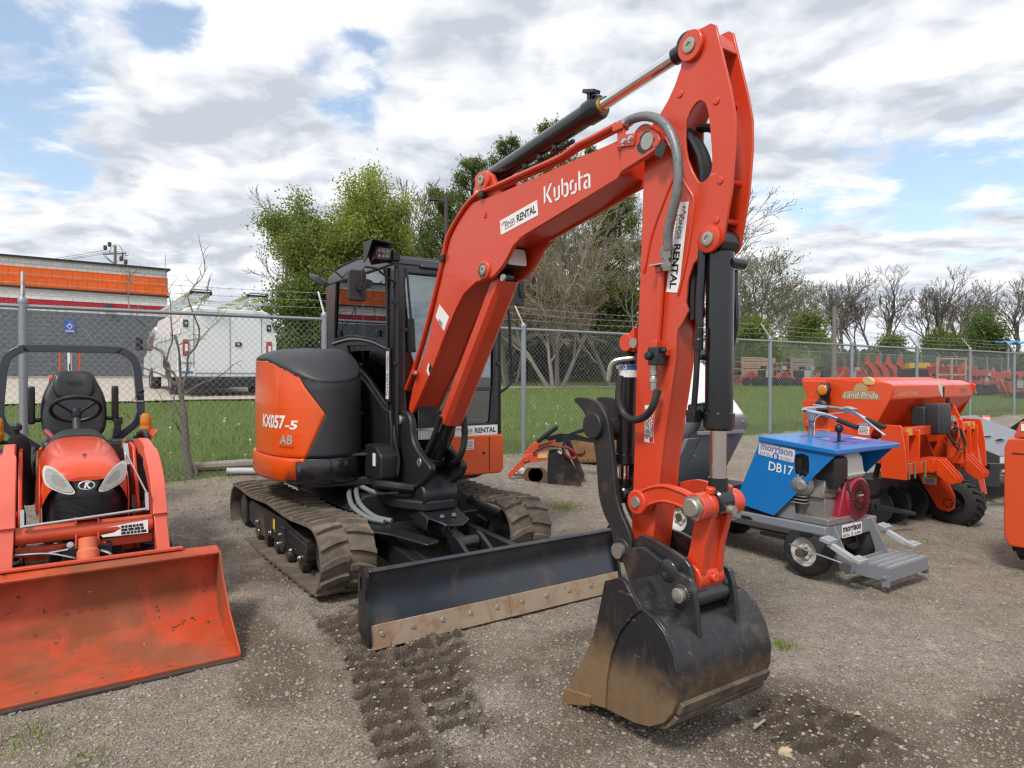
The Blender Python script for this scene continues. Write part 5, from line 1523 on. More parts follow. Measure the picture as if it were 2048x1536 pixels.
# hanger ears welded on the bucket
ear_l = .135
ea = [(3.359, 0.651), (3.415, 0.705), (3.509, 0.730), (3.612, 0.692), (3.683, 0.669), (3.800, 0.645), (3.820, 0.589), (3.837, 0.494), (3.849, 0.356), (3.824, 0.334), (3.781, 0.406), (3.684, 0.445), (3.591, 0.434), (3.510, 0.443), (3.415, 0.532)]
er = MB()
for s in (-1, 1): er.prism(rnd_poly(ea, .012), s*ear_l-.014, s*ear_l+.014, LP)
q = [(3.786, 0.558), (3.897, 0.599)]
er.cyl(V(-.16, *[(3.753, 0.565)][0]), V(.16, *[(3.753, 0.565)][0]), .045, 26)
er.build('bucket_ear', M['muddy'], bkt, bevel=.005)
m = MB()
for s in (-1, 1):
    q = [(3.753, 0.565)][0]; m.lathe(V(s*.149, *q), V(s*.185, *q), [(0, .045), (.2, .045), (.3, .034), (.9, .034), (1, .028)], 22)
m.split('pivot_pin', M['pin'], bkt)
# quick coupler
qc = MB()
qo = [(3.388, 0.720), (3.463, 0.777), (3.545, 0.769), (3.655, 0.739), (3.736, 0.715), (3.771, 0.685), (3.783, 0.631), (3.806, 0.591), (3.795, 0.516), (3.737, 0.477), (3.656, 0.541), (3.546, 0.543), (3.447, 0.572), (3.398, 0.635)]
for s in (-1, 1): qc.prism(rnd_poly(qo, .012), s*.102-.012, s*.102+.012, LP)
qp = [(3.666, 0.651)][0]
qc.lathe(V(-.16, *qp), V(.16, *qp), [(0, .035), (.03, .055), (.3, .055), (.31, .045), (.69, .045), (.7, .055), (.97, .055), (1, .035)], 26)
qq = [(3.770, 0.547)][0]; qc.cyl(V(-.11, *qq), V(.11, *qq), .042, 26)
qc.build('quick_coupler', M['muddy'], ex, bevel=.006)

# ---- thumb behind the arm
th = MB()
to = spline([(2.970, 1.424), (3.066, 1.435), (3.165, 1.411), (3.230, 1.349), (3.256, 1.273), (3.286, 1.097), (3.301, 0.971), (3.334, 0.875), (3.380, 0.808), (3.415, 0.740), (3.402, 0.662), (3.335, 0.635), (3.287, 0.676), (3.272, 0.763), (3.212, 0.842), (3.174, 0.941), (3.158, 1.083), (3.126, 1.238), (3.090, 1.302), (3.045, 1.367)], 3, True)
th.prism(to, -.135, -.105, LP)
th.prism([(p[0], p[1]) for p in to], .03, .06, LP)
q = [(3.126, 1.291)][0]
th.cyl(V(-.12, q[0]+.05, q[1]-.02), V(.05, q[0]+.05, q[1]-.02), .06, 26)
th.lathe(V(-.16, q[0]+.02, q[1]), V(-.12, q[0]+.02, q[1]), [(0, .045), (0, .07), (1, .075)], 24)
qv = [(3.343, 0.677)][0]
th.lathe(V(-.14, *qv), V(-.10, *qv), [(0, .06), (1, .07)], 24); th.cyl(V(-.12, *qv), V(.1, *qv), .04, 20)
thumb = th.build('thumb', mat('worn_black_steel', (.018, .018, .021), .45, dirt=((.09, .055, .035), .25, 6), vary=.2), ex, bevel=.005)
m = MB(); m.cyl(V(-.14, *qv), V(-.165, *qv), .038, 22); m.build('pivot_pin', M['pin'], thumb)
q = [(3.325, 1.709), (3.313, 0.962)]
tcy = cylinder('thumb_cylinder', (q[0][0]-.065, q[0][1]), (q[1][0]-.09, .93), .048, .028, .80, cap=False)
Mk = frame(V(-.046, q[0][0]-.085, q[0][1]-.16), (1, .35, 0), (-.4, 1, 0))
qn = [(3.332, 1.575)][0]
m = MB(); m.lathe(V(0, q[0][0]-.068, qn[1]+.035), V(0, q[0][0]-.070, qn[1]-.03), [(0, .0495), (1, .0495)], 32, cap=False); nd = m.build('notice_decal', M['white'], tcy)
m = MB(); m.lathe(V(0, q[0][0]-.068, qn[1]+.033), V(0, q[0][0]-.069, qn[1]+.008), [(0, .0502), (1, .0502)], 32, cap=False); m.build('notice_band', M['blue_ink'], nd)
tt = text('NOTICE', .022, frame(V(-.0515, q[0][0]-.065, qn[1]+.020), (.0, -1, 0), (-1, 0, 0)), M['white'], nd, .075, .02, lift=0)
# ------------------------------------------------------------------ fences
FD = 8.30                                  # distance of the near fence, square to the camera
POST0 = 2.54                              # along-fence position of a known post (metres)
def fence_mesh_panel(w, h, pitch, r):
    """one woven panel: local x along, z up; each picket is a zig-zag wire"""
    pitch = pitch/2
    n = int(round(w/pitch)); rows = int(round(h/pitch)); dz = h/rows; pitch = w/n
    vs = []; fs = []
    tri = [(0, 1), (.87, -.5), (-.87, -.5)]
    for i in range(n):
        x0 = i*pitch; base = len(vs)
        for k in range(rows+1):
            x = x0+(pitch if ((k+i) % 2) else 0); z = dz*k; y = .003 if (k+i) % 2 else -.003
            for a, b in tri: vs.append((x+a*r, y+b*r, z))
        for k in range(rows):
            for q in range(3):
                o = base+k*3
                fs.append((o+q, o+(q+1) % 3, o+3+(q+1) % 3, o+3+q))
        # cut ends standing above the rail
        o = len(vs); x = x0+(pitch if (rows+i) % 2 else 0)
        for dx in (-.018, .018):
            o = len(vs)
            for (px, pz) in ((x, h), (x+dx, h+.035)):
                for a, b in tri: vs.append((px+a*r, b*r, pz))
            for q in range(3): fs.append((o+q, o+(q+1) % 3, o+3+(q+1) % 3, o+3+q))
    me = np_mesh('wire_mesh', np.array(vs), np.array(fs), M['wire'])
    return me
def barbed(p0, p1, sag_=.02, r=.0028):
    m = MB(); p0 = Vector(p0); p1 = Vector(p1); L_ = (p1-p0).length
    pts = [p0.lerp(p1, i/8)-Vector((0, 0, sag_*math.sin(math.pi*i/8))) for i in range(9)]
    m.tube(pts, r, 4)
    k = int(L_/.13)
    for i in range(1, k):
        c = p0.lerp(p1, i/k)-Vector((0, 0, sag_*math.sin(math.pi*i/k)))
        a = random.uniform(0, 6)
        for s in (0, 1.6):
            v = Vector((.6*math.cos(a+s), .6*math.cos(a+s), math.sin(a+s)))*.017
            m.tube([c-v, c+v], .0022, 3)
    return m
def chain_fence(root, l0, posts, d, h, spacing, arm=(0, .30, .30), pr=.038, mesh=True, wires=3, pitch=.0715, wr=.0024, proto=None):
    """posts: list of along-fence positions; arm leans by arm[1] away (+d) and arm[2] up"""
    zs = []
    for p in posts:
        x, y = lu(p, d); zs.append(gz(x, y))
    inv_ = root.matrix_basis.inverted()
    W = lambda l, dd, z: inv_ @ Vector((*lu(l, dd), z))
    pan = proto
    for i, p in enumerate(posts):
        m = MB(); z = zs[i]
        m.lathe(W(p, d, z-.1), W(p, d, z+h+.03), [(0, pr), (1, pr)], 14)
        m.lathe(W(p, d, z+h+.03), W(p, d, z+h+.09), [(0, pr*1.1), (.5, pr*1.15), (1, pr*.7)], 14)
        for t in (.3, .62): m.lathe(W(p, d, z+h*t), W(p, d, z+h*t+.02), [(0, pr*1.08), (1, pr*1.08)], 14)
        ps = m.build('post', M['galv'], root)
        m = MB()
        m.bar(W(p, d, z+h+.06), W(p, d+arm[1], z+h+.06+arm[2]), .04, .022, (1, 0, 0)); m.build('barb_arm', mat_arm, ps, bevel=.004)
    for i in range(len(posts)-1):
        m = MB(); m.tube([W(posts[i], d, zs[i]+h), W(posts[i+1], d, zs[i+1]+h)], .0215, 10); m.build('top_rail', M['galv'], root)
        if mesh:
            if pan is None or abs(posts[i+1]-posts[i]-spacing) > .01:
                o = fence_mesh_panel(posts[i+1]-posts[i], h-.02, pitch, wr); o.parent = root
                if abs(posts[i+1]-posts[i]-spacing) <= .01: pan = o
            else:
                o = pan.copy(); link(o, root)
            sh = (zs[i+1]-zs[i])/(posts[i+1]-posts[i])
            a = W(posts[i], d, zs[i]+.02); bx = (W(posts[i+1], d, zs[i+1]+.02)-a)/(posts[i+1]-posts[i])
            o.matrix_local = Matrix(((bx.x, -bx.y, 0, a.x), (bx.y, bx.x, 0, a.y), (bx.z, 0, 1, a.z), (0, 0, 0, 1)))
        for k in range(wires):
            t = (k+.9)/wires
            m = barbed(W(posts[i], d+arm[1]*t, zs[i]+h+.06+arm[2]*t), W(posts[i+1], d+arm[1]*t, zs[i+1]+h+.06+arm[2]*t)); m.build('barbed_wire', M['wire'], root, smooth=0)
    return pan
mat_arm = mat('rusty_galvanised_arm', (.38, .37, .35), .6, metal=.4, dirt=((.22, .13, .07), .3, 9), vary=.15)
fr = empty('chain_link_fence', (*lu(0, FD), 0), 0, 'tall grey chain link fence with barbed wire, crossing behind the excavator and tractor', 'fence')
SPC = 3.05
def along(px, d):
    """position along the fence seen at image column px"""
    t = (px-1024)/1360
    return d*(t*Lx+Ly)/(Lx-t*Ly)
l1050 = along(1047, FD)
posts = [l1050+SPC*k for k in range(-4, 10)]
chain_fence(fr, 0, posts, FD, 1.86, SPC, arm=(0, .22, .30))
# second fence around the storage yard, far behind the lawn
fr2 = empty('chain_link_fence', (*lu(36, 25), 0), 0, 'distant chain link fence with slanted barbed wire arms around the equipment yard', 'fence')
chain_fence(fr2, 0, [29+3.05*k for k in range(16)], 25.5, 1.9, SPC, arm=(0, .3, .3), wires=2, pitch=.0715, wr=.0022)
# ------------------------------------------------------------------ compact tractor with loader
TX, TY, TYAW = -3.29, 5.142, .61
tr_ = empty('tractor', (TX, TY, 0), TYAW, 'small faded orange tractor with front loader bucket and folded roll bar, black seat empty', 'tractor')
def tyre(m, c, R_, w, rim, lugs=18, lug=.018, n=40, chev=True):
    """tyre with its axle along local x"""
    x0 = c[0]-w/2
    m.one()
    prof = [(0, rim), (.06, R_*.80), (.16, R_*.93), (.3, R_*.985), (.5, R_), (.7, R_*.985), (.84, R_*.93), (.94, R_*.80), (1, rim), (.8, rim*.97), (.2, rim*.97), (0, rim)]
    m.lathe(Vector((x0, c[1], c[2])), Vector((x0+w, c[1], c[2])), prof, n, cap=False)
    for i in range(lugs):
        for s in (-1, 1):
            a0 = 2*math.pi*(i+(.5 if s > 0 else 0))/lugs
            va = []
            for t, da in ((.02, 0), (.44, .55)):
                x = c[0]+s*t*w if not chev else c[0]+s*t*w
                for da2 in (-.10, .10):
                    a = a0+(da*2*math.pi/lugs if chev else 0)+da2*2*math.pi/lugs*1.6
                    for rr_ in (R_*.93 if t > .4 else R_*.98, (R_*.95 if t > .4 else R_)+lug):
                        va.append((x, c[1]+math.sin(a)*rr_, c[2]+math.cos(a)*rr_))
            m.add(va, [(0, 1, 3, 2), (4, 6, 7, 5), (1, 5, 7, 3), (0, 4, 5, 1), (2, 3, 7, 6)])
def wheel(parent, l, b, z, R_, w, rim, rim_mat, side, lugs=18, lug=.018, chev=True, name='wheel', hubr=.05):
    m = MB(); tyre(m, (l, -b, z), R_, w, rim, lugs, lug, chev=chev)
    ty = m.build(name, M['rubber'], parent, smooth=40)
    m = MB()
    f = l+side*w*.42; k = l+side*w*.15
    m.lathe(V(k, b, z), V(f, b, z), [(0, hubr), (.02, rim*.75), (.55, rim*.82), (.8, rim*.95), (1, rim*1.02), (1, rim*.93), (.6, rim*.72), (.2, rim*.6), (.2, hubr), (.6, hubr), (.6, .002)], 30)
    for i in range(5):
        a = 2*math.pi*i/5
        p = V(k+side*.02, b+math.cos(a)*rim*.42, z+math.sin(a)*rim*.42); m.hexbolt(p, (side, 0, 0), .012, .02)
    m.build('rim', rim_mat, ty, smooth=40)
    return ty
# loader bucket
bp_ = [(2.0, -.07), (1.64, -.055), (1.46, .03), (1.37, .19), (1.365, .33), (1.39, .445), (1.49, .425)]
lb_ = MB()
io = [(p[0]+.012*(1 if 0 < i < 6 else 0), p[1]+.012) for i, p in enumerate(bp_)]
pp = bp_[:6]+[(1.39, .455), (1.50, .43), (1.495, .415), (1.40, .433)]+io[4:0:-1]+[(2.0, -.055)]
lb_.prism(pp, -.70, .70, LP)
sp_ = [(2.01, -.075), (1.64, -.06), (1.45, .025), (1.36, .19), (1.355, .33), (1.38, .455), (1.50, .435), (1.58, .30), (1.76, .12), (2.01, -.035)]
M['bucket_in'] = mat('rust_worn_orange', (.50, .058, .015), .5, wear=((.045, .03, .022), .11, 16), dirt=((.20, .06, .022), .50, 2.4), vary=.25, scr=1.0)
lbo = lb_.build('loader_bucket', M['bucket_in'], tr_, bevel=.003)
lb2 = MB()
for s in (-1, 1): lb2.prism(rnd_poly(sp_, .02), s*.70-.005, s*.70+.005, LP)
lb2.split('side_plate', M['orange_scraped'], lbo, bevel=.002)
lb2 = MB(); lb2.prism([(2.03, -.082), (2.03, -.072), (1.90, -.058), (1.90, -.068)], -.71, .71, LP); lb2.build('cutting_edge', mat('worn_edge', (.09, .07, .06), .5, metal=.4, dirt=((.05, .035, .03), .4, 10)), lbo)
lb2 = MB(); lb2.prism([(1.35, .30), (1.33, .32), (1.33, .44), (1.365, .45), (1.36, .30)], -.6, .6, LP); lb2.prism([(1.40, .458), (1.38, .458), (1.38, .475), (1.42, .475), (1.42, .458)], -.5, .5, LP); lb2.build('top_flange', M['orange_old'], lbo, bevel=.003)
# loader arms and frame
for s in (-1, 1):
    m = MB()
    cl_ = spline([(.02, .99), (.40, 1.03), (.75, .98), (1.02, .84), (1.14, .66), (1.16, .63)], 5)
    w_ = .034
    c3 = [V(s*.40, p[0], p[1]) for p in cl_]
    wid = [.038]*16+[.046]*20
    rg = []
    for i, p in enumerate(c3):
        d = (c3[min(i+1, len(c3)-1)]-c3[max(0, i-1)]).normalized(); n = Vector((0, -d.z, d.y)); w2 = .031 if i < 10 else .043
        h2 = .055 if i < 10 else .06
        rg.append([p+Vector((-w2, 0, 0))-n*h2, p+Vector((w2, 0, 0))-n*h2, p+Vector((w2, 0, 0))+n*h2, p+Vector((-w2, 0, 0))+n*h2])
    m.rings(rg)
    m.bar(V(s*.40, 1.13, .66), V(s*.42, 1.33, .16), .075, .11, (0, -1, .3))
    la = m.build('loader_arm', M['orange_faded'], tr_, bevel=.01)
    m = MB()
    m.prism(rnd_poly([(.30, .30), (.52, .30), (.55, .62), (.30, 1.02), (.02, 1.04), (.0, .92), (.22, .80)], .03), s*.345-.012, s*.345+.012, LP)
    m.prism(rnd_poly([(.30, .30), (.45, .30), (.45, .62), (.20, .98), (.02, 1.0), (.0, .92), (.22, .80)], .03), s*.455-.012, s*.455+.012, LP)
    m.bar(V(s*.33, .42, .34), V(s*.16, .42, .34), .16, .08)
    if s > 0: m.bar(V(.44, -.02, 1.0), V(.53, -.05, 1.12), .10, .012); m.box(V(.44, .0, 1.02), (.07, .02, .08))
    m.build('loader_frame', M['orange'], tr_, bevel=.006)
    m = MB(); m.lathe(V(s*.40, .44, .46), V(s*.40, .95, .80), [(0, .04), (.05, .045), (.62, .045), (.63, .03), (.64, .022), (1, .022)], 18); m.build('lift_cylinder', M['orange'], tr_, bevel=.002)
    m = MB(); m.prism(rnd_poly([(1.27, .12), (1.35, .10), (1.345, .42), (1.32, .46), (1.26, .32)], .02), s*.30-.008, s*.30+.008, LP); m.prism(rnd_poly([(1.27, .12), (1.35, .10), (1.345, .42), (1.32, .46), (1.26, .32)], .02), s*.47-.008, s*.47+.008, LP); m.build('bucket_bracket', M['orange_old'], lbo, bevel=.003)
    m = MB(); m.box(V(s*.375, 1.33, .30), (.045, .05, .14)); m.box(V(s*.375, 1.33, .39), (.06, .06, .035)); m.build('quick_hitch_latch', M['steel'], lbo, bevel=.008)
m = MB()
m.cyl(V(-.36, 1.14, .60), V(.36, 1.14, .60), .052, 30)
m.box(V(0, 1.12, .50), (.72, .03, .05))
for s in (-1, 1): m.prism(rnd_poly([(1.08, .68), (1.18, .68), (1.20, .50), (1.14, .44), (1.06, .52)], .02), s*.058-.006, s*.058+.006, LP)
m.box(V(0, 1.13, .672), (.12, .11, .01)); m.cyl(V(-.10, 1.165, .49), V(.10, 1.165, .49), .028, 20)
m.build('cross_tube', M['orange_old'], tr_, bevel=.003)
m = MB(); m.lathe(V(0, 1.215, .56), V(0, 1.325, .25), [(0, .050), (.2, .050), (.24, .060), (1, .060)], 26); m.build('bucket_cylinder', mat('pale_orange_paint', (.66, .16, .075), .45, wear=((.08, .05, .04), .05, 30)), tr_)
m = MB(); m.cyl(V(-.125, 1.165, .49), V(-.10, 1.165, .49), .02, 14); m.hexbolt(V(-.09, 1.19, .525), (0, -1, .4), .012, .015); m.split('bolt', M['steel'], tr_)
m = MB()
m.cyl(V(-.325, 1.20, .665), V(.325, 1.20, .700), .0095, 12)
m.bar(V(-.325, 1.20, .66), V(-.325, 1.17, .76), .02, .014); m.bar(V(.325, 1.20, .69), V(.325, 1.17, .80), .02, .014)
m.tube([V(.325, 1.17, .80), V(.27, .55, 1.0)], .007, 8); m.bar(V(.275, .6, .92), V(.27, .5, 1.06), .03, .02)
m.build('level_indicator', M['steel'], tr_)
m = MB(); st_ = [(.10, .03), (.33, .06), (.33, -.055), (.08, -.05), (.07, -.03), (.14, -.02), (.18, .01), (.16, .03)]
Mf = frame(V(0, 1.193, .585), (1, 0, 0), (0, -1, .15)); m.prism([(p[0]+.0, p[1]*.72) for p in st_], 0, .002, lambda a, b, t: tuple(Mf @ Vector((a, b, t)))); so = m.build('torn_decal', M['white'], tr_, smooth=0)
fine_print(Mf @ Matrix.Translation((0, 0, .0015)), .14, .06, 3, M['ink'], so, .25, -.005, 4, .8)
m = MB(); m.tube(spline([V(-.36, 1.18, .50), V(-.2, 1.2, .49), V(-.06, 1.2, .44)], 5), .009, 8); m.tube(spline([V(-.36, 1.16, .49), V(-.25, 1.19, .49), V(-.1, 1.2, .50)], 5), .009, 8); m.tube(spline([V(.07, 1.2, .47), V(.12, 1.22, .44), V(.13, 1.2, .36), V(.07, 1.18, .33)], 6), .012, 8); m.split('hydraulic_pipe', M['steel'], tr_)
# hood
def hood_ring(b, w, zb, zt, e=3.2):
    n = 22; out = []
    for i in range(n+1):
        a = math.pi*(1-i/n)
        c_, s_ = math.cos(a), math.sin(a)
        x = w*math.copysign(abs(c_)**(2/e), c_); z = zb+(zt-zb)*(abs(s_)**(2/e))
        out.append(V(x, b, z))
    return out
secs = [(1.13, .09, .90, .925), (1.115, .17, .88, .955), (1.085, .215, .80, .985), (1.03, .238, .72, 1.012), (.90, .252, .66, 1.045), (.6, .262, .64, 1.085), (.3, .268, .64, 1.105), (.12, .262, .66, 1.105)]
m = MB(); m.rings([hood_ring(*s) for s in secs], cap=False, closed=False); m.add(hood_ring(*secs[0]), [tuple(range(23))])
hd = m.build('hood', M['orange'], tr_, smooth=50)
md = hd.modifiers.new('s', 'SUBSURF'); md.levels = md.render_levels = 1
m = MB()
def nose_ring(z, w, b0): return [V(w*math.sin(a)*1.0, b0-.20*(1-math.cos(a))*1.0, z) for a in [(-1.35+2.7*i/20) for i in range(21)]]
m.rings([nose_ring(.56, .222, 1.10), nose_ring(.62, .232, 1.118), nose_ring(.80, .235, 1.128), nose_ring(.86, .232, 1.122), nose_ring(.93, .20, 1.105)], cap=True, closed=False)
gl_ = m.build('grille', mat('grille_plastic', (.010, .010, .014), .3, coat=.3), tr_, smooth=50)
m = MB()
for k in range(24):
    z = .595+.0075*k
    r_ = nose_ring(z, .236, 1.1275)
    m.tube(r_[4:17], .0016, 4)
m.build('grille_slats', M['black_satin'], gl_)
m = MB(); m.tube(nose_ring(.795, .237, 1.131), .003, 6); m.build('grille_rib', M['black_satin'], gl_)
for s in (-1, 1):
    pts = spline([(.085, .885), (.062, .835), (.10, .828), (.155, .85), (.205, .885), (.222, .93), (.222, .985), (.205, 1.005), (.165, .985), (.12, .94)], 4, True)
    def hp(p, q, t, s=s): return V(s*p, 1.163-1.25*p*p-.2*max(0, q-.86)-.008+t, q)
    m = MB(); m.prism(pts, 0, .012, hp); h_ = m.build('headlight', mat('headlight_surround', (.66, .64, .56), .25, coat=.5, vary=.15), tr_, smooth=40)
    m = MB()
    cx_, cz_ = .145, .912
    m.prism([(cx_+(p-cx_)*.85, cz_+(q-cz_)*.82) for p, q in pts], .012, .017, hp); m.build('lamp_glass', mat('lamp_lens', (.46, .46, .42), .12, metal=.75, coat=.9, vary=.4, bump=(70, .5, .006)), h_)
    m = MB(); m.prism([(cx_+(p-cx_)*.45, cz_+(q-cz_)*.42) for p, q in pts], .017, .019, hp); m.build('reflector', mat('reflector', (.34, .33, .30), .2, metal=.6), h_)
Me = frame(V(0, 1.134, .872), (1, 0, 0), (0, -1, .12))
m = MB(); el = [(.046*math.cos(2*math.pi*i/28), .029*math.sin(2*math.pi*i/28)) for i in range(28)]
m.prism(el, 0, .006, lambda a, b, t: tuple(Me @ Vector((a, b, t)))); em = m.build('emblem', mat('emblem_silver', (.7, .7, .72), .25, metal=.6), tr_, bevel=.002)
m = MB(); m.prism([(p[0]*.84, p[1]*.8) for p in el], .006, .0075, lambda a, b, t: tuple(Me @ Vector((a, b, t)))); m.build('emblem_field', M['ink'], em)
flat_poly([[(-.016, -.02), (-.006, -.02), (.004, .02), (-.006, .02)], [(.006, .02), (.020, .02), (.004, .001), (.024, -.02), (.010, -.02), (-.004, 0)]], Me, M['white'], em, 'emblem_letter', .0078)
m = MB(); m.prism([(-.011, -.012), (0, -.018), (.011, -.012), (.0, .022)], 0, .006, lambda a, b, t: tuple(frame(V(0, .93, 1.043), (1, 0, 0), (0, -.25, 1)) @ Vector((a, b, t)))); m.build('hood_badge', M['black'], hd)
for s in (-1, 1):
    m = MB(); m.prism(rnd_poly([(1.02, .60), (1.05, .80), (.95, .92), (.15, .96), (.15, .60)], .04), s*.238-.004, s*.238+.004, LP); m.build('hood_side', M['orange'], tr_, bevel=.003)
# dash, steering wheel, seat
m = MB()
m.rings([hood_ring(.14, .235, .66, 1.115), hood_ring(.05, .23, .66, 1.155), hood_ring(-.05, .19, .66, 1.14), hood_ring(-.10, .15, .66, 1.08)], cap=True, closed=False)
m.tube([V(.0, -.02, 1.08), V(.0, -.13, 1.24)], .03, 10)
m.build('dashboard', M['grey_plastic'], tr_, smooth=50)
m = MB()
cst = V(0, -.14, 1.27); ax = (V(0, -.14, 1.27)-V(0, .02, 1.06)).normalized(); ux = Vector((1, 0, 0)); uy = ax.cross(ux)
ring = [cst+ux*(.165*math.cos(2*math.pi*i/32))+uy*(.165*math.sin(2*math.pi*i/32))+ax*.03 for i in range(33)]
m.one(); m.tube(ring, .015, 10, cap=False)
for a in (90, 215, 325): m.tube([cst-ax*.02, cst+ux*(.155*math.cos(R(a)))+uy*(.155*math.sin(R(a)))+ax*.03], .012, 8)
m.lathe(cst-ax*.05, cst+ax*.01, [(0, .03), (1, .045)], 16); m.build('steering_wheel', M['black_satin'], tr_)
m = MB()
def seat_ring(t, w, z, b, th):
    out = []
    for i in range(20):
        a = 2*math.pi*i/20; c_, s_ = math.cos(a), math.sin(a)
        out.append(V(w*math.copysign(abs(c_)**.6, c_), b+th*math.copysign(abs(s_)**.7, s_)-.05*abs(c_)**2*0+.03*abs(c_), z))
    return out
m.rings([seat_ring(0, .15, 1.03, -.47, .05), seat_ring(0, .215, 1.08, -.47, .065), seat_ring(0, .232, 1.2, -.50, .07), seat_ring(0, .232, 1.33, -.535, .075), seat_ring(0, .20, 1.44, -.565, .07), seat_ring(0, .165, 1.50, -.58, .07), seat_ring(0, .145, 1.56, -.59, .065), seat_ring(0, .11, 1.595, -.595, .045)])
seat = m.build('seat', mat('black_vinyl', (.016, .017, .020), .42, coat=.1), tr_, smooth=60, sub=1)
m = MB(); m.rings([seat_ring(0, .10, 1.35, -.505, .04), seat_ring(0, .135, 1.40, -.51, .05), seat_ring(0, .15, 1.47, -.525, .055), seat_ring(0, .135, 1.55, -.545, .05), seat_ring(0, .10, 1.585, -.56, .03)]); m.build('headrest_pad', mat('black_vinyl_pad', (.018, .019, .022), .42, coat=.1), seat, smooth=60, sub=1)
m = MB(); m.box(V(0, -.36, 1.0), (.44, .40, .10)); m.build('seat_cushion', mat('black_vinyl_seat', (.016, .017, .020), .42, coat=.1), seat, bevel=.03)
flat_poly([[((x-1.875)*.026, (y-.5)*.026) for x, y in p] for p in LOGO_K], frame(V(0, -.462, 1.50), (1, 0, 0), (0, -1, .12)), mat('embossed', (.006, .006, .008), .5), seat, 'brand_lettering', 0, .004)
for s in (-1, 1):
    m = MB(); m.box(V(s*.285, -.45, 1.32), (.05, .06, .30), (R(4), 0, R(0))); m.cyl(V(s*.22, -.47, 1.2), V(s*.29, -.47, 1.2), .018, 12); m.build('armrest', M['black_satin'], seat, bevel=.015)
m = MB(); m.lathe(V(-.20, -.30, 1.13), V(-.13, -.22, 1.05), [(0, .012), (.2, .024), (.8, .02), (1, .012)], 12); m.build('lever_grip', mat('faded_red_grip', (.28, .05, .05), .5), tr_)
# roll bar
rp = [(-.50, 1.0), (-.55, 1.06), (-.525, 1.20), (-.50, 1.40), (-.47, 1.66), (-.455, 1.73), (-.40, 1.775), (.36, 1.775), (.415, 1.73), (.43, 1.66), (.46, 1.45), (.475, 1.3), (.47, 1.22), (.42, 1.13), (.20, .98)]
rp = [(-.24, .96), (-.44, 1.13), (-.485, 1.22), (-.49, 1.3), (-.48, 1.45), (-.465, 1.60), (-.435, 1.70), (-.365, 1.755), (-.28, 1.772), (.28, 1.772), (.365, 1.755), (.435, 1.70), (.465, 1.60), (.48, 1.45), (.49, 1.3), (.485, 1.22), (.44, 1.13), (.24, .96)]
path = spline([V(l, -.62-.0*abs(z-1.4), z) for l, z in rp], 4)
m = MB(); rg = []
for i, p in enumerate(path):
    p = Vector(p); d = (Vector(path[min(i+1, len(path)-1)])-Vector(path[max(i-1, 0)])).normalized(); n = Vector((d.z, 0, -d.x)); f = Vector((0, 1, 0))
    rg.append([p+n*.03+f*.04, p-n*.03+f*.04, p-n*.03-f*.04, p+n*.03-f*.04])
m.rings(rg); rb_ = m.build('roll_bar', mat('slate_paint', (.032, .040, .055), .35, coat=.3), tr_, bevel=.006)
m = MB(); m.lathe(V(.49, -.60, 1.385), V(.49, -.60, 1.43), [(0, .012), (.4, .012), (.5, .032), (1, .03)], 8); m.box(V(.485, -.62, 1.36), (.06, .08, .05)); m.build('pivot_knob', M['black_satin'], rb_, bevel=.004)
m = MB(); m.tube([V(.44+.018*math.cos(a), -.57, 1.345+.018*math.sin(a)) for a in [i*.42 for i in range(16)]], .004, 6); m.cyl(V(.44, -.58, 1.33), V(.51, -.58, 1.33), .008, 8); m.split('lock_pin', M['steel'], rb_)
# fenders, amber lamps, controls
for s in (-1, 1):
    m = MB(); m.prism(spline([(-.05, .62), (-.02, .80), (-.10, .93), (-.30, .985), (-.55, .98), (-.80, .90), (-.80, .86), (-.55, .93), (-.30, .935), (-.14, .89), (-.07, .78), (-.09, .62)], 3, True), s*.40-.13, s*.40+.13, LP)
    m.prism(rnd_poly([(-.05, .60), (-.02, .95), (-.60, .99), (-.60, .6)], .05), s*.27-.01, s*.27+.01, LP); m.build('fender', M['grey_plastic'], tr_, bevel=.012)
    m = MB(); m.rings([[V(s*.50+.045*sc*math.cos(a), -.35+.03*math.sin(a)*sc, z) for a in [2*math.pi*i/18 for i in range(18)]] for z, sc in ((1.05, .7), (1.06, 1), (1.12, 1.05), (1.135, .93), (1.145, 1.0), (1.21, .9), (1.235, .55))]); tl = m.build('turn_lamp', M['amber'], tr_, smooth=45)
    m = MB(); m.box(V(s*.50, -.39, 1.13), (.085, .04, .19)); m.box(V(s*.46, -.40, 1.04), (.10, .03, .03)); m.build('lamp_housing', M['black_satin'], tl, bevel=.01)
m = MB(); m.box(V(.30, -.12, .93), (.18, .26, .20)); m.box(V(.30, -.12, 1.035), (.15, .22, .02)); m.tube(spline([V(.42, -.10, 1.0), V(.42, -.05, 1.09), (V(.46, .02, 1.10)), V(.47, .04, 1.0)], 5), .022, 10); m.build('side_console', M['grey_plastic'], tr_, bevel=.015)
m = MB()
for l, z in ((.30, 1.02), (.345, .97)): m.lathe(V(l, .03, z-.03), V(l+.01, .05, z+.04), [(0, .014), (.5, .018), (1, .01)], 10)
m.split('control_knob', mat('ochre_knob', (.38, .2, .05), .45), tr_)
m = MB(); m.tube([V(-.36, .05, .85), V(-.37, .06, 1.15)], .010, 8); m.lathe(V(-.37, .06, 1.12), V(-.37, .06, 1.21), [(0, .012), (.4, .018), (.5, .034), (.8, .034), (1, .02)], 14); lvr = m.build('loader_lever', M['black_satin'], tr_)
m = MB(); rr2 = random.Random(3)
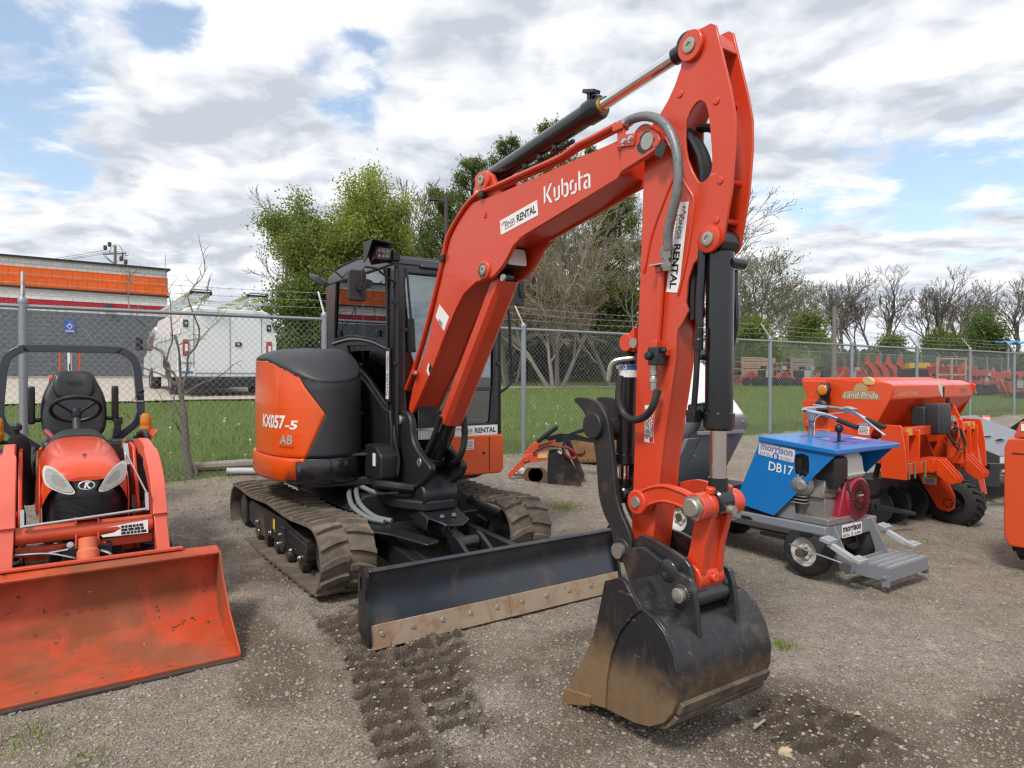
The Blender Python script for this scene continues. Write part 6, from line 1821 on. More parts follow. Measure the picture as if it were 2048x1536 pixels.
m.rings([[V(-.33+.05*0+(w_+.006*rr2.random())*math.cos(a)+dx_, .09+(w_*.7+.006*rr2.random())*math.sin(a), z) for a in [2*math.pi*i/14 for i in range(14)]] for z, w_, dx_ in ((.62, .028, .03), (.70, .035, .02), (.85, .045, .0), (.95, .055, -.015), (1.03, .062, -.02), (1.10, .055, -.03), (1.13, .03, -.03))]); m.build('lever_cover', mat('black_fabric', (.006, .006, .007), .9, bump=(60, .6, .01)), lvr, smooth=70)
m = MB(); m.box(V(.30, -.42, 1.13), (.05, .05, .12)); m.box(V(.32, -.40, 1.18), (.03, .02, .06)); m.tube([V(.27, -.4, 1.0), V(.275, -.4, 1.12)], .012, 8); m.build('seat_belt_buckle', M['black_satin'], seat, bevel=.006)
# chassis, axle, wheels
m = MB(); m.box(V(0, .55, .40), (.26, 1.3, .22)); m.box(V(0, -.35, .55), (.44, .9, .45)); m.box(V(0, 1.02, .36), (.40, .06, .22)); m.cyl(V(-.34, .80, .22), V(.34, .80, .22), .05, 18); m.lathe(V(.12, .86, .26), V(.32, .86, .26), [(0, .045), (.5, .06), (1, .04)], 16); m.lathe(V(-.12, .86, .26), V(-.32, .86, .26), [(0, .045), (.5, .06), (1, .04)], 16); m.build('chassis', M['black_satin'], tr_, bevel=.01)
orim = mat('orange_rim', (.55, .07, .02), .5, dirt=(DUST, .3, 8))
for s in (-1, 1):
    wheel(tr_, s*.43, .80, .19, .215, .19, .11, orim, s, 16, .014)
    wheel(tr_, s*.46, -.36, .31, .33, .27, .17, orim, s, 18, .022)
# backhoe behind the seat
m = MB()
for s in (-1, 1):
    m.prism(rnd_poly([(-1.30, .8), (-1.22, .8), (-1.26, 1.45), (-1.30, 1.80), (-1.37, 1.80), (-1.36, 1.4)], .02), s*.075-.008, s*.075+.008, LP); m.cyl(V(s*.11, -1.27, 1.52), V(s*.16, -1.27, 1.52), .038, 18); m.bar(V(s*.135, -1.27, 1.54), V(s*.13, -1.22, 1.2), .03, .05)
m.box(V(0, -1.33, 1.79), (.26, .06, .035)); m.box(V(0, -1.15, .75), (.5, .3, .35)); bh = m.build('backhoe_boom', M['orange'], tr_, bevel=.004)
m = MB(); m.cyl(V(0, -1.24, 1.2), V(-.005, -1.30, 1.78), .02, 16); m.build('piston_rod', M['chrome'], bh)
m = MB(); m.cyl(V(-.10, -1.27, 1.50), V(.10, -1.27, 1.50), .05, 16); m.build('backhoe_pivot', M['black_satin'], bh)
# ------------------------------------------------------------------ blue power buggy
DX, DY = 2.6, 5.8
bu = empty('power_buggy', (DX, DY, 0), YAW, 'blue and grey power buggy with red engine, handlebars and a white dump tub', 'power buggy')
M['blue'] = mat('blue_paint', (.008, .17, .50), .35, coat=.3, vary=.04, dirt=((.3, .33, .36), .03, 3))
M['grey_paint'] = mat('machine_grey_paint', (.20, .215, .24), .45, coat=.1, wear=((.16, .08, .05), .03, 18), dirt=(DUST, .06, 4), vary=.06)
M['grey_dark'] = mat('dark_grey_paint', (.20, .21, .22), .5, dirt=((.14, .11, .09), .15, 5), vary=.1)
NL = -.45
G0 = -.055
m = MB()      # base tray
m.prism([(NL+.05, .255), (NL, .31), (NL, .375), (.33, .375), (.33, .31), (.28, .255)], -1.15, .345, BP)
m.prism(rnd_poly([(-0.646, 0.440), (-0.455, 0.434), (-0.434, 0.297), (-0.645, 0.247), (-0.870, 0.244), (-0.871, 0.360)], .01), NL+.01, .32, LP)
tray = m.build('base_tray', M['grey_paint'], bu, bevel=.014)
m = MB()
m.prism(rnd_poly([(.13, .275), (.24, .285), (.24, .31), (.13, .30)], .01), NL-.004, NL+.03, LP); m.prism(rnd_poly([(-.42, .315), (-.30, .32), (-.33, .345), (-.42, .345)], .01), NL-.004, NL+.03, LP); m.split('slot', M['ink'], tray)
# cover body
side_ = [(-0.222, 1.032), (0.428, 0.942), (0.392, 0.904), (-0.100, 0.393), (-0.486, 0.446)]
m = MB()
for l0, l1 in ((NL, NL+.006), (.40, .406)):
    m.prism(side_ if l0 < 0 else side_, l0, l1, LP, holes=[rnd_poly([(0.084, 0.881), (0.097, 0.922), (0.154, 0.932), (0.206, 0.917), (0.214, 0.846), (0.206, 0.766), (0.155, 0.732), (0.107, 0.742), (0.089, 0.772)], .012)[::1]] if l0 < 0 else ())
a_, b_, c_, d_, e_ = side_
m.add([V(NL, *a_), V(NL, *e_), V(.40, *e_), V(.40, *a_)], [(0, 1, 2, 3)])
body = m.build('cover', M['blue'], bu, smooth=0)
m = MB()
top_ = [(a_[0]-.02, a_[1]+.015), (b_[0]+.02, b_[1]+.045), (b_[0]+.02, b_[1]+.005), (a_[0]-.02, a_[1]-.035)]
m.prism(top_, NL-.02, .50, LP)
m.build('top_panel', M['blue'], body, bevel=.008)
def top_z(b): return top_[0][1]+(top_[1][1]-top_[0][1])*(b-top_[0][0])/(top_[1][0]-top_[0][0])
tn = Vector((0, (top_[1][1]-top_[0][1])/(top_[1][0]-top_[0][0]), 1))
def topM(l, b): return frame(V(l, b, top_z(b)+.001), (1, 0, 0), tn)
panel(.42, .28, topM(.12, .18), mat('violet_decal', (.07, .09, .42), .4), body, 'decal', .02)
panel(.30, .12, topM(.28, .17), mat('faded_decal', (.62, .50, .52), .5), body, 'instruction_plate'); panel(.09, .05, topM(.02, .08), mat('faded_decal', (.62, .50, .52), .5), body, 'instruction_plate')
for lx, bx_ in ((-.05, -.08), (.0, .01)):
    Mt = topM(lx, bx_) @ Matrix.Translation((0, 0, .001)); fine_print(Mt, .13, .02, 1, M['ink'], body, seed=int(99+lx*100), fill=.7)
m = MB(); m.prism([(NL+.02, .42), (.40, .42), (.40, .92), (NL+.02, .95)], -.22, -.2, BP); m.box(V(-.40, -.02, .47), (.02, .16, .18)); m.box(V(.22, -.05, .52), (.35, .12, .28)); m.build('engine_bulkhead', M['grey_paint'], bu, bevel=.004)
m = MB(); m.box(V(-.42, .06, .78), (.02, .16, .22)); m.lathe(V(-.43, .15, .76), V(-.445, .15, .76), [(0, .035), (1, .03), (1, .02), (.2, .018)], 20); m.build('oil_sight', M['ink'], bu)
Md = frame(V(NL-.0025, *([(-0.075, 0.914)][0])), V(0, 1, -.14), (-1, 0, 0))
Md = frame(V(NL-.0025, *([(-0.080, 0.922)][0])), Vector((0, -1, -.12)), (-1, 0, 0))
dp = panel(.335, .11, Md, mat('lilac_white_vinyl', (.62, .62, .70), .4), body, 'maker_decal', .02)
text('morrison', .062, Md, mat('lilac_ink', (.25, .24, .36), .5), dp, .30, .045, (0, .022)); text('BARTELL', .026, Md, mat('lilac_ink2', (.25, .24, .36), .5), dp, .11, .02, (-.095, -.037)); text('GLOBAL', .026, Md, mat('lilac_ink3', (.25, .24, .36), .5), dp, .11, .02, (.095, -.037))
m = MB(); m.prism([(.03*math.cos(i*.449), -.037+.03*math.sin(i*.449)) for i in range(14)], .0012, .002, lambda a, b, t: tuple(Md @ Vector((a, b, t)))); bd_ = m.build('round_badge', M['blue_ink'], dp); text('B', .034, Md, M['white'], bd_, .024, .02, (0, -.037), lift=.0022)
Md2 = frame(V(NL-.0025, *([(-0.037, 0.791)][0])), Vector((0, -1, -.10)), (-1, 0, 0)); text('DB17', .075, Md2, M['white'], body, .225, .012, name='model_lettering')
q = [(0.116, 0.695), (0.155, 0.708), (0.138, 0.726)]
m = MB(); m.prism([q[0], q[1], (q[2][0], q[2][1]+.02)], NL-.003, NL-.001, LP); m.build('warning_triangle', M['gold_ink'], body, smooth=0)
# engine
cast = mat('cast_aluminium', (.30, .29, .28), .5, metal=.6, dirt=((.1, .08, .07), .25, 10))
er_ = mat('crimson_plastic', (.30, .008, .035), .35, coat=.3, vary=.1)
m = MB()
m.box(V(-.16, .12, .50), (.26, .24, .22)); m.box(V(-.16, .14, .40), (.34, .30, .04)); m.lathe(V(-.30, .10, .62), V(-.36, .12, .62), [(0, .075), (.6, .075), (1, .05)], 18)
m.lathe(V(-.36, .12, .62), V(-.38, .125, .62), [(0, .045), (1, .03)], 14); m.box(V(-.20, .16, .58), (.2, .16, .12), (0, R(15), 0))
for i in range(6): m.box(V(-.25, .05, .50+.022*i), (.20, .18, .008))
eng = m.build('engine_block', cast, bu, bevel=.012)
m = MB()
fc = V(.02, .255, .52)
m.lathe(V(.02, .12, .52), V(.02, .30, .52), [(0, .16), (.5, .165), (.8, .155), (1, .135)], 32); m.box(V(-.09, .21, .50), (.16, .15, .26), (0, R(18), 0)); fan = m.build('fan_shroud', er_, eng, bevel=.01)
m = MB()
for i in range(30):
    a = 2*math.pi*i/30; c_, s_ = math.cos(a), math.sin(a)
    m.bar(V(.02+.055*c_, .302, .52+.055*s_), V(.02+.125*c_, .3005, .52+.125*s_), .007, .004, (0, -1, 0))
m.lathe(V(.02, .299, .52), V(.02, .306, .52), [(0, .045), (1, .043)], 24); m.build('fan_slots', M['ink'], fan)
text('HONDA', .013, frame(V(.02, .307, .545), (1, 0, 0), (0, -1, 0)), M['white'], fan, .06, .01); text('GX', .03, frame(V(.02, .307, .518), (1, 0, 0), (0, -1, 0)), M['red_ink'], fan, .05, .02)
m = MB(); m.box(V(-.095, .285, .60), (.028, .02, .13), (R(-10), 0, R(8))); m.build('starter_grip', M['black_satin'], fan, bevel=.01)
m = MB(); m.rings([[V(-.215+x*.37, .235+y*.37, .60+(z-.60)*.74) for x, y in rnd_poly([(-w1, -w2), (w1, -w2), (w1, w2), (-w1, w2)], .05)] for z, w1, w2 in ((.60, .10, .10), (.69, .20, .18), (.71, .22, .20), (.85, .22, .20), (.88, .20, .18))]); m.lathe(V(-.205, .235, .80), V(-.205, .235, .835), [(0, .038), (.3, .045), (.9, .045), (1, .038)], 20); m.build('air_cleaner', M['grey_plastic'], eng, bevel=.006)
m = MB(); m.rings([[V(-.02+x*.42, .17+y*.42, z-.06) for x, y in rnd_poly([(-w1, -w2), (w1, -w2), (w1, w2), (-w1, w2)], .06)] for z, w1, w2 in ((.70, .17, .22), (.73, .26, .30), (.745, .28, .32), (.76, .26, .30), (.85, .24, .28), (.89, .19, .23))]); m.cyl(V(-.02, .17, .55), V(-.02, .17, .68), .03); m.build('fuel_tank', mat('cream_plastic', (.60, .60, .55), .4, coat=.2), eng, bevel=.01)
m = MB(); m.cyl(V(-.12, .2, .58), V(-.12, .26, .60), .04); m.box(V(-.2, .20, .66), (.08, .06, .08)); m.cyl(V(-.02, .12, .6), V(-.02, .12, .7), .035); m.split('carburettor', cast, eng, bevel=.006)
eng.scale = (1.24, 1.24, 1.24); pe = V(.0, .16, .385); eng.location = pe-pe*1.24+V(.0, .03, .0)
# handlebars
hb_ = mat('chrome_handlebar', (.55, .58, .62), .22, metal=1, dirt=((.3, .16, .08), .15, 14))
zt = top_z(-.08)
m = MB(); q = [(0.219, 1.028), (0.218, 1.197)][0]
m.cyl(V(.08, -.10, zt), V(.08, -.10, zt+.20), .022, 14); m.cyl(V(.08, -.10, zt+.13), V(.08, -.10, zt+.23), .034, 16)
m.build('steering_post', M['grey_paint'], bu)
h0 = zt+.21
m = MB()
m.tube(spline([V(-.02, .22, h0-.06), V(-.0, .08, h0-.02), V(-.03, -.08, h0+.01), V(.03, -.13, h0+.02), V(.2, -.12, h0+.025), V(.42, -.10, h0+.02), V(.52, -.05, h0), V(.54, .02, h0-.02), V(.55, .15, h0-.08)], 6), .016, 10)
m.box(V(.08, -.10, h0+.01), (.06, .06, .03)); m.build('handlebar', hb_, bu)
m = MB(); m.cyl(V(-.022, .20, h0-.055), V(-.03, .37, h0-.11), .021, 14); m.cyl(V(.55, .13, h0-.072), V(.565, .29, h0-.14), .021, 14); m.split('hand_grip', M['rubber'], bu)
m = MB(); m.box(V(.50, .02, h0+.01), (.10, .08, .03), (R(15), 0, 0)); m.bar(V(.50, .04, h0+.0), V(.47, .34, h0-.20), .025, .012); m.bar(V(.46, .0, h0+.02), V(.24, -.18, h0+.05), .02, .012); m.tube(spline([V(.48, .0, h0-.02), V(.3, -.06, h0-.03), V(.12, -.08, h0-.06), V(.06, -.06, zt)], 5), .006, 6); m.build('brake_lever', M['steel'], bu, bevel=.002)
m = MB(); m.cyl(V(-.02, .21, top_z(.21)), V(-.02, .21, top_z(.21)+.09), .014, 10); m.sphere(V(-.02, .21, top_z(.21)+.11), .036); m.box(V(-.02, .21, top_z(.21)+.002), (.16, .04, .004)); m.build('gear_lever', M['black_satin'], bu)
# wheels, step
wrim = mat('off_white_rim', (.55, .54, .51), .5, dirt=((.25, .18, .12), .2, 10))
wheel(bu, NL+.08, .16, .145, .20, .16, .115, wrim, -1, 0, name='rear_wheel')
wheel(bu, .27, .16, .145, .20, .16, .115, wrim, 1, 0, name='rear_wheel')
for s_, l in ((-1, NL+.07), (1, .30)):
    wheel(bu, l, -1.13, .20, .26, .20, .13, wrim, s_, 16, .016, name='front_wheel')
m = MB(); m.cyl(V(NL, .16, .145), V(.3, .16, .145), .03); m.cyl(V(NL, -1.13, .2), V(.3, -1.13, .2), .04); m.cyl(V(NL-.03, .16, .145), V(NL-.06, .16, .145), .035, 14); m.box(V(-.08, -.3, .2), (.2, .5, .05)); m.box(V(-.2, -.28, .16), (.03, .25, .03)); m.build('axle', mat('rusty_axle', (.12, .085, .06), .6, metal=.3), bu, bevel=.004)
m = MB()
for l in (NL+.11, .23):
    m.prism([(.34, .37), (.36, .37), (.50, .10), (.49, .03), (.41, .04), (.34, .26)], l-.006, l+.006, LP)
m.bar(V(NL+.11, .455, .07), V(.23, .455, .07), .02, .10)
m.build('step_bracket', M['grey_paint'], bu, bevel=.002)
stz = .10
m = MB()
Ls, Rs, Bs, Fs = -.265, .36, .42, .72
Ls, Rs, Bs, Fs = -.21, .40, .415, .715
m.box(V((Ls+Rs)/2, Fs, stz-.05), (Rs-Ls, .012, .10)); m.box(V((Ls+Rs)/2, Bs, stz-.05), (Rs-Ls, .012, .10)); m.box(V(Ls, (Bs+Fs)/2, stz-.05), (.012, Fs-Bs, .10)); m.box(V(Rs, (Bs+Fs)/2, stz-.05), (.012, Fs-Bs, .10)); m.box(V(Ls-.004, Fs-.02, stz-.10), (.012, .06, .08)); m.box(V(Rs+.004, Fs-.02, stz-.10), (.012, .06, .08))
m.hexbolt(V(Ls-.01, Fs-.03, stz-.07), (-1, 0, 0), .014, .016)
stp = m.build('foot_step', M['grey_paint'], bu, bevel=.003)
m = MB()
n = 4
for j in range(5): m.box(V((Ls+Rs)/2, Bs+.02+(Fs-Bs-.04)*j/4, stz+.002), (Rs-Ls-.02, .026, .008))
for j in range(4):
    for i in range(14): m.box(V(Ls+.03+(Rs-Ls-.06)*i/13, Bs+.02+(Fs-Bs-.04)*(j+.5)/4, stz+.003), (.014, .05, .010), (0, 0, R(12)))
m.build('step_grating', mat('galvanised_grating', (.42, .44, .46), .45, metal=.5, dirt=((.25, .12, .06), .2, 30)), stp)
for l, nm in ((NL-.02, 0), (.36, 1)):
    m = MB(); m.bar(V(l-.02, .40, .27), V(l+.05, .60, .15), .06, .04); 
    for b, z in ((.40, .295), (.60, .175)): m.box(V(l-.02 if b < .5 else l+.05, b, z), (.12, .08, .03), (R(12), 0, 0))
    for b, z in ((.40, .316), (.60, .196)):
        for i in range(5):
            for j in (-1, 1): m.cyl(V((l-.02 if b < .5 else l+.05)-.04+.02*i, b+.018*j, z-.012), V((l-.02 if b < .5 else l+.05)-.04+.02*i, b+.018*j, z+.003), .005, 6)
    m.build('foot_pedal', mat('plain_steel_pedal', (.48, .5, .52), .45, metal=.5), bu, bevel=.003)
m = MB(); m.tube([V(NL-.05, .08, .20), V(NL-.06, .25, .18), V(NL-.03, .50, .14)], .008, 8); m.build('brake_rod', M['steel'], bu)
Md3 = frame(V(-.06, .347, .31), (1, 0, 0), (0, -1, 0)); dp = panel(.30, .105, Md3, M['white'], tray, 'maker_decal', .015)
text('morrison', .055, Md3, M['ink'], dp, .27, .045, (0, .018)); text('BARTELL', .022, Md3, M['ink'], dp, .10, .02, (-.085, -.035)); text('GLOBAL', .022, Md3, M['ink'], dp, .10, .02, (.085, -.035)); text('B', .03, Md3, M['blue_ink'], dp, .022, .02, (0, -.035))
# dump tub
m = MB()
m.prism([(-1.72, 1.55), (-1.66, 1.70), (-1.47, 1.69), (-1.15, 1.41), (-.94, 1.16), (-1.06, 1.10), (-1.38, .52), (-1.6, .60)], NL-.02, .315, LP)
tub = m.build('dump_tub', mat('white_polythene', (.74, .74, .71), .5, vary=.03, dirt=((.4, .38, .34), .12, 2)), bu, bevel=.03)
m = MB()
m.prism([(-.93, 1.155), (-.925, 1.065), (-1.255, .485), (-1.30, .485), (-1.0, 1.09), (-1.03, 1.155)], -.30, .33, LP)
m.prism([(-1.0, .96), (-1.255, .485), (-1.30, .485), (-1.05, .96)], -.47, -.30, LP)
m.add([V(-.47, -1.0, .965), V(-.30, -1.0, .965), V(-.30, -.90, 1.12)], [(0, 1, 2)])
crd = m.build('tub_cradle', M['grey_dark'], tub, bevel=.006)
m = MB(); m.bar(V(-.40, -.93, 1.015), V(.25, -.93, 1.005), .05, .035); m.bar(V(.20, -1.5, .9), V(.20, -1.45, .42), .03, .12); m.bar(V(-.2, -1.26, .50), V(-.05, -1.10, .78), .03, .02, (0, 1, 0)); m.split('cradle_rail', M['grey_paint'], tub, bevel=.004)
m = MB()
for l, z in ((.24, 1.10), (-.24, 1.10), (.10, .86), (-.28, .78)): m.hexbolt(V(l, -.925-(1.065-min(z, 1.065))*.57, z), (0, -1, -.4), .012, .014)
m.split('bolt', M['pin'], tub)
m = MB(); m.box(V(0, -1.0, .45), (.5, .35, .12)); m.cyl(V(NL, -1.2, .45), V(.35, -1.2, .45), .04); m.tube([V(NL+.02, -.7, .42), V(NL+.02, -1.4, .46)], .03); m.build('tub_pivot', M['black_satin'], bu, bevel=.01)
# ------------------------------------------------------------------ orange seed drill
SX, SY = 4.3, 7.6
se = empty('seed_drill', (SX, SY, 0), YAW, 'bright orange seed drill with a long hopper and one black gauge wheel', 'seed drill')
M['drill'] = mat('drill_orange', (.67, .062, .008), .3, coat=.4, vary=.05, dirt=(DUST, .06, 3), scr=.5)
HF, HR = .30, -.55           # hopper front and back
l0, l1 = -.70, 1.17
m = MB()
ep = [(-0.385, 1.522), (0.262, 1.478), (0.332, 1.448), (0.288, 1.320), (0.086, 0.932), (0.056, 0.745), (-0.645, 0.908), (-0.671, 1.277), (-0.586, 1.347)]
m.prism(rnd_poly(ep, .015), l0-.02, l0, LP)
ep2 = [(p[0], p[1]) for p in ep]
m.prism(rnd_poly(ep2, .015), l1, l1+.02, LP)
m.split('end_plate', M['drill'], se, bevel=.004)
m = MB()
prof = [(-.72, 1.50), (HF-.12, 1.50), (HF, 1.455), (HF, 1.315), (.05, 1.02), (-.05, .86), (-.20, .86), (-.60, 1.15)]
m.prism(prof, l0, l1, LP)
hop = m.build('hopper', M['drill'], se, bevel=.012)
m = MB(); m.prism([(-.75, 1.53), (.02, 1.535), (.06, 1.49), (-.75, 1.49)], l0+.05, l1-.35, LP); m.prism([(-.2, 1.52), (.10, 1.52), (.14, 1.47), (-.2, 1.47)], l0+.10, l1-.2, LP); lid = m.build('hopper_lid', M['drill'], se, bevel=.012)
m = MB(); m.prism(rnd_poly([(.07, 1.54), (.14, 1.46), (.02, 1.46), (.0, 1.54)], .03), l0-.03, l0+.04, LP); m.build('lid_hinge', M['gold_ink'], lid)
q = [(-0.664, 1.370), (-0.064, 1.362), (0.015, 1.382), (0.246, 1.379), (0.685, 1.368), (0.915, 1.365)]
text('Land Pride', .052, frame(V((q[0][0]+q[1][0])/2-.03, HF+.002, q[0][1]-.0), (1, 0, 0), (0, -1, 0)), M['gold_ink'], hop, .42, .015, shear=.25, name='brand_lettering')
text('3P600', .05, frame(V(.93, HF+.002, 1.385), (1, 0, 0), (0, -1, 0)), mat('dark_gold', (.28, .2, .08), .5), hop, .17, .01)
m = MB(); m.prism(spline([(.30, 1.46), (.38, 1.46), (.40, 1.36), (.44, 1.31), (.36, 1.33), (.31, 1.39)], 3, True), HF+.001, HF+.004, BP); go = m.build('level_gauge', mat('cream_gauge', (.65, .58, .45), .4), hop); m = MB(); m.prism([(.40, 1.43), (.43, 1.43), (.42, 1.31), (.405, 1.31)], HF+.004, HF+.012, BP); m.build('gauge_needle', M['ink'], go)
ql = [(-0.208, 1.350), (0.167, 1.348), (-0.017, 1.386), (-0.017, 1.455)]
Ml = frame(V(l0-.022, (ql[0][0]+ql[1][0])/2, (ql[0][1]+ql[1][1])/2), Vector((0, -(ql[1][0]-ql[0][0]), 0)), (-1, 0, 0))
m = MB(); m.prism(rnd_poly([(-.20, -.045), (.20, -.045), (.20, -.005), (.15, .04), (-.15, .04), (-.20, .0)], .015), 0, .001, lambda a, b, t: tuple(Ml @ Vector((a, b, t)))); m.prism([(p[0], p[1]) for p in spline([(-.07, .04), (-.065, .085), (-.03, .12), (.02, .125), (.06, .10), (.075, .06), (.06, .04)], 3, True)], 0, .001, lambda a, b, t: tuple(Ml @ Vector((a, b, t)))); lo2 = m.build('brand_plate', mat('tan_decal', (.42, .29, .14), .5), se, smooth=0)
text('Land Pride', .065, Ml, M['ink'], lo2, .385, .06, shear=.25); text('Land Pride', .06, Ml, mat('pale_letter', (.7, .66, .55), .5), lo2, .375, .012, shear=.25, lift=.0026)
q = [(0.018, 0.991)][0]
Mn = frame(V(l0-.022, q[0]-.0, q[1]), (0, -1, 0), (-1, 0, 0)); nd = panel(.115, .12, Mn, M['white'], se, 'notice_decal'); panel(.112, .03, Mn @ Matrix.Translation((0, .043, .0005)), M['blue_ink'], nd, 'notice_band'); text('NOTICE', .016, Mn, M['white'], nd, .085, .01, (0, .043), lift=.002); fine_print(Mn, .1, .07, 5, M['ink'], nd, 0, -.015, 4)
# side lamps on the hopper end
for z, b_ in ((1.36, -.62), (1.19, -.66)):
    q = [(-0.372, 1.397), (-0.394, 1.220)][0 if z > 1.3 else 1]
    m = MB(); m.lathe(V(-.86, q[0], q[1]), V(-.80, q[0]-.0, q[1]), [(0, .06), (.2, .075), (1, .075)], 24); m.box(V(-.77, q[0]-.02, q[1]-.02), (.06, .09, .19)); lp = m.build('marker_lamp', M['black_satin'], se, bevel=.006)
    m = MB(); m.lathe(V(-.872, q[0], q[1]), V(-.86, q[0], q[1]), [(0, .035), (.5, .055), (1, .06)], 22); m.build('lens', M['amber'] if z > 1.3 else M['ink'], lp)
m = MB()
for s in (0,):
    m.prism(rnd_poly([(-0.690, 1.277), (-0.466, 1.283), (-0.405, 0.925), (-0.632, 0.870), (-0.670, 1.050)], .02), l0-.03, l0-.01, LP)
m.lathe(V(l0-.03, *([(-0.590, 1.009)][0])), V(l0-.06, *([(-0.590, 1.009)][0])), [(0, .05), (.5, .05), (1, .03)], 18); m.build('drive_cover', M['drill'], se, bevel=.004)
# frame
m = MB()
m.box(V(.13, .36, .98), (1.7, .09, .09)); m.box(V(.13, .36, .60), (1.7, .12, .12))
for l in (-.66, -.42, .78, .96): m.box(V(l, .33, .78), (.012, .22, .42))
m.prism(rnd_poly([(.2, .50), (.46, .50), (.44, .80), (.40, 1.05), (.2, 1.05)], .02), l0-.03, l0-.01, LP); m.prism(rnd_poly([(.2, .50), (.46, .50), (.44, .80), (.40, 1.05), (.2, 1.05)], .02), l1-.03, l1-.01, LP)
m.box(V(.23, -.45, .70), (1.9, .10, .10)); m.bar(V(-.6, .36, .66), V(-.6, -.45, .70), .08, .08); m.bar(V(1.05, .36, .66), V(1.05, -.45, .70), .08, .08)
m.bar(V(-1.3, -.2, .95), V(-.70, -.1, .95), .08, .10)
frm = m.build('frame', M['drill'], se, bevel=.008)
m = MB()
for l in (-.58, .84, .90): m.box(V(l, .407, .98), (.12, .003, .07))
m.box(V(-1.1, -.13, .96), (.20, .003, .06)); m.split('reflector', mat('yellow_reflector', (.72, .38, .02), .3, coat=.3), frm)
m = MB()
for x in (-.62, -.5, -.28, .74, .86): m.tube([V(x, .43, .66), V(x, .43, .54), V(x, .43, .50)], .009, 8); m.tube([V(x, .43, .66), V(x, .40, .668), V(x, .28, .668)], .009, 8)
m.build('u_bolt', mat('brassy_bolt', (.45, .38, .22), .35, metal=.8), frm)
for lc, sg in ((-.10, 1), (.54, 1)):
    m = MB()
    for i in range(3):
        m.prism(rnd_poly([(.30, .68), (.48, .68), (.66, .49), (.64, .43), (.58, .42), (.40, .56), (.30, .56)], .03), lc+.075*i-.004, lc+.075*i+.004, LP)
    m.box(V(lc-.04, .40, .61), (.12, .14, .13)); m.build('hitch_bracket', M['drill'], frm, bevel=.003)
m = MB(); m.prism(rnd_poly([(.40, .60), (.56, .60), (.50, 1.08), (.38, 1.10)], .03), .28, .30, LP); m.prism(rnd_poly([(.40, .60), (.56, .60), (.50, 1.08), (.38, 1.10)], .03), .40, .42, LP); m.cyl(V(.22, .47, .98), V(.48, .47, .98), .022); m.build('top_link_mast', M['drill'], se, bevel=.006)
m = MB(); m.tube([V(.24+.05*math.cos(a), .50, .94+.05*math.sin(a)) for a in [i*.42 for i in range(16)]], .008, 6); m.lathe(V(.26, .49, .98), V(.20, .52, .98), [(0, .03), (1, .026)], 12); m.build('lynch_pin', M['black_satin'], se)
# wheel arm with gauge wheel
q = [(0.102, 0.996), (0.259, 1.005), (0.373, 0.627), (0.486, 0.203), (0.486, 0.094), (0.427, 0.041), (0.327, 0.041), (0.223, 0.220), (0.180, 0.298)]
m = MB()
arm_p = [(-.02, .96), (.16, .98), (.33, .58), (.50, .26), (.50, .12), (.44, .07), (.33, .09), (.16, .36), (.05, .6)]
m.prism(rnd_poly(arm_p, .02), .24, .255, LP); m.prism(rnd_poly(arm_p, .02), .62, .635, LP)
m.bar(V(.25, .1, .85), V(.62, .1, .85), .12, .10)
wa = m.build('wheel_arm', M['drill'], se, bevel=.004)
m = MB()
for i in range(7): m.cyl(V(.239, .43+.045*math.cos(i*.9), .17+.045*math.sin(i*.9)), V(.236, .43+.045*math.cos(i*.9), .17+.045*math.sin(i*.9)), .011, 10)
m.split('adjuster_hole', M['ink'], wa)
for zz in (.53, .40):
    Mc = frame(V(.238, .22+(.53-zz)*.2, zz), (0, -1, 0), (-1, 0, 0)); cd = panel(.14, .10, Mc, M['white'], wa, 'caution_decal'); panel(.138, .034, Mc @ Matrix.Translation((0, .033, .0005)), M['yellow_ink'], cd, 'caution_band'); text('CAUTION', .02, Mc, M['ink'], cd, .095, .01, (.012, .033), lift=.002); flat_poly([[(-.062, .024), (-.044, .024), (-.053, .042)]], Mc, M['ink'], cd, 'warning_triangle', .002); fine_print(Mc, .12, .05, 4, M['ink'], cd, 0, -.015, 9)
wheel(se, .40, .43, .17, .28, .22, .15, M['black_satin'], -1, 22, .014, name='gauge_wheel')
# gearbox, crank, chain, black box
m = MB(); m.rings([[V(.02+x, .40+y, z) for x, y in rnd_poly([(-.13*k, -.10*k), (.13*k, -.10*k), (.13*k, .10*k), (-.13*k, .10*k)], .03)] for z, k in ((.93, .9), (.95, 1), (1.22, 1), (1.26, .9))]); m.box(V(-.12, .30, 1.12), (.10, .14, .2)); m.build('control_box', M['grey_plastic'], se, bevel=.012)
m = MB(); m.lathe(V(.36, .14, 1.12), V(.40, .14, 1.12), [(0, .10), (.4, .13), (1, .13)], 36); m.build('drive_sprocket', mat('oily_sprocket', (.10, .07, .05), .5, metal=.5), se)
m = MB(); m.cyl(V(.2, .14, 1.12), V(.9, .14, 1.12), .018, 12); m.lathe(V(.26, .45, 1.0), V(.26, .45, 1.12), [(0, .025), (.4, .03), (.5, .04), (1, .04)], 14); m.build('drive_shaft', M['steel'], se)
m = MB()
for i in range(18): 
    z = 1.08-.032*i; m.sphere(V(.43+.004*i, .32+.004*i, z), .017, 6, 4, (1, .6, 1)); m.sphere(V(.50+.004*i, .32+.004*i, z-.1), .015, 6, 4, (1, .6, 1))
m.build('drive_chain', mat('oily_chain', (.09, .075, .06), .45, metal=.6), se)
m = MB(); m.tube([V(.44, .34, 1.10), V(.44, .34, 1.18)], .014, 8); m.cyl(V(.44, .34, 1.18), V(.44, .34, 1.31), .02, 12); m.build('crank_handle', M['black_satin'], se)
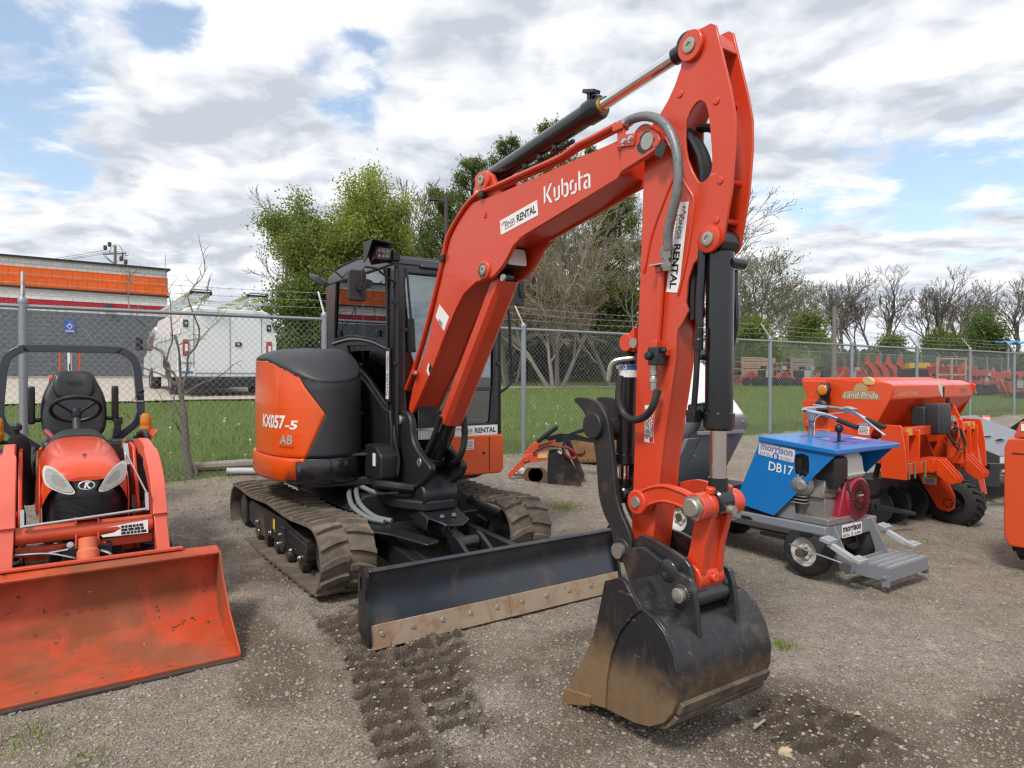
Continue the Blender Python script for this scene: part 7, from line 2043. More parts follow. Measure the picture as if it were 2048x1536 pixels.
m = MB(); m.lathe(V(.24, .40, 1.10), V(.24, .40, 1.20), [(0, .02), (.4, .025), (.45, .045), (1, .045)], 14); m.build('breather_cap', mat('pale_plastic', (.5, .5, .48), .5), se)
m = MB(); m.prism(rnd_poly([(.1, .85), (.32, .80), (.34, 1.05), (.25, 1.24), (.05, 1.22)], .06), .78, .80, LP); m.lathe(V(.74, .14, 1.12), V(.84, .14, 1.12), [(0, .05), (.6, .06), (1, .03)], 18); m.build('side_bearing', M['drill'], se, bevel=.003)
m = MB(); m.tube(spline([V(.1, .48, .98), V(.12, .52, .86), V(.22, .54, .82), V(.30, .52, .90), V(.28, .48, 1.05), V(.24, .45, 1.10)], 6), .010, 8); m.tube(spline([V(.06, .48, .96), V(.16, .55, .78), V(.34, .56, .80), V(.38, .5, .95), V(.3, .46, 1.06)], 6), .010, 8); m.split('cable', M['hose'], se)
# seed tubes and discs
m = MB()
for i in range(8): m.tube([V(-.5+.2*i, .02, .9), V(-.5+.2*i, .06, .6), V(-.5+.2*i, 0, .35)], .03, 8)
m.split('seed_tube', M['rubber'], se)
for i in range(8):
    m = MB(); m.lathe(V(-.52+.2*i, .02+.08*(i % 2), .16), V(-.50+.2*i, .02+.08*(i % 2), .16), [(0, .04), (0, .20), (1, .20), (1, .04)], 28); m.build('disc_opener', M['black_satin'], se)
m = MB(); m.box(V(.15, -.05, .38), (1.7, .30, .16)); m.build('opener_bar', M['black_satin'], se)
m = MB(); m.bar(V(-1.1, .35, .26), V(-.62, .42, .16), .02, .05); m.cyl(V(-.72, .40, .18), V(-.52, .435, .14), .022, 10); m.box(V(-1.1, .33, .28), (.16, .02, .10)); m.build('parking_handle', M['black_satin'], se, bevel=.004)
m = MB(); m.bar(V(-1.05, .30, -.0), V(-1.05, .30, .48), .05, .05); m.build('parking_stand', M['rust'], se, bevel=.004)
m = MB(); m.lathe(V(.98, -.32, .28), V(1.10, -.32, .28), [(0, .2), (.1, .27), (.9, .27), (1, .2)], 32); m.build('press_wheel', M['rubber'], se)
m = MB(); m.prism([(.28, .9), (.4, .9), (.52, .2), (.47, .2)], .99, 1.01, LP); m.build('side_strut', M['orange_faded'], se, bevel=.004)
# ------------------------------------------------------------------ smaller implements round the yard
def WP(x, z, t): return (x, t, z)           # outline facing the camera row, t = depth
def outline(m, pts, y, th): return m.prism(pts, y, y+th, WP)
# trencher / auger attachment by the fence
tb_ = empty('trencher', (0.44, 9.1, 0), 0, 'orange and black trencher attachment with a coil spring and a spiral-wrapped hose', 'trencher')
def loc(o, m, name, mats, **kw):
    """build m (world coordinates) as a part of o"""
    inv_ = o.matrix_basis.inverted()
    m.v = [tuple(inv_ @ Vector(v)) for v in m.v]
    return m.build(name, mats, o, **kw)
for n_ in (tb_,): n_.matrix_basis = Matrix.Translation(n_.location)
m = MB(); pl_ = [(0.486, 0.564), (0.533, 0.584), (0.693, 0.577), (0.933, 0.177), (0.907, 0.097), (0.473, 0.110), (0.467, 0.297)]
outline(m, rnd_poly(pl_, .03), 9.0, .012); outline(m, [(0.704, 0.683), (0.786, 0.683), (0.989, 0.208), (0.949, 0.127)], 9.2, .3)
loc(tb_, m, 'side_plate', mat('black_plate', (.010, .010, .012), .5, dirt=((.14, .09, .06), .3, 4)), bevel=.003)
m = MB(); outline(m, rnd_poly([(0.470, 0.536), (0.477, 0.437), (0.186, 0.397), (-0.027, 0.198), (-0.060, 0.251), (0.146, 0.470), (0.172, 0.516)], .02), 8.97, .03); outline(m, rnd_poly([(0.161, 0.525), (0.281, 0.659), (0.335, 0.679), (0.362, 0.525), (0.255, 0.458)], .01), 9.05, .04); outline(m, rnd_poly([(0.348, 0.626), (0.589, 0.693), (0.589, 0.612), (0.362, 0.525)], .01), 9.12, .08)
q = [(0.179, 0.459)][0]; m.cyl(Vector((q[0], 8.99, q[1])), Vector((q[0], 8.93, q[1])), .04, 20)
loc(tb_, m, 'boom_arm', M['orange_old'], bevel=.004)
m = MB(); a_, b_ = [Vector((p[0], 9.06, p[1])) for p in [(0.333, 0.671), (0.619, 0.884)]]
d_ = (b_-a_); m.cyl(a_, b_, .012, 10); u_ = d_.normalized(); v_ = u_.orthogonal().normalized(); w_ = u_.cross(v_)
m.tube([a_+d_*(i/160*.92+.02)+(v_*math.cos(i*.75)+w_*math.sin(i*.75))*.030 for i in range(160)], .0065, 6); loc(tb_, m, 'coil_spring', M['black_satin'])
m = MB(); outline(m, rnd_poly([(0.418, 0.708), (0.657, 0.763), (0.760, 0.756), (1.177, 0.914), (1.164, 0.811), (0.862, 0.756), (1.136, 0.674), (1.136, 0.633), (0.849, 0.674), (0.643, 0.640), (0.520, 0.653)], .01), 9.3, .05); loc(tb_, m, 'rear_linkage', M['black'], bevel=.005)
m = MB(); q = [Vector((p[0], 8.95, p[1])) for p in [(0.277, 0.529), (0.402, 0.608), (0.567, 0.628), (0.751, 0.595), (0.843, 0.522), (0.830, 0.469), (0.751, 0.476), (0.685, 0.542), (0.672, 0.628), (0.725, 0.773)]]
m.tube(spline(q, 6), .014, 8); hs_ = loc(tb_, m, 'hose', M['hose'])
m = MB(); sp_ = spline(q[2:8], 22)
for i in range(0, len(sp_)-1, 2): m.tube([Vector(sp_[i]), Vector(sp_[i+1])], .0185, 8)
loc(tb_, m, 'spiral_wrap', M['red_ink'])
m = MB(); qd = [(0.402, 0.496), (0.639, 0.555)]
loc(tb_, MB().box((qd[0][0], 8.966, qd[0][1]), (.125, .004, .06)), 'warning_decal', mat('orange_white_decal', (.7, .45, .2), .5))
loc(tb_, MB().box((qd[1][0], 8.99, qd[1][1]), (.06, .01, .06), (0, R(30), 0)), 'sticker', M['white'])
m = MB(); q = [(0.252, 0.138), (0.438, 0.118)]
for k in range(3): m.lathe(Vector((q[0][0]+.06*k, 9.0, q[0][1]+.10)), Vector((q[0][0]+.06*k, 9.02, q[0][1]+.10)), [(0, .1), (1, .1)], 20)
loc(tb_, m, 'cutting_disc', M['rust'])
# old clay-coloured bucket lying behind it
ob = empty('digging_bucket', (1.15, 10.2, 0), 0, 'old clay-brown digging bucket lying by the fence behind the trencher', 'bucket'); ob.matrix_basis = Matrix.Translation(ob.location)
m = MB(); z_ = gz(1.15, 10.2)
m.prism([(.0, z_), (.35, z_), (.42, z_+.12), (.40, z_+.33), (.30, z_+.36), (.05, z_+.34)], .92, 1.62, lambda p, q, t: (t, 10.05+p, q))
for x in (1.0, 1.28, 1.5): m.box((x, 10.12, z_+.40), (.10, .05, .12))
m.lathe(Vector((1.0, 10.03, z_+.2)), Vector((1.0, 10.06, z_+.2)), [(0, .08), (1, .07)], 18)
loc(ob, m, 'bucket_shell', mat('clay_rust', (.23, .125, .05), .8, dirt=((.12, .07, .035), .4, 5), vary=.2), bevel=.01)
m = MB()
for i in range(9): m.box((.98+.07*i, 10.04, z_+.025), (.03, .03, .05))
loc(ob, m, 'wear_teeth', M['rust'])

# timber by the fence
def plank(p0, p1, w_, h_, label, name='plank', m_=None, grp=None):
    m = MB(); m.bar(p0, p1, w_, h_); o = m.build(name, m_ or M['wood'], None, bevel=.006); return tag(o, label, 'plank', grp)
for i, (a, b, lab) in enumerate((((3.95, 10.9), (4.75, 11.25), 'long grey weathered plank lowest of the pile by the fence'), ((4.0, 11.05), (4.65, 11.3), 'grey weathered plank in the middle of the pile'), ((4.05, 11.2), (4.6, 11.35), 'short pale plank on top of the pile'))):
    z = gz(*a)+.10+.05*i
    plank((a[0], a[1], z), (b[0], b[1], gz(*b)+.10+.05*i), .16, .04, lab, grp='planks piled by the fence')
plank((3.7, 10.3, gz(3.7, 10.3)+.06), (4.8, 10.7, gz(4.8, 10.7)+.06), .10, .12, 'brown timber beam on the ground in front of the grey planks', 'timber_beam', mat('brown_timber', (.13, .08, .05), .85, vary=.2))
m = MB(); p = [Vector((-3.75, 7.9, 0)), Vector((-3.2, 8.15, 0)), Vector((-2.85, 8.3, 0))]
m.tube([Vector((q.x, q.y, gz(q.x, q.y)+.06)) for q in p], [.05, .06, .045], 10); tag(m.build('log', M['wood']), 'bleached grey log lying at the foot of the fence', 'log')
m = MB(); p = [Vector((-3.3, 7.85, 0)), Vector((-3.0, 7.95, 0))]
m.tube([Vector((q.x, q.y, gz(q.x, q.y)+.05)) for q in p], .04, 12); tag(m.build('plastic_pipe', mat('grey_white_pvc', (.5, .52, .54), .4)), 'short white plastic pipe in front of the bleached log', 'pipe')
m = MB(); m.lathe(Vector((-3.0, 8.15, gz(-3., 8.15)+.13)), Vector((-2.8, 8.25, gz(-2.8, 8.25)+.13)), [(0, .02), (.2, .045), (.9, .045), (1, .02)], 12); tag(m.build('plastic_bottle', M['white']), 'white plastic bottle lying on the bleached log', 'bottle')
for i, (x, y, lab) in enumerate(((.09, 9.2, 'crumpled white plastic scrap left of the trencher arm'), (.28, 9.25, 'crumpled white plastic scrap under the trencher arm'))):
    m = MB(); r_ = random.Random(i); m.sphere((x, y, gz(x, y)+.05), .075, 10, 6, (1.3, .8, .7)); m.v = [(a+r_.uniform(-.02, .02), b+r_.uniform(-.02, .02), c+r_.uniform(-.02, .02)) for a, b, c in m.v]
    tag(m.build('plastic_scrap', mat('white_film', (.62, .64, .66), .35), smooth=0), lab, 'litter', 'plastic scraps')
# leaf and sticks on the gravel
def leaf(x, y, s, rz, lab, col):
    m = MB(); z = float(surf(x, y))+.012
    pts = [(0, -.5), (.22, -.2), (.26, .1), (.12, .4), (0, .5), (-.12, .4), (-.26, .1), (-.22, -.2)]
    c, s_ = math.cos(rz), math.sin(rz)
    m.prism([(p*s, q*s) for p, q in pts], 0, .002, lambda a, b, t: (x+a*c-b*s_, y+a*s_+b*c, z+t+.10*abs(a)))
    return tag(m.build('leaf', mat('leaf_green', col, .5), smooth=0), lab, 'leaf')
p = [(1.682, -3.291), (-0.411, -3.684)]
leaf(p[0][0], -p[0][1], .035, 1.2, 'pale green leaf on the gravel right of the mud', (.38, .48, .24))
leaf(p[1][0], -p[1][1], .035, .4, 'bright green leaf on the churned mud before the blade', (.12, .30, .04))
for (a, b), lab in (([(1.141, -3.187), (1.222, -3.267)], 'pale split stick standing out of the dark mud by the bucket'), ([(1.194, -3.128), (1.209, -3.072)], 'pale splinter of wood on the mud right of the stick')):
    m = MB(); za, zb = float(surf(a[0], -a[1])), float(surf(b[0], -b[1])); m.bar((a[0], -a[1], za+.02), (b[0], -b[1], zb+.035), .012, .005); tag(m.build('stick', M['wood']), lab, 'stick')
p = [(1.213, -3.001)][0]; m = MB(); m.sphere((p[0], -p[1], float(surf(p[0], -p[1]))+.012), .028, 9, 6, (1.2, .8, .7)); r_ = random.Random(4); m.v = [(a+r_.uniform(-.004, .004), b+r_.uniform(-.004, .004), c+r_.uniform(-.004, .004)) for a, b, c in m.v]; tag(m.build('cobble', mat('tan_stone', (.46, .36, .24), .8, vary=.2), smooth=50), 'largest tan cobble on the dark mud, right of the bucket', 'stone')

# ---- grey flail mower and neighbours on the right
fm = empty('flail_mower', (6.2, 9.15, 0), YAW, 'grey flail mower with a sloping lid, parked right of the seed drill', 'mower')
zf = gz(6.6, 9.3)-.0
def FP(b, z, t): return (t, -b, z+zf)
m = MB(); m.prism([(.5, .35), (.5, .58), (-.55, .98), (-.75, .9), (-.75, .3)], -.55, 1.5, FP); m.build('mower_hood', mat('slate_grey_paint', (.13, .14, .16), .4, coat=.2, dirt=(DUST, .1, 3)), fm, bevel=.008)
m = MB(); m.prism([(.52, .2), (.52, .59), (-.57, 1.0), (-.77, .92), (-.77, .15)], -.57, -.55, FP); m.build('side_plate', mat('dark_slate', (.05, .053, .06), .45), fm, bevel=.004)
sl = Vector((0, -(.98-.58)/(-1.05), 1)); 
m = MB()
for l, b, w_, h_ in ((.30, .05, .30, .07), (.42, .16, .26, .10)): m.box(V(l, b, zf+.58+.40*(.5-b)/1.05+.008), (w_, h_, .004), (-math.atan(.40/1.05), 0, 0))
m.box(V(-.40, .503, zf+.5), (.20, .004, .13)); m.box(V(-.38, .503, zf+.40), (.10, .004, .06)); m.split('sticker', M['white'], fm, smooth=0)
m = MB(); m.bar(V(-1.2, .62, zf+.52), V(1.0, 1.15, zf+.40), .07, .07); m.box(V(.15, .95, zf+.25), (.13, .13, .55)); m.bar(V(.15, .95, zf+.45), V(.8, .9, zf+.60), .1, .1); m.box(V(.55, .9, zf+.22), (.6, .06, .42)); m.bar(V(.1, .7, zf+.6), V(.9, .7, zf+.62), .08, .08); m.box(V(.08, .72, zf+.72), (.04, .04, .26)); m.tube(spline([V(-.5, .6, zf+.38), V(-.1, .8, zf+.35), V(.0, .75, zf+.55), V(.2, .7, zf+.6)], 5), .03, 8); m.box(V(.7, .6, zf+.66), (.2, .2, .2)); m.build('hitch_frame', M['black'], fm, bevel=.008)
m = MB(); m.lathe(V(.02, .98, zf+.02+.08), V(.14, .98, zf+.10), [(0, .06), (.1, .10), (.9, .10), (1, .06)], 24); m.lathe(V(-.02, .98, zf+.10), V(.02, .98, zf+.10), [(0, .03), (1, .06)], 18); m.build('ground_roller', M['rust'], fm)
m = MB(); m.bar(V(-.7, .85, zf+.08), V(.02, .98, zf+.10), .06, .05); m.build('rusty_arm', M['rust'], fm)
bb = empty('loader_bucket', (8.6, 11.2, 0), YAW, 'black loader bucket with a raised frame behind the grey flail mower', 'bucket')
zb = gz(8.6, 11.2)
m = MB(); m.prism([(.3, .1), (.3, .5), (-.5, .62), (-.6, .1)], -1.0, 1.2, lambda b, z, t: (t, -b, z+zb)); m.build('bucket_shell', M['black'], bb, bevel=.01)
m = MB(); m.bar(V(-1.1, .3, zb+.88), V(1.3, .3, zb+.92), .06, .06); m.bar(V(-1.1, .3, zb+.9), V(-.75, -.2, zb+.55), .06, .10); m.bar(V(-.2, .3, zb+.9), V(.1, .0, zb+.5), .06, .10); m.build('raised_frame', M['black'], bb, bevel=.006)
# orange implements between drill and mower
for i, (x, y, rz, lab) in enumerate(((7.6, 11.6, .3, 'orange implement behind the mower, its bracket pointing up'), (8.3, 11.9, 1.1, 'low orange implement with a sloping arm behind the mower lid'))):
    o = empty('loader_attachment', (x, y, 0), rz, lab, 'attachment', 'orange implements behind the mower'); z = gz(x, y)
    m = MB(); m.prism(rnd_poly([(-.4, .5), (-.1, .62), (.0, .85), (.12, .85), (.2, .6), (.5, .55), (.5, .4), (-.4, .4)], .03), -.06, .06, lambda b, zz, t: (b, t, zz+z)); m.box((0, .2, z+.35), (.9, .4, .2)); m.build('bracket', M['orange'], o, bevel=.006)
    m = MB(); m.cyl((-.3, -.1, z+.5), (.3, .2, z+.6), .03); m.build('cylinder', M['steel'], o)
# orange cabinet machine cut by the right edge
om_ = empty('orange_chipper', (5.25, 5.3, 0), YAW, 'orange steel machine cabinet at the right edge, standing on a wheel', 'machine')
m = MB(); m.prism(rnd_poly([(-1.0, .20), (-.96, .11), (.0, .11), (.08, .27), (.05, 1.02), (.0, 1.07), (-.97, 1.02), (-1.0, .95)], .015), -.60, .5, LP); ob_ = m.build('cabinet', mat('chipper_orange', (.64, .075, .018), .42, wear=((.15, .05, .03), .035, 12), dirt=(DUST, .12, 2.5), vary=.06), om_, bevel=.012)
m = MB(); m.prism(rnd_poly([(-.94, 1.03), (-.08, 1.04), (-.12, 1.18), (-.89, 1.17)], .02), -.59, .4, LP); m.build('lid', M['orange_old'], om_, bevel=.012)
m = MB(); m.box(V(-.604, -.48, .90), (.006, .92, .006)); m.split('panel_gap', M['ink'], ob_, smooth=0)
m = MB(); m.box(V(-.594, -.86, 1.12), (.006, .04, .06)); m.build('sticker', M['white'], om_, smooth=0)
wheel(om_, -.42, -.80, .14, .19, .14, .10, wrim, -1, 14, .012)
# ------------------------------------------------------------------ store building
BYAW = math.atan2(4.2, 5.3)
st0 = empty('store_building', (-17.32, 34.2, 0), BYAW, 'long grey block store with orange, white and red painted bands, beyond the fence at left', 'building')
zb0 = 1.42
# local x runs along the front (negative = left in the photo), local y away
HT = 1.55+(752-538)/1360*34.2
def zpx(y): return 1.55+(752-y)/1360*34.2
BZ = dict(roof=zpx(538), trim=zpx(541.5), w1=zpx(557), org=zpx(592), blk=zpx(595), w2=zpx(613.5), red=zpx(626), w3=zpx(634))
def block_mat(name, col, sc=(.4, .2), rough_split=True):
    m, nt, b = new_mat(name)
    tc = nt.new('ShaderNodeTexCoord').outputs['Object']
    sp = nt.new('ShaderNodeSeparateXYZ'); nt.l.new(tc, sp.inputs[0])
    cb = nt.new('ShaderNodeCombineXYZ'); nt.l.new(sp.outputs[0], cb.inputs[0]); nt.l.new(sp.outputs[2], cb.inputs[1])
    br = nt.new('ShaderNodeTexBrick'); nt.l.new(cb.outputs[0], br.inputs['Vector']); br.inputs['Scale'].default_value = 1
    br.inputs['Brick Width'].default_value = sc[0]; br.inputs['Row Height'].default_value = sc[1]; br.inputs['Mortar Size'].default_value = .012
    br.inputs['Color1'].default_value = (*[c*.93 for c in col], 1); br.inputs['Color2'].default_value = (*[min(1, c*1.07) for c in col], 1); br.inputs['Mortar'].default_value = (*[c*.75 for c in col], 1)
    stx = nt.noise(nt.mapping(tc, sc=(.7, .7, .06)), 2.2, 5, .6)
    nt.l.new(nt.mix(nt.math('MULTIPLY', nt.step(stx, .5, .8), .45), br.outputs['Color'], nt.mix(1.0, br.outputs['Color'], (.72, .70, .66), 'MULTIPLY')), b.inputs['Base Color']); b.inputs['Roughness'].default_value = .8
    h = nt.math('ADD', nt.math('MULTIPLY', br.outputs['Fac'], -.6), nt.math('MULTIPLY', nt.noise(tc, 9, 6, .7), 1.2 if rough_split else .2))
    nt.l.new(nt.bump(h, .9, .03), b.inputs['Normal'])
    return m
bm1 = block_mat('grey_split_block', (.135, .15, .17)); bm2 = block_mat('white_split_block', (.66, .67, .66)); bm3 = block_mat('red_split_block', (.42, .018, .035)); bm4 = block_mat('orange_smooth_block', (.78, .125, .012), (.4, .4), False)
def band(name, z0, z1, m_, proud=0.0, L_=26):
    m = MB(); m.box((-L_/2, 6-proud/2, (z0+z1)/2), (L_+proud*2, 12+proud, z1-z0)); return m.build(name, m_, st0, bevel=0, smooth=0)
band('wall', .9, BZ['w3'], bm1)
band('white_band', BZ['w3'], BZ['red'], bm2, .006); band('red_band', BZ['red'], BZ['w2'], bm3, .004); band('white_band', BZ['w2'], BZ['blk'], bm2, .006)
band('ledge', BZ['blk'], BZ['org'], M['black_satin'], .10); band('orange_band', BZ['org'], BZ['w1'], bm4, .03); band('white_band', BZ['w1'], BZ['trim'], bm2, .006); band('roof_trim', BZ['trim'], BZ['roof'], M['black_satin'], .14)
m = MB(); m.box((-13, -.35, 1.40), (26.6, .7, .26)); m.build('base_kerb', M['concrete'], st0, bevel=.03)
def along_b(px):
    t = (px-1024)/1360; bx_, by_ = -17.32, 34.2; c, s = math.cos(BYAW), math.sin(BYAW)
    return (t*by_-bx_)/(c-t*s)
lb = along_b(140); yb = 34.2+lb*math.sin(BYAW); zs = 1.55+(752-652)/1360*yb
m = MB(); m.box((lb, -.03, zs), (.42, .02, .62)); sg = m.build('parking_sign', M['blue_ink'], st0)
Ms = frame(Vector((lb, -.041, zs)), (1, 0, 0), (0, -1, 0))
m = MB(); m.prism([(.10*math.cos(i*.35), -.02+.10*math.sin(i*.35)) for i in range(18)], 0, .004, lambda a, b, t: tuple(Ms @ Vector((a, b, t))), holes=[[(.075*math.cos(i*.35), -.02+.075*math.sin(i*.35)) for i in range(18)][::-1]]); m.prism([(-.02, .02), (.02, .02), (.02, .14), (-.02, .14)], 0, .004, lambda a, b, t: tuple(Ms @ Vector((a, b, t)))); m.build('wheelchair_symbol', M['white'], sg, smooth=0)
text('PARKING', .10, Ms, M['white'], sg, .34, .02, (0, -.24))
lb = along_b(217); yb = 34.2+lb*math.sin(BYAW); zs = 1.55+(752-615)/1360*yb
m = MB(); m.box((lb, -.12, zs), (.35, .22, .28), None, (.8, .6)); m.build('wall_lamp', M['grey_plastic'], st0, bevel=.03)
m = MB(); m.box((-8, .03, 1.1+zpx(700)-zpx(700)+.9), (12, .04, .05)); m.build('wall_rail', M['galv'], st0)

# ------------------------------------------------------------------ service truck
tk0 = empty('service_truck', (-7.38, 15.0, 1.06), YAW, 'white utility service truck seen from behind, ladders on its roof rack', 'truck')
M['truck'] = mat('truck_white', (.74, .76, .76), .3, coat=.4, vary=.02)
m = MB()
bx = rnd_poly([(.0, .46), (2.15, .46), (2.15, 1.30), (1.98, 1.95), (1.86, 2.02), (.22, 2.02), (.12, 1.95), (.0, 1.30)], .04)
m.prism(bx, 0, -4.0, lambda l, z, t: (l, -t, z))
tb = m.build('utility_body', M['truck'], tk0, bevel=.02)
m = MB()
for l in (.33, 1.10, 1.80): m.box(V(l, .006, 1.22), (.012, .01, 1.36))
m.box(V(1.1, .006, 1.93), (1.5, .01, .012)); m.box(V(1.05, .006, .56), (1.5, .01, .012)); m.split('door_gap', mat('grey_gap', (.25, .26, .27), .6), tb, smooth=0)
for l in (.17, 1.97):
    m = MB(); m.box(V(l, .012, 1.12), (.13, .03, .36)); tl = m.build('tail_lamp', M['red_lens'], tb, bevel=.015)
    m = MB(); m.box(V(l+.01, .03, 1.12), (.06, .01, .16)); m.build('reverse_lens', M['white'], tl)
for l, z in ((.17, 1.66), (1.97, 1.62), (1.28, 1.22)):
    m = MB(); m.box(V(l, .01, z), (.14 if l == 1.28 else .10, .03, .10 if l == 1.28 else .16)); hd_ = m.build('door_latch', M['ink'], tb, bevel=.01); m = MB(); m.box(V(l, .03, z), (.05, .01, .05)); m.build('latch_lever', M['steel'], hd_)
m = MB(); m.box(V(.20, .01, .58), (.32, .01, .17)); npl = m.build('number_plate', M['white'], tb); fine_print(frame(V(.20, .016, .57), (1, 0, 0), (0, -1, 0)), .26, .07, 1, M['blue_ink'], npl, seed=3, fill=.8)
text('KNAPHEIDE', .05, frame(V(.20, .008, .78), (1, 0, 0), (0, -1, 0)), M['ink'], tb, .30, .01)
m = MB(); m.box(V(1.07, .12, .34), (2.0, .25, .20)); m.build('rear_bumper', M['black_satin'], tk0, bevel=.02)
m = MB()
for b in (-.9, -1.7, -2.4):
    m.box(V(-.004, b, 1.0), (.012, .012, .9))
m.box(V(-.004, -1.6, 1.34), (.012, 2.8, .02)); m.build('side_gap', mat('grey_gap2', (.3, .31, .32), .6), tb, smooth=0)
m = MB(); m.prism([(-.45*math.cos(R(a)), .44+.40*math.sin(R(a))) for a in range(0, 181, 15)], -.006, .10, lambda b, z, t: (t, 1.35+b, z)); m.build('wheel_arch', M['ink'], tb)
for b in (-1.35, -4.9):
    for l in (.16, 1.98): wheel(tk0, l, b, .37, .38, .26, .21, mat('dull_alloy', (.35, .36, .37), .4, metal=.7) if l < 1 and b > -2 else M['steel'], -1 if l < 1 else 1, 0, name='wheel')
m = MB(); m.box(V(1.07, -.9, .32), (1.3, 1.6, .12)); m.cyl(V(.1, -1.35, .37), V(2.0, -1.35, .37), .08); m.build('chassis', M['ink'], tk0)
m = MB(); m.prism(rnd_poly([(-4.0, .5), (-4.0, 1.70), (-4.3, 1.85), (-5.4, 1.72), (-5.95, 1.20), (-6.7, 1.08), (-6.9, .5)], .1), .08, 2.07, LP); cb1 = m.build('cab', M['truck'], tk0, bevel=.06)
m = MB(); m.prism(rnd_poly([(-4.2, 1.22), (-4.2, 1.62), (-5.2, 1.60), (-5.65, 1.22)], .06), .06, .075, LP); m.build('side_window', mat('rosy_reflection_glass', (.42, .20, .20), .1, coat=.6), cb1)  # rosy reflection painted into the window colour
for l, sz in ((-.22, .0), ):
    m = MB(); m.box(V(l, -5.0, 1.38), (.18, .10, .36)); m.bar(V(l, -5.0, 1.3), V(.1, -4.9, 1.2), .03, .03); m.build('wing_mirror', M['ink'], cb1, bevel=.03)
m = MB()
for b in (-.25, -3.4):
    for l in (.15, 1.95): m.bar(V(l, b, 2.0), V(l, b, 2.22), .04, .04)
    m.bar(V(.1, b, 2.2), V(2.0, b, 2.2), .04, .05)
for l in (.15, 1.95): m.bar(V(l, -.1, 2.22), V(l, -5.2, 2.22), .04, .04)
for b in (-1.2, -2.3, -4.4): m.bar(V(.1, b, 2.2), V(2.0, b, 2.2), .04, .04)
m.bar(V(.15, -5.1, 1.7), V(.15, -5.1, 2.2), .04, .04); m.build('roof_rack', mat('rack_white', (.6, .62, .63), .4, metal=.2), tk0)
ALIM = mat('lime_fibreglass', (.20, .25, .05), .5, vary=.2)
for l0_, tilt, lab in ((.45, .05, 'lime green ladder on the left side of the truck roof rack'), (1.65, .08, 'lime green ladder on the right side of the truck roof rack')):
    o = empty('ladder', tuple(tk0.matrix_basis @ V(l0_, -.2, 2.26)) if False else (0, 0, 0), 0, lab, 'ladder', 'ladders on the truck')
    o.location = Vector((-7.38, 15.0, 1.06))+Matrix.Rotation(YAW, 3, 'Z') @ V(l0_, -.1, 2.24); o.rotation_euler = (0, 0, YAW)
    for s in (-.2, .2):
        m = MB(); m.bar(V(s, .35, .08), V(s, -4.6, 0), .03, .07); m.build('side_rail', ALIM, o)
    m = MB()
    for i in range(14): m.cyl(V(-.2, .4-.34*i, .05+.1-.02*i*.3), V(.2, .4-.34*i, .05+.1-.02*i*.3), .018, 8)
    m.build('rung', M['steel'], o); m = MB()
    m.box(V(.2, .33, .09), (.05, .06, .08)); m.box(V(-.2, .33, .09), (.05, .06, .08)); m.box(V(0, .30, .10), (.36, .04, .04)); m.build('end_cap', M['ink'], o)

# ------------------------------------------------------------------ poles
def pole(name, x, y, z0, h, r, lab, cat, m_, lean=0):
    o = empty(name, (x, y, z0), 0, lab, cat); m = MB(); m.lathe((0, 0, 0), (lean, 0, h), [(0, r), (1, r*.7)], 12); m.build('shaft', m_, o); return o
pw = mat('old_pole_wood', (.19, .165, .145), .9, vary=.15)
def at_px(px, Y): return (px-1024)/1360*Y
up = pole('utility_pole', at_px(232, 62), 62, 1.4, 12.0, .17, 'wooden utility pole with crossarm and transformers rising behind the store roof', 'utility pole', pw)
m = MB(); m.bar((-1.0, -.2, 11.2), (.9, .2, 11.35), .12, .14); m.bar((-.6, .2, 10.2), (.6, -.2, 10.2), .1, .12)
m.build('crossarm', pw, up)
m = MB()
for x, z in ((.55, 10.6), (.95, 10.3), (-.5, 11.9), (-.9, 11.6)): m.lathe((x, 0, z), (x, 0, z+.45), [(0, .10), (.3, .16), (.9, .16), (1, .05)], 12)
m.split('insulator', mat('dark_insulator', (.08, .075, .07), .5), up)
m = MB()
m.tube([(.6*math.cos(a)+.1, 0, 11.2+.9*math.sin(a)) for a in [i*.25 for i in range(13)]], .025, 5)
for i in range(4): m.tube([(.2, 0, 9.6+.5*i), (.9+.1*i, .1, 10.2+.3*i), (.6, 0, 11.2)], .02, 5)
m.build('jumper_wire', M['ink'], up)
for k, (zz, xx) in enumerate(((11.6, -.9), (11.5, -.4), (11.5, .4), (10.3, -.5))):
    m = MB(); m.tube([(xx-.0-38*t, 3*t, zz-2.2*math.sin(math.pi*t)+1.2*t) for t in [i/14 for i in range(15)]], .018, 4); m.build('power_line', M['ink'], up, smooth=0)
pole('wooden_post', at_px(1668, 25), 25, 1.1, 3.0, .10, 'plain grey wooden post standing beyond the fence near the crate stacks', 'post', pw)
lp_ = pole('lamp_post', at_px(893, 31), 31, 1.1, 8.6, .13, 'dark lamp post with a short arm in front of the pine trees', 'lamp post', mat('dark_pole', (.06, .05, .045), .8)); m = MB(); m.bar((0, 0, 8.4), (-.55, 0, 8.5), .08, .08); m.box((-.6, 0, 8.48), (.35, .2, .1)); m.build('lamp_arm', M['grey_plastic'], lp_)
bc_ = pole('tarp_post', at_px(2016, 30), 30, 1.1, 1.9, .05, 'post with a bright blue tarp, beyond the fence at far right', 'post', M['galv']); m = MB(); m.rings([[(-.45+1.0*i/6+.0*j, -.2+.4*j, 1.95+.07*math.sin(i*2.1+j)) for i in range(7)] for j in (0, 1)], cap=False, closed=False); o = m.build('tarp', mat('blue_tarp', (.05, .32, .70), .5), bc_, smooth=0); md = o.modifiers.new('s', 'SOLIDIFY'); md.thickness = .06
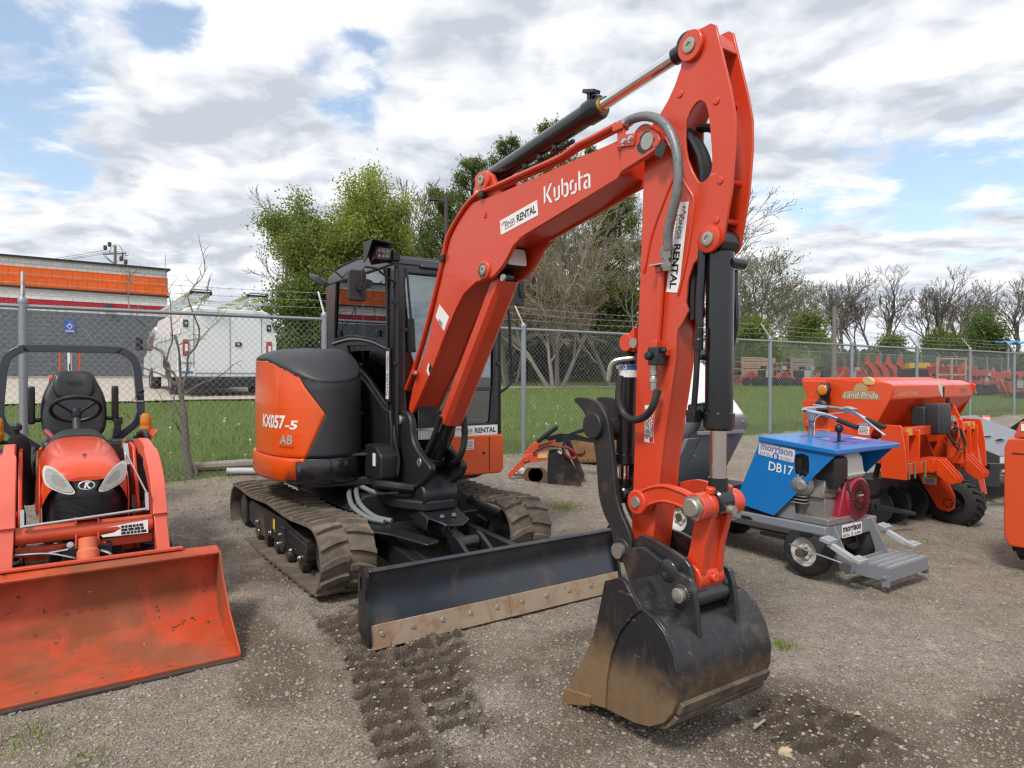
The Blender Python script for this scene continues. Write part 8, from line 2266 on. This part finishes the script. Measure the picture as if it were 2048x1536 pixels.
# ------------------------------------------------------------------ yard beyond the second fence
M['orange_far'] = mat('dull_implement_orange', (.42, .06, .028), .5, dirt=(DUST, .25, 3), vary=.2)
def pallet_stack(x, y, rz, w_, h_, lab, seed, tiers):
    z = gz(x, y); rg = random.Random(seed); o = empty('crate_stack', (x, y, z), rz, lab, 'crate stack', 'crate stacks in the far yard')
    th = h_/tiers
    for t in range(tiers):
        m = MB()
        for k in range(3): m.box((0, -.5+.5*k, t*th+.05), (w_, .10, .09))
        for k in range(5): m.box((-w_/2+.06+(w_-.12)*k/4, 0, t*th+.11), (.12, 1.1, .03))
        for sx in (-1, 1): m.box((sx*(w_/2-.04), -.52, t*th+th/2), (.07, .05, th)); m.box((sx*(w_/2-.04), .52, t*th+th/2), (.07, .05, th))
        m.box((0, -.55, t*th+th*.55), (w_, .03, .08)); m.box((0, -.55, t*th+th*.85), (w_, .03, .07))
        c_ = m.build('crate', mat_pal[seed % 2], o)
        m = MB()
        for k in range(7): m.box((rg.uniform(-w_/2+.2, w_/2-.2), rg.uniform(-.4, .3), t*th+.2), (rg.uniform(.15, .4), .3, rg.uniform(.1, .2)), (0, rg.uniform(-.4, .4), rg.uniform(0, 3)))
        m.build('packed_part', M['orange_far'] if t % 2 == 0 else M['black'], c_)
mat_pal = [mat('pale_crate_wood', (.42, .30, .19), .85, vary=.2), mat('grey_crate_wood', (.30, .25, .21), .85, vary=.2)]
pallet_stack(at_px(1487, 31.5), 31.5, .5, 1.35, 1.30, 'tallest stack of wooden crates, left in the far yard', 0, 4)
pallet_stack(at_px(1519, 32), 32, .5, .85, 1.25, 'stack of pale pallets directly right of the tallest crate stack', 2, 6)
pallet_stack(at_px(1548, 33), 33, .5, .9, .85, 'low crate stack between the two taller stacks', 1, 3)
pallet_stack(at_px(1585, 31.5), 31.5, .5, 1.5, 1.25, 'stack of grey crates right of the wooden post gap in the far yard', 3, 4)
def far_bucket(x, y, rz, s, lab):
    o = empty('grapple_bucket', (x, y, gz(x, y)), rz, lab, 'grapple', 'orange grapple buckets standing in a row'); m = MB()
    out_ = spline([(-.5, .0), (.4, .05), (.62, .35), (.55, .8), (.25, 1.1), (-.1, 1.1), (.2, .8), (.3, .45), (.15, .25), (-.5, .15)], 3, True)
    m.prism([(p[0]*s, p[1]*s) for p in out_], -.10, .10, lambda a, b, t: (a, t, b)); m.build('curved_tine', M['orange_far'], o, bevel=.01)
    m = MB(); m.prism([(-.1*s, 1.05*s), (.05*s, 1.55*s), (.12*s, 1.55*s), (.2*s, 1.05*s)], -.04, .04, lambda a, b, t: (a, t, b)); m.build('upright_lug', M['orange_far'], o); m = MB(); m.box((-.4*s, 0, .2*s), (.6*s, .8, .12)); m.build('cross_beam', M['orange_far'], o)
for i, px in enumerate((1733, 1753, 1774, 1796)):
    far_bucket(at_px(px, 32), 32, .1, .95, ('leftmost', 'second from left', 'third from left', 'rightmost')[i]+' of the four orange grapple buckets in a row')
def far_tool(x, y, rz, s, lab, seed, kind=0):
    rg = random.Random(seed); o = empty('farm_implement', (x, y, gz(x, y)), rz, lab, 'implement', 'orange implements in the far yard')
    m = MB(); 
    if kind == 0: m.prism([(-.7*s, .15), (.5*s, .15), (.0, .75*s), (-.1, .75*s)], -.06, .06, lambda a, b, t: (a, t, b)); m.prism([(-.7*s, .15), (.5*s, .15), (.0, .65*s)], .4, .5, lambda a, b, t: (a, t, b))
    else:
        m.box((0, 0, .55*s), (1.7*s, .7, .16)); m.box((0, .1, .95*s), (1.3*s, .5, .25)); 
        for k in range(5): m.bar((-.8*s+.4*k, -.3, .05), (-.8*s+.4*k+rg.uniform(-.2, .2), .2, 1.1*s+rg.uniform(-.2, .2)), .06, .08)
    m.build('frame', M['orange_far'], o, bevel=.01)
    m = MB()
    for k in range(3): m.lathe((-.5*s+.5*k*s, -.35, .2), (-.5*s+.5*k*s, -.2, .2), [(0, .1), (.1, .2), (.9, .2), (1, .1)], 14)
    m.build('wheel', M['rubber'], o); m = MB(); m.box((rg.uniform(-.4, .4), -.3, .55), (.3, .2, .3)); m.box((rg.uniform(-.6, .6), -.35, .9*s), (.22, .1, .14)); m.build('gearbox', M['steel'] if seed % 2 else M['black'], o)
for i, px in enumerate((1505, 1540, 1572, 1612, 1650, 1690)):
    far_tool(at_px(px, 29.5), 29.5, .2, .9, ('first', 'second', 'third', 'fourth', 'fifth', 'sixth')[i]+' low triangular orange implement from the left below the crate stacks', i)
rg = random.Random(9)
wh = ['large orange implement left of the slatted crate at far right', 'orange implement stacked behind the slatted crate at far right', 'wide orange implement with a yellow panel near the fence post', 'orange implement with white parts at far right of the yard', 'orange implement half hidden by the last fence posts', 'low orange implement on the grass edge at far right', 'dark red implement at the rear of the far yard', 'orange implement at the extreme right edge of the yard', 'tall orange implement at the back behind the grapple row', 'orange implement rising behind the seed drill lid']
for i, (px, Y, s) in enumerate(((1860, 30, 1.1), (1905, 29, 1.2), (1880, 33, 1.0), (1960, 28, 1.2), (2010, 29, 1.1), (2030, 27.5, .7), (1935, 34, 1.2), (2060, 30, 1.2), (1850, 35, 1.3), (1700, 33, 1.0))):
    far_tool(at_px(px, Y), Y, rg.uniform(-.6, .6), s*.8, wh[i], i+20, 1)
o = empty('slatted_crate', (at_px(1903, 27.6), 27.6, gz(at_px(1903, 27.6), 27.6)), .3, 'open slatted wooden crate with red parts inside, beyond the fence at right', 'crate'); m = MB()
for sx in (-.75, 0, .75): m.box((sx, 0, .75), (.07, .06, 1.5))
for z in (.1, .8, 1.45): m.box((0, 0, z), (1.6, .05, .06))
m.build('crate_frame', mat_pal[0], o); m = MB(); m.box((0, .5, .5), (1.3, .6, .5)); m.box((.1, .5, 1.0), (1.0, .5, .25)); m.build('packed_part', mat('dark_red_paint', (.35, .02, .015), .4), o)
o = empty('yellow_implement', (at_px(1835, 30), 30, 1.3), 0, 'bright yellow panelled implement beyond the fence posts at right', 'implement'); m = MB(); m.box((0, 0, .72), (.9, .3, .22)); m.build('panel', mat('safety_yellow', (.55, .38, .03), .5), o); m = MB(); m.box((0, .1, .3), (1.4, .5, .5)); m.build('base', M['black'], o)
# ------------------------------------------------------------------ trees
def grow(seed, H, r0, levels, kids_, spread, up, lr, first=.25, wander=.16, stems=1, lean=0.0, rmin=.012, trunk=.45):
    rg = random.Random(seed); segs = []; tips = []
    def rec(p, d, L, r, lev):
        n = 5 if lev == 0 else (4 if lev < 3 else 3)
        pts = [p]; dd = d.copy()
        for i in range(n):
            w_ = wander*(1.0 if lev else .5)
            dd = (dd+Vector((rg.gauss(0, w_), rg.gauss(0, w_), rg.gauss(0, w_*.6)+up*(.5 if lev else .1)))).normalized()
            q = pts[-1]+dd*(L/n); pts.append(q)
        for i in range(n):
            ra = r*(1-.55*i/n); rb = r*(1-.55*(i+1)/n)
            segs.append((pts[i], pts[i+1], max(ra, rmin), max(rb, rmin), lev))
        if lev >= levels:
            tips.append((pts[-1], dd)); tips.append((pts[-2], dd)); return
        k = kids_[min(lev, len(kids_)-1)]
        for c in range(k):
            t = first+(1-first)*(c+rg.random()*.8)/k if lev == 0 else .3+.7*(c+rg.random()*.7)/k
            t = min(t, .99); i = min(int(t*n), n-1); f = t*n-i
            q = pts[i].lerp(pts[i+1], f); dl = (pts[i+1]-pts[i]).normalized()
            ax = dl.orthogonal().normalized(); ax = (Matrix.Rotation(rg.uniform(0, 6.283), 3, dl) @ ax)
            a = spread*rg.uniform(.7, 1.25)
            nd = (dl*math.cos(a)+ax*math.sin(a)).normalized()
            rec(q, nd, L*lr*rg.uniform(.75, 1.15)*(1-.25*t if lev == 0 else 1), r*(1-.5*t)*.62, lev+1)
        rec(pts[-1], dd, L*lr*.8, r*.45, lev+1)
    for s in range(stems):
        a = 6.283*s/max(1, stems)+rg.random()
        o = Vector((math.cos(a), math.sin(a), 0))*(.25 if stems > 1 else 0)
        d = Vector((math.cos(a)*lean*(1 if stems > 1 else .3), math.sin(a)*lean*(1 if stems > 1 else .3), 1)).normalized()
        rec(o, d, H*trunk*rg.uniform(.85, 1.1), r0, 0)
    return segs, tips
def seg_mesh(name, segs, m_, parent=None):
    n = len(segs)
    A = np.array([s[0] for s in segs]); B = np.array([s[1] for s in segs]); ra = np.array([s[2] for s in segs]); rb = np.array([s[3] for s in segs])
    d = B-A; d /= np.linalg.norm(d, axis=1)[:, None]+1e-9
    ref = np.where(np.abs(d[:, 2:3]) < .9, np.array([[0, 0, 1.]]), np.array([[1., 0, 0]]))
    u = np.cross(d, ref); u /= np.linalg.norm(u, axis=1)[:, None]; w = np.cross(d, u)
    K = 5; V_ = []
    for P_, r in ((A, ra), (B, rb)):
        for k in range(K):
            a = 2*math.pi*k/K; V_.append(P_+(u*math.cos(a)+w*math.sin(a))*r[:, None])
    V_ = np.stack(V_, 1).reshape(-1, 3)
    o = np.arange(n)[:, None]*2*K
    F = np.concatenate([o+np.array([[k, (k+1) % K, K+(k+1) % K, K+k]]) for k in range(K)], 0)
    return np_mesh(name, V_, F, m_, parent, smooth=True)
def leaf_mesh(name, centers, size, m_, parent=None, seed=1, n_each=8, rad=.4, flat=.5):
    rr = np.random.RandomState(seed); C = np.repeat(np.array(centers), n_each, 0); n = len(C)
    C = C+rr.randn(n, 3)*rad*np.array([1, 1, .75])
    s = size*(.6+.8*rr.rand(n))
    u = rr.randn(n, 3); u /= np.linalg.norm(u, axis=1)[:, None]; v = rr.randn(n, 3); v -= u*(u*v).sum(1)[:, None]; v /= np.linalg.norm(v, axis=1)[:, None]
    u *= s[:, None]*.5; v *= s[:, None]*.5*flat
    V_ = np.stack([C-u, C-v, C+u, C+v], 1).reshape(-1, 3)
    F = np.arange(n*4).reshape(n, 4)
    return np_mesh(name, V_, F, m_, parent)
def bark(name, c): return mat(name, c, .9, vary=.25, bump=(20, .4, .02))
BK = {'grey': bark('grey_bark', (.19, .165, .14)), 'dark': bark('dark_bark', (.115, .098, .084)), 'brown': bark('brown_bark', (.10, .07, .05)), 'twig': bark('twig_bark', (.22, .19, .155))}
def foliage(name, a, b_, c_):
    m, nt, b = new_mat(name)
    g = nt.new('ShaderNodeNewGeometry').outputs['Random Per Island']
    tc = nt.new('ShaderNodeTexCoord').outputs['Object']
    c = nt.ramp(g, [(0, a), (.5, b_), (1, c_)])
    n_ = nt.noise(tc, .55, 3)
    c = nt.mix(nt.step(n_, .35, .65), nt.mix(1.0, c, (.75, .8, .8), 'MULTIPLY'), c)
    nt.l.new(c, b.inputs['Base Color']); b.inputs['Roughness'].default_value = .6; b.inputs['Specular IOR Level'].default_value = .25
    # thin leaves let some light through
    tr = nt.new('ShaderNodeBsdfTranslucent'); nt.l.new(nt.mix(1.0, c, (1.3, 1.3, .7), 'MULTIPLY'), tr.inputs[0])
    mx = nt.new('ShaderNodeMixShader'); mx.inputs[0].default_value = .48
    nt.l.new(b.outputs[0], mx.inputs[1]); nt.l.new(tr.outputs[0], mx.inputs[2]); nt.l.new(mx.outputs[0], nt.n['Material Output'].inputs[0])
    return m
LF = {'spring': foliage('spring_leaves', (.14, .19, .04), (.23, .28, .07), (.34, .37, .13)), 'lime': foliage('lime_leaves', (.20, .25, .05), (.31, .35, .085), (.42, .44, .15)), 'pine': foliage('pine_needles', (.065, .115, .035), (.125, .18, .06), (.21, .24, .10)), 'cone': foliage('golden_buds', (.22, .15, .05), (.30, .22, .08), (.40, .31, .14)), 'bush': foliage('bush_leaves', (.10, .155, .03), (.165, .215, .05), (.25, .29, .09)), 'shade': foliage('dark_undergrowth', (.045, .06, .028), (.08, .095, .045), (.12, .125, .06))}
def tree(name, px, Y, top_px, segs_tips, bark_, leaf=None, lab='', grp=None, cat='tree', base=None, sc=None, rz=0.0, proto=None):
    x = at_px(px, Y); z = gz(x, Y)
    H = 1.55+(752-top_px)/1360*Y-z
    if proto:
        o = copy_tree(proto[0]); o.location = (x, Y, z); o.rotation_euler = (0, 0, rz); k = H/proto[1]; o.scale = (k, k, k); o['label'] = lab
        return o
    o = empty(name, (x, Y, z), rz, lab, cat, grp)
    segs, tips = segs_tips
    zmax = max(s[1].z for s in segs); k = H/zmax
    segs = [(a*k, b*k, ra, rb, l) for a, b, ra, rb, l in segs]
    seg_mesh('trunk', [s for s in segs if s[4] <= 0], BK[bark_], o); seg_mesh('branch', [s for s in segs if s[4] > 0], BK[bark_], o)
    if leaf:
        for (lk, size, n_each, rad, frac, flat) in leaf:
            cs = [tuple(t[0]*k) for i, t in enumerate(tips) if (i*.618) % 1 < frac]
            leaf_mesh('crown', cs, size, LF[lk], o, 3, n_each, rad, flat)
    return o, H
G = 'trees beyond the fence'
# spring-green broadleaf trees behind the cab
tree('broadleaf_tree', 665, 37, 402, grow(1, 9, .28, 4, [7, 5, 3], .5, .12, .62, .18), 'grey', [('spring', .12, 36, .36, 1, .7)], 'bright green leafy tree left of the excavator cab', G)
tree('broadleaf_tree', 775, 40, 366, grow(5, 10, .3, 4, [7, 5, 3], .5, .14, .62, .2), 'grey', [('lime', .12, 34, .36, 1, .7)], 'tall yellow-green leafy tree rising straight behind the cab', G)
tree('broadleaf_tree', 720, 33, 520, grow(9, 6, .2, 4, [6, 5, 3], .8, .1, .62, .12), 'brown', [('spring', .13, 20, .34, 1, .6)], 'lower rounded green tree in front of the tall leafy trees', G)
tree('broadleaf_tree', 622, 34, 540, grow(12, 5, .16, 4, [6, 4, 3], .8, .1, .62, .12), 'brown', [('bush', .13, 18, .34, 1, .6)], 'small green tree beside the service truck, under the bare tree', G)
tree('bare_tree', 572, 43, 384, grow(21, 10, .2, 5, [6, 4, 3, 2], .62, .12, .64, .25, rmin=.014), 'grey', None, 'leafless grey tree at the left of the leafy trees', G)
tree('bare_tree', 825, 47, 362, grow(23, 11, .2, 5, [6, 4, 3, 2], .5, .12, .64, .3, rmin=.014), 'grey', None, 'leafless treetop showing between the leafy tree and the pines', G)
# pines
def pine(seed, H, n=34, bare=.1):
    rg = random.Random(seed); segs = []; tips = []
    pts = [Vector((rg.gauss(0, .05)*i*.3, rg.gauss(0, .05)*i*.3, H*i/12)) for i in range(13)]
    for i in range(12): segs.append((pts[i], pts[i+1], .22*(1-i/13)+.02, .22*(1-(i+1)/13)+.02, 0))
    for k in range(n*3):
        t = bare+(1-bare)*(k+rg.random())/(n*3); z = t*H; L = (H*.24)*(1-t)**.62*rg.uniform(.7, 1.2)+.35; a = rg.uniform(0, 6.283); el = .1+.5*t+rg.gauss(0, .1)
        i = min(int(t*12), 11); p = pts[i].lerp(pts[i+1], t*12-i); q = p
        for s in range(4):
            e2 = el+.16*s; d = Vector((math.cos(a)*math.cos(e2), math.sin(a)*math.cos(e2), math.sin(e2))); r_ = q+d*(L/4); segs.append((q, r_, .035*(1-s/5), .035*(1-(s+1)/5), 1)); q = r_
            if s > 0:
                tips.append((q, d))
                for _ in range(3):
                    b = a+rg.uniform(-1.1, 1.1); e = Vector((math.cos(b), math.sin(b), rg.uniform(.2, .9))).normalized()*L*.2*rg.uniform(.6, 1.2); segs.append((q, q+e, .015, .01, 2)); tips.append((q+e, e)); tips.append((q+e*.6, e))
    return segs, tips
PL = [('pine', .17, 10, .17, 1, .25), ('cone', .10, 2, .12, .6, .5)]
tree('pine_tree', 890, 35, 380, pine(2, 9), 'brown', PL, 'dark green pine behind the lamp post', G)
tree('pine_tree', 945, 34, 322, pine(3, 11), 'brown', PL, 'tall pine seen just over the boom hinge', G)
tree('pine_tree', 1020, 36, 285, pine(4, 12), 'brown', PL, 'pine behind the lower half of the arm cylinder', G)
tree('pine_tree', 1098, 35, 248, pine(6, 13), 'brown', PL, 'tallest pine, its tip above the arm cylinder', G)
tree('pine_tree', 1185, 38, 300, pine(8, 12), 'brown', PL, 'pine behind the brand lettering of the boom', G)
tree('pine_tree', 1240, 37, 380, pine(11, 10), 'brown', PL, 'pine closest to the arm, behind the budding trees', G)
tree('pine_tree', 1000, 31, 470, pine(10, 8, 30), 'brown', PL, 'lower pine behind the curve of the boom', G)
# budding multi-stem trees under the boom
BU = [('cone', .07, 2, .14, .6, .5)]
tree('budding_tree', 1110, 25, 392, grow(31, 7, .09, 5, [4, 3, 3, 2], .46, .08, .66, .22, stems=4, lean=.55, rmin=.009, trunk=.42), 'twig', BU, 'multi-stemmed budding tree with bare grey limbs under the boom', G)
tree('budding_tree', 1232, 27, 378, grow(35, 7, .085, 5, [4, 3, 3, 2], .45, .08, .66, .22, stems=4, lean=.5, rmin=.009, trunk=.42), 'twig', BU, 'budding tree close beside the arm, left of the hose loop', G)
tree('budding_tree', 1020, 27, 520, grow(37, 5, .075, 5, [4, 3, 3, 2], .5, .06, .66, .2, stems=3, lean=.5, rmin=.009, trunk=.42), 'twig', BU, 'small budding tree right of the cab mirror', G)
# right-hand row
tree('bare_tree', 1515, 52, 492, grow(41, 9, .2, 5, [6, 4, 3, 2], .6, .1, .66, .2, rmin=.016), 'grey', [('bush', .16, 2, .5, .5, .6)], 'broad half-leafed tree just right of the bucket cylinder', G)
tree('bare_tree', 1470, 56, 520, grow(42, 9, .2, 5, [6, 4, 3, 2], .6, .1, .66, .2, rmin=.016), 'grey', [('bush', .16, 2, .5, .4, .6)], 'half-leafed tree partly hidden behind the bucket cylinder', G)
p1 = tree('bare_tree', 1632, 74, 532, grow(51, 10, .22, 5, [4, 3, 3, 2], .55, .16, .62, .42, wander=.2, rmin=.015, trunk=.55), 'dark', None, 'bare dark tree left of the plain wooden post', G)
p2 = tree('bare_tree', 1790, 76, 532, grow(53, 10, .26, 5, [5, 3, 3, 2], .6, .14, .64, .42, wander=.22, rmin=.015, trunk=.52), 'dark', None, 'bare dark tree with a wide round crown above the seed drill lid', G)
p3 = tree('bare_tree', 1878, 74, 531, grow(57, 10, .26, 5, [5, 3, 3, 2], .52, .16, .64, .40, wander=.2, rmin=.015, trunk=.52), 'dark', None, 'bare dark tree forking low above the right end of the drill', G)
for px, Y, tp, rz, pr, lab in ((1690, 78, 545, 1.0, p3, 'narrow bare tree right of the plain wooden post'), (1727, 80, 558, 2.2, p1, 'shorter bare tree between the post and the round-crowned tree'), (1932, 80, 552, .7, p1, 'thin bare tree between the forked tree and the dark green tree'), (2022, 72, 540, 2.5, p2, 'bare tree with curling limbs at the right edge'), (1840, 86, 570, 5.0, p3, 'distant bare tree between the two big bare crowns'), (2075, 76, 548, 3.3, p3, 'bare tree leaning in from beyond the right edge'), (1600, 82, 556, 2.9, p3, 'bare tree at the left end of the far row'), (1665, 90, 552, 4.0, p2, 'faint bare tree standing behind the wooden post'), (1758, 92, 560, 1.7, p1, 'thin distant bare tree left of the round-crowned tree'), (1968, 90, 560, .2, p2, 'distant bare tree behind the dark green tree'), (1990, 82, 556, 1.2, p1, 'bare tree right of the dark green tree'), (1905, 94, 572, 3.9, p2, 'smallest distant bare tree right of the forked tree'), (1580, 92, 566, 1.1, p2, 'pale bare tree furthest left in the far row')):
    tree('bare_tree', px, Y, tp, None, None, None, lab, G, proto=pr, rz=rz)
BS_ = lambda s: grow(s, 4, .1, 4, [6, 5, 3], .9, .06, .62, .05)
tree('leafy_bush', 1622, 60, 628, BS_(61), 'brown', [('bush', .2, 9, .45, 1, .6)], 'round bright green bush behind the left fence posts', G, 'bush')
tree('leafy_bush', 1500, 40, 640, BS_(62), 'brown', [('bush', .17, 9, .4, 1, .6)], 'leaning bright green bush beside the bucket cylinder', G, 'bush')
tree('leafy_bush', 1952, 64, 625, BS_(63), 'brown', [('pine', .2, 8, .45, 1, .6), ('bush', .2, 3, .45, 1, .6)], 'dark green broad tree between the bare trees at right', G, 'bush')
tree('leafy_bush', 1900, 66, 662, BS_(64), 'brown', [('bush', .2, 9, .45, 1, .6)], 'low green bush left of the dark green broad tree', G, 'bush')
tree('leafy_bush', 1775, 66, 668, BS_(65), 'brown', [('bush', .2, 6, .45, 1, .6)], 'low green bush under the round-crowned bare tree', G, 'bush')
tree('leafy_bush', 1285, 34, 560, BS_(66), 'brown', [('bush', .17, 9, .4, 1, .6)], 'green bush behind the arm just under the boom tip', G, 'bush')
tree('leafy_bush', 1180, 33, 560, BS_(67), 'brown', [('shade', .17, 10, .4, 1, .6), ('bush', .15, 4, .4, 1, .6)], 'dark green bush behind the budding trees', G, 'bush')
tree('leafy_bush', 1060, 33, 560, BS_(68), 'brown', [('shade', .17, 10, .4, 1, .6), ('bush', .15, 3, .4, 1, .6)], 'dark green bush right of the cab behind the budding tree', G, 'bush')
# low undergrowth closing the view beneath the trees
def undergrowth(name, pxs, Y, hmin, hmax, n, size, key, seed):
    rr = np.random.RandomState(seed); px = pxs[0]+(pxs[1]-pxs[0])*rr.rand(n); y = Y+rr.randn(n)*1.2; x = (px-1024)/1360*y
    hm = hmin+(hmax-hmin)*fbm(x, y, .22, 3)*1.1
    z = terrain(x, y)+hm*rr.rand(n)**.8
    return tag(leaf_mesh(name, np.stack([x, y, z], -1), size, LF[key], None, seed, 1, .05, .7), kind='stuff')
undergrowth('undergrowth', (540, 1340), 41, 1.0, 4.2, 16000, .34, 'shade', 71)
undergrowth('hedgerow_brush', (1440, 2120), 92, 1.5, 4.5, 12000, .5, 'shade', 73)
undergrowth('hedgerow_brush', (1440, 1640), 48, .8, 3.0, 4500, .3, 'bush', 74)
undergrowth('far_woods', (-300, 2400), 140, 3, 7, 16000, .9, 'shade', 75)

# the small bare tree growing through the fence
def px3(pts, Y): return [Vector(((p[0]), Y+dy, p[1])) for p, dy in pts]
ft = empty('bare_sapling', (-3.62, 7.72, 0), 0, 'small leafless tree growing against the chain link fence, right of the tractor', 'tree')
TY_ = 7.75
def br(pts, r0, r1, nm='branch', wob=.0, seed=0):
    rg = random.Random(seed); P_ = [Vector((p[0], TY_+rg.uniform(-wob, wob)*i, p[1])) for i, p in enumerate(pts)]
    P_ = spline(P_, 4); n = len(P_)
    m = MB(); m.tube([Vector(p)-ft.location for p in P_], [.7*(r0+(r1-r0)*i/(n-1))+(.004*rg.uniform(-1, 1) if r0 > .02 else 0) for i in range(n)], 7); return m.build(nm, BK['grey'], ft, smooth=60)
br([(-3.631, 0.220), (-3.687, 0.534), (-3.714, 0.706), (-3.724, 0.934), (-3.740, 1.162), (-3.773, 1.333), (-3.784, 1.476)], .062, .036, 'trunk')
br([(-3.608, 0.277), (-3.602, 0.448), (-3.647, 0.563)], .04, .02, 'trunk')
for i, (pts, r0, r1) in enumerate((([(-3.773, 1.419), (-3.869, 1.590), (-3.954, 1.647), (-3.942, 1.778), (-4.021, 1.846), (-4.123, 1.914), (-4.190, 2.074), (-4.280, 2.244), (-4.359, 2.415), (-4.381, 2.585), (-4.459, 2.727), (-4.657, 2.915)], .022, .005), ([(-3.954, 1.647), (-3.919, 1.846), (-3.884, 1.960), (-3.860, 2.188), (-3.892, 2.415), (-3.937, 2.642), (-3.969, 2.937)], .016, .004), ([(-3.773, 1.390), (-3.795, 1.618), (-3.770, 1.846), (-3.804, 2.017)], .024, .016), ([(-3.750, 1.419), (-3.703, 1.618), (-3.680, 1.778), (-3.599, 1.903), (-3.576, 2.074), (-3.586, 2.301), (-3.596, 2.472), (-3.561, 2.756), (-3.513, 3.125)], .02, .004), ([(-3.599, 1.903), (-3.496, 2.017), (-3.393, 2.131), (-3.325, 2.159), (-3.199, 2.301)], .010, .003), ([(-3.799, 1.903), (-3.713, 1.943), (-3.565, 1.994)], .010, .004), ([(-3.739, 1.333), (-3.585, 1.447), (-3.413, 1.516), (-3.282, 1.573), (-3.133, 1.675)], .016, .005), ([(-3.784, 1.419), (-3.955, 1.550), (-4.114, 1.607), (-4.267, 1.687), (-4.341, 1.721), (-4.494, 1.801), (-4.636, 1.903), (-4.919, 2.102), (-5.191, 2.210)], .016, .004), ([(-3.709, 0.706), (-3.776, 0.877), (-3.843, 1.060), (-3.928, 1.208), (-4.024, 1.288)], .018, .006), ([(-3.753, 0.991), (-3.797, 1.134), (-3.831, 1.276), (-3.852, 1.504)], .014, .006), ([(-3.586, 2.301), (-3.494, 2.472), (-3.413, 2.727)], .007, .003), ([(-3.596, 2.472), (-3.618, 2.585), (-3.550, 2.642)], .006, .003), ([(-4.123, 1.914), (-4.111, 2.006), (-4.065, 2.074)], .007, .003), ([(-3.686, 0.591), (-3.845, 0.820), (-4.003, 1.020)], .008, .003), ([(-4.381, 2.585), (-4.357, 2.671), (-4.368, 2.727)], .005, .002), ([(-3.506, 2.369), (-3.460, 2.472), (-3.483, 2.415), (-3.379, 2.574)], .005, .002))):
    br(pts, r0, r1, 'branch', .03, i)

rg = random.Random(12); tw = []
for ch in list(kids(ft)):
    vs_ = [v.co.copy() for v in ch.data.vertices][7:-7:7]
    for v in vs_:
        if ch.name.startswith('branch') and rg.random() < .42:
            d = Vector((rg.gauss(0, .6), rg.gauss(0, .4), rg.uniform(.1, 1))).normalized()*rg.uniform(.06, .22)
            k = v+d*.5+Vector((rg.gauss(0, .015), 0, rg.gauss(0, .015)))
            tw += [(v, k, .0042, .003, 1), (k, v+d, .003, .0018, 1)]
            if rg.random() < .5: tw.append((k, k+d.cross(Vector((0, 1, 0)))*rg.uniform(-.5, .5)+d*.2, .0026, .0016, 1))
seg_mesh('twigs', tw, BK['grey'], ft)

# dandelions in the lawn
fl = []
yel = mat('dandelion_yellow', (.75, .52, .02), .6); whi = mat('dandelion_white', (.62, .63, .6), .8)
for i, (px, py, k) in enumerate(((470, 850, 1), (477, 848, 0), (450, 837, 0), (448, 842, 0), (395, 867, 1), (340, 908, 1), (426, 947, 1), (505, 806, 0), (430, 790, 1), (490, 933, 0), (340, 855, 0), (1063, 804, 1), (1068, 810, 1), (1070, 812, 1), (1112, 827, 1), (1130, 830, 1), (1142, 835, 1), (1144, 837, 1), (1176, 826, 1), (1043, 847, 1), (1075, 847, 1), (1020, 850, 1), (1092, 847, 0), (1096, 849, 0), (1112, 846, 0), (1068, 873, 0), (1078, 873, 1), (1115, 812, 0), (620, 800, 0), (500, 880, 0))):
    # walk the ray until it meets the ground
    a = (px-1024)/1360; lo = None
    for y in np.linspace(8.5, 18, 600):
        if 1.55-(py-752)/1360*y <= gz(a*y, y)+.09: lo = y; break
    if lo is None: continue
    x = a*lo; z = gz(x, lo)
    m = MB()
    if k: m.lathe((x, lo, z+.075), (x, lo, z+.086), [(0, .008), (.6, .018), (1, .012)], 10)
    else: m.sphere((x, lo, z+.085), .017, 8, 5)
    m.cyl((x, lo, z), (x, lo, z+.08), .003, 5)
    m.v = [(p[0]-x, p[1]-lo, p[2]-z) for p in m.v]
    o = m.build('dandelion', yel if k else whi, None, smooth=60); o.location = (x, lo, z)
    tag(o, 'yellow dandelion flower in the lawn behind the fence' if k else 'white dandelion seed head in the lawn behind the fence', 'flower', 'yellow dandelions in the lawn' if k else 'dandelion seed heads in the lawn')
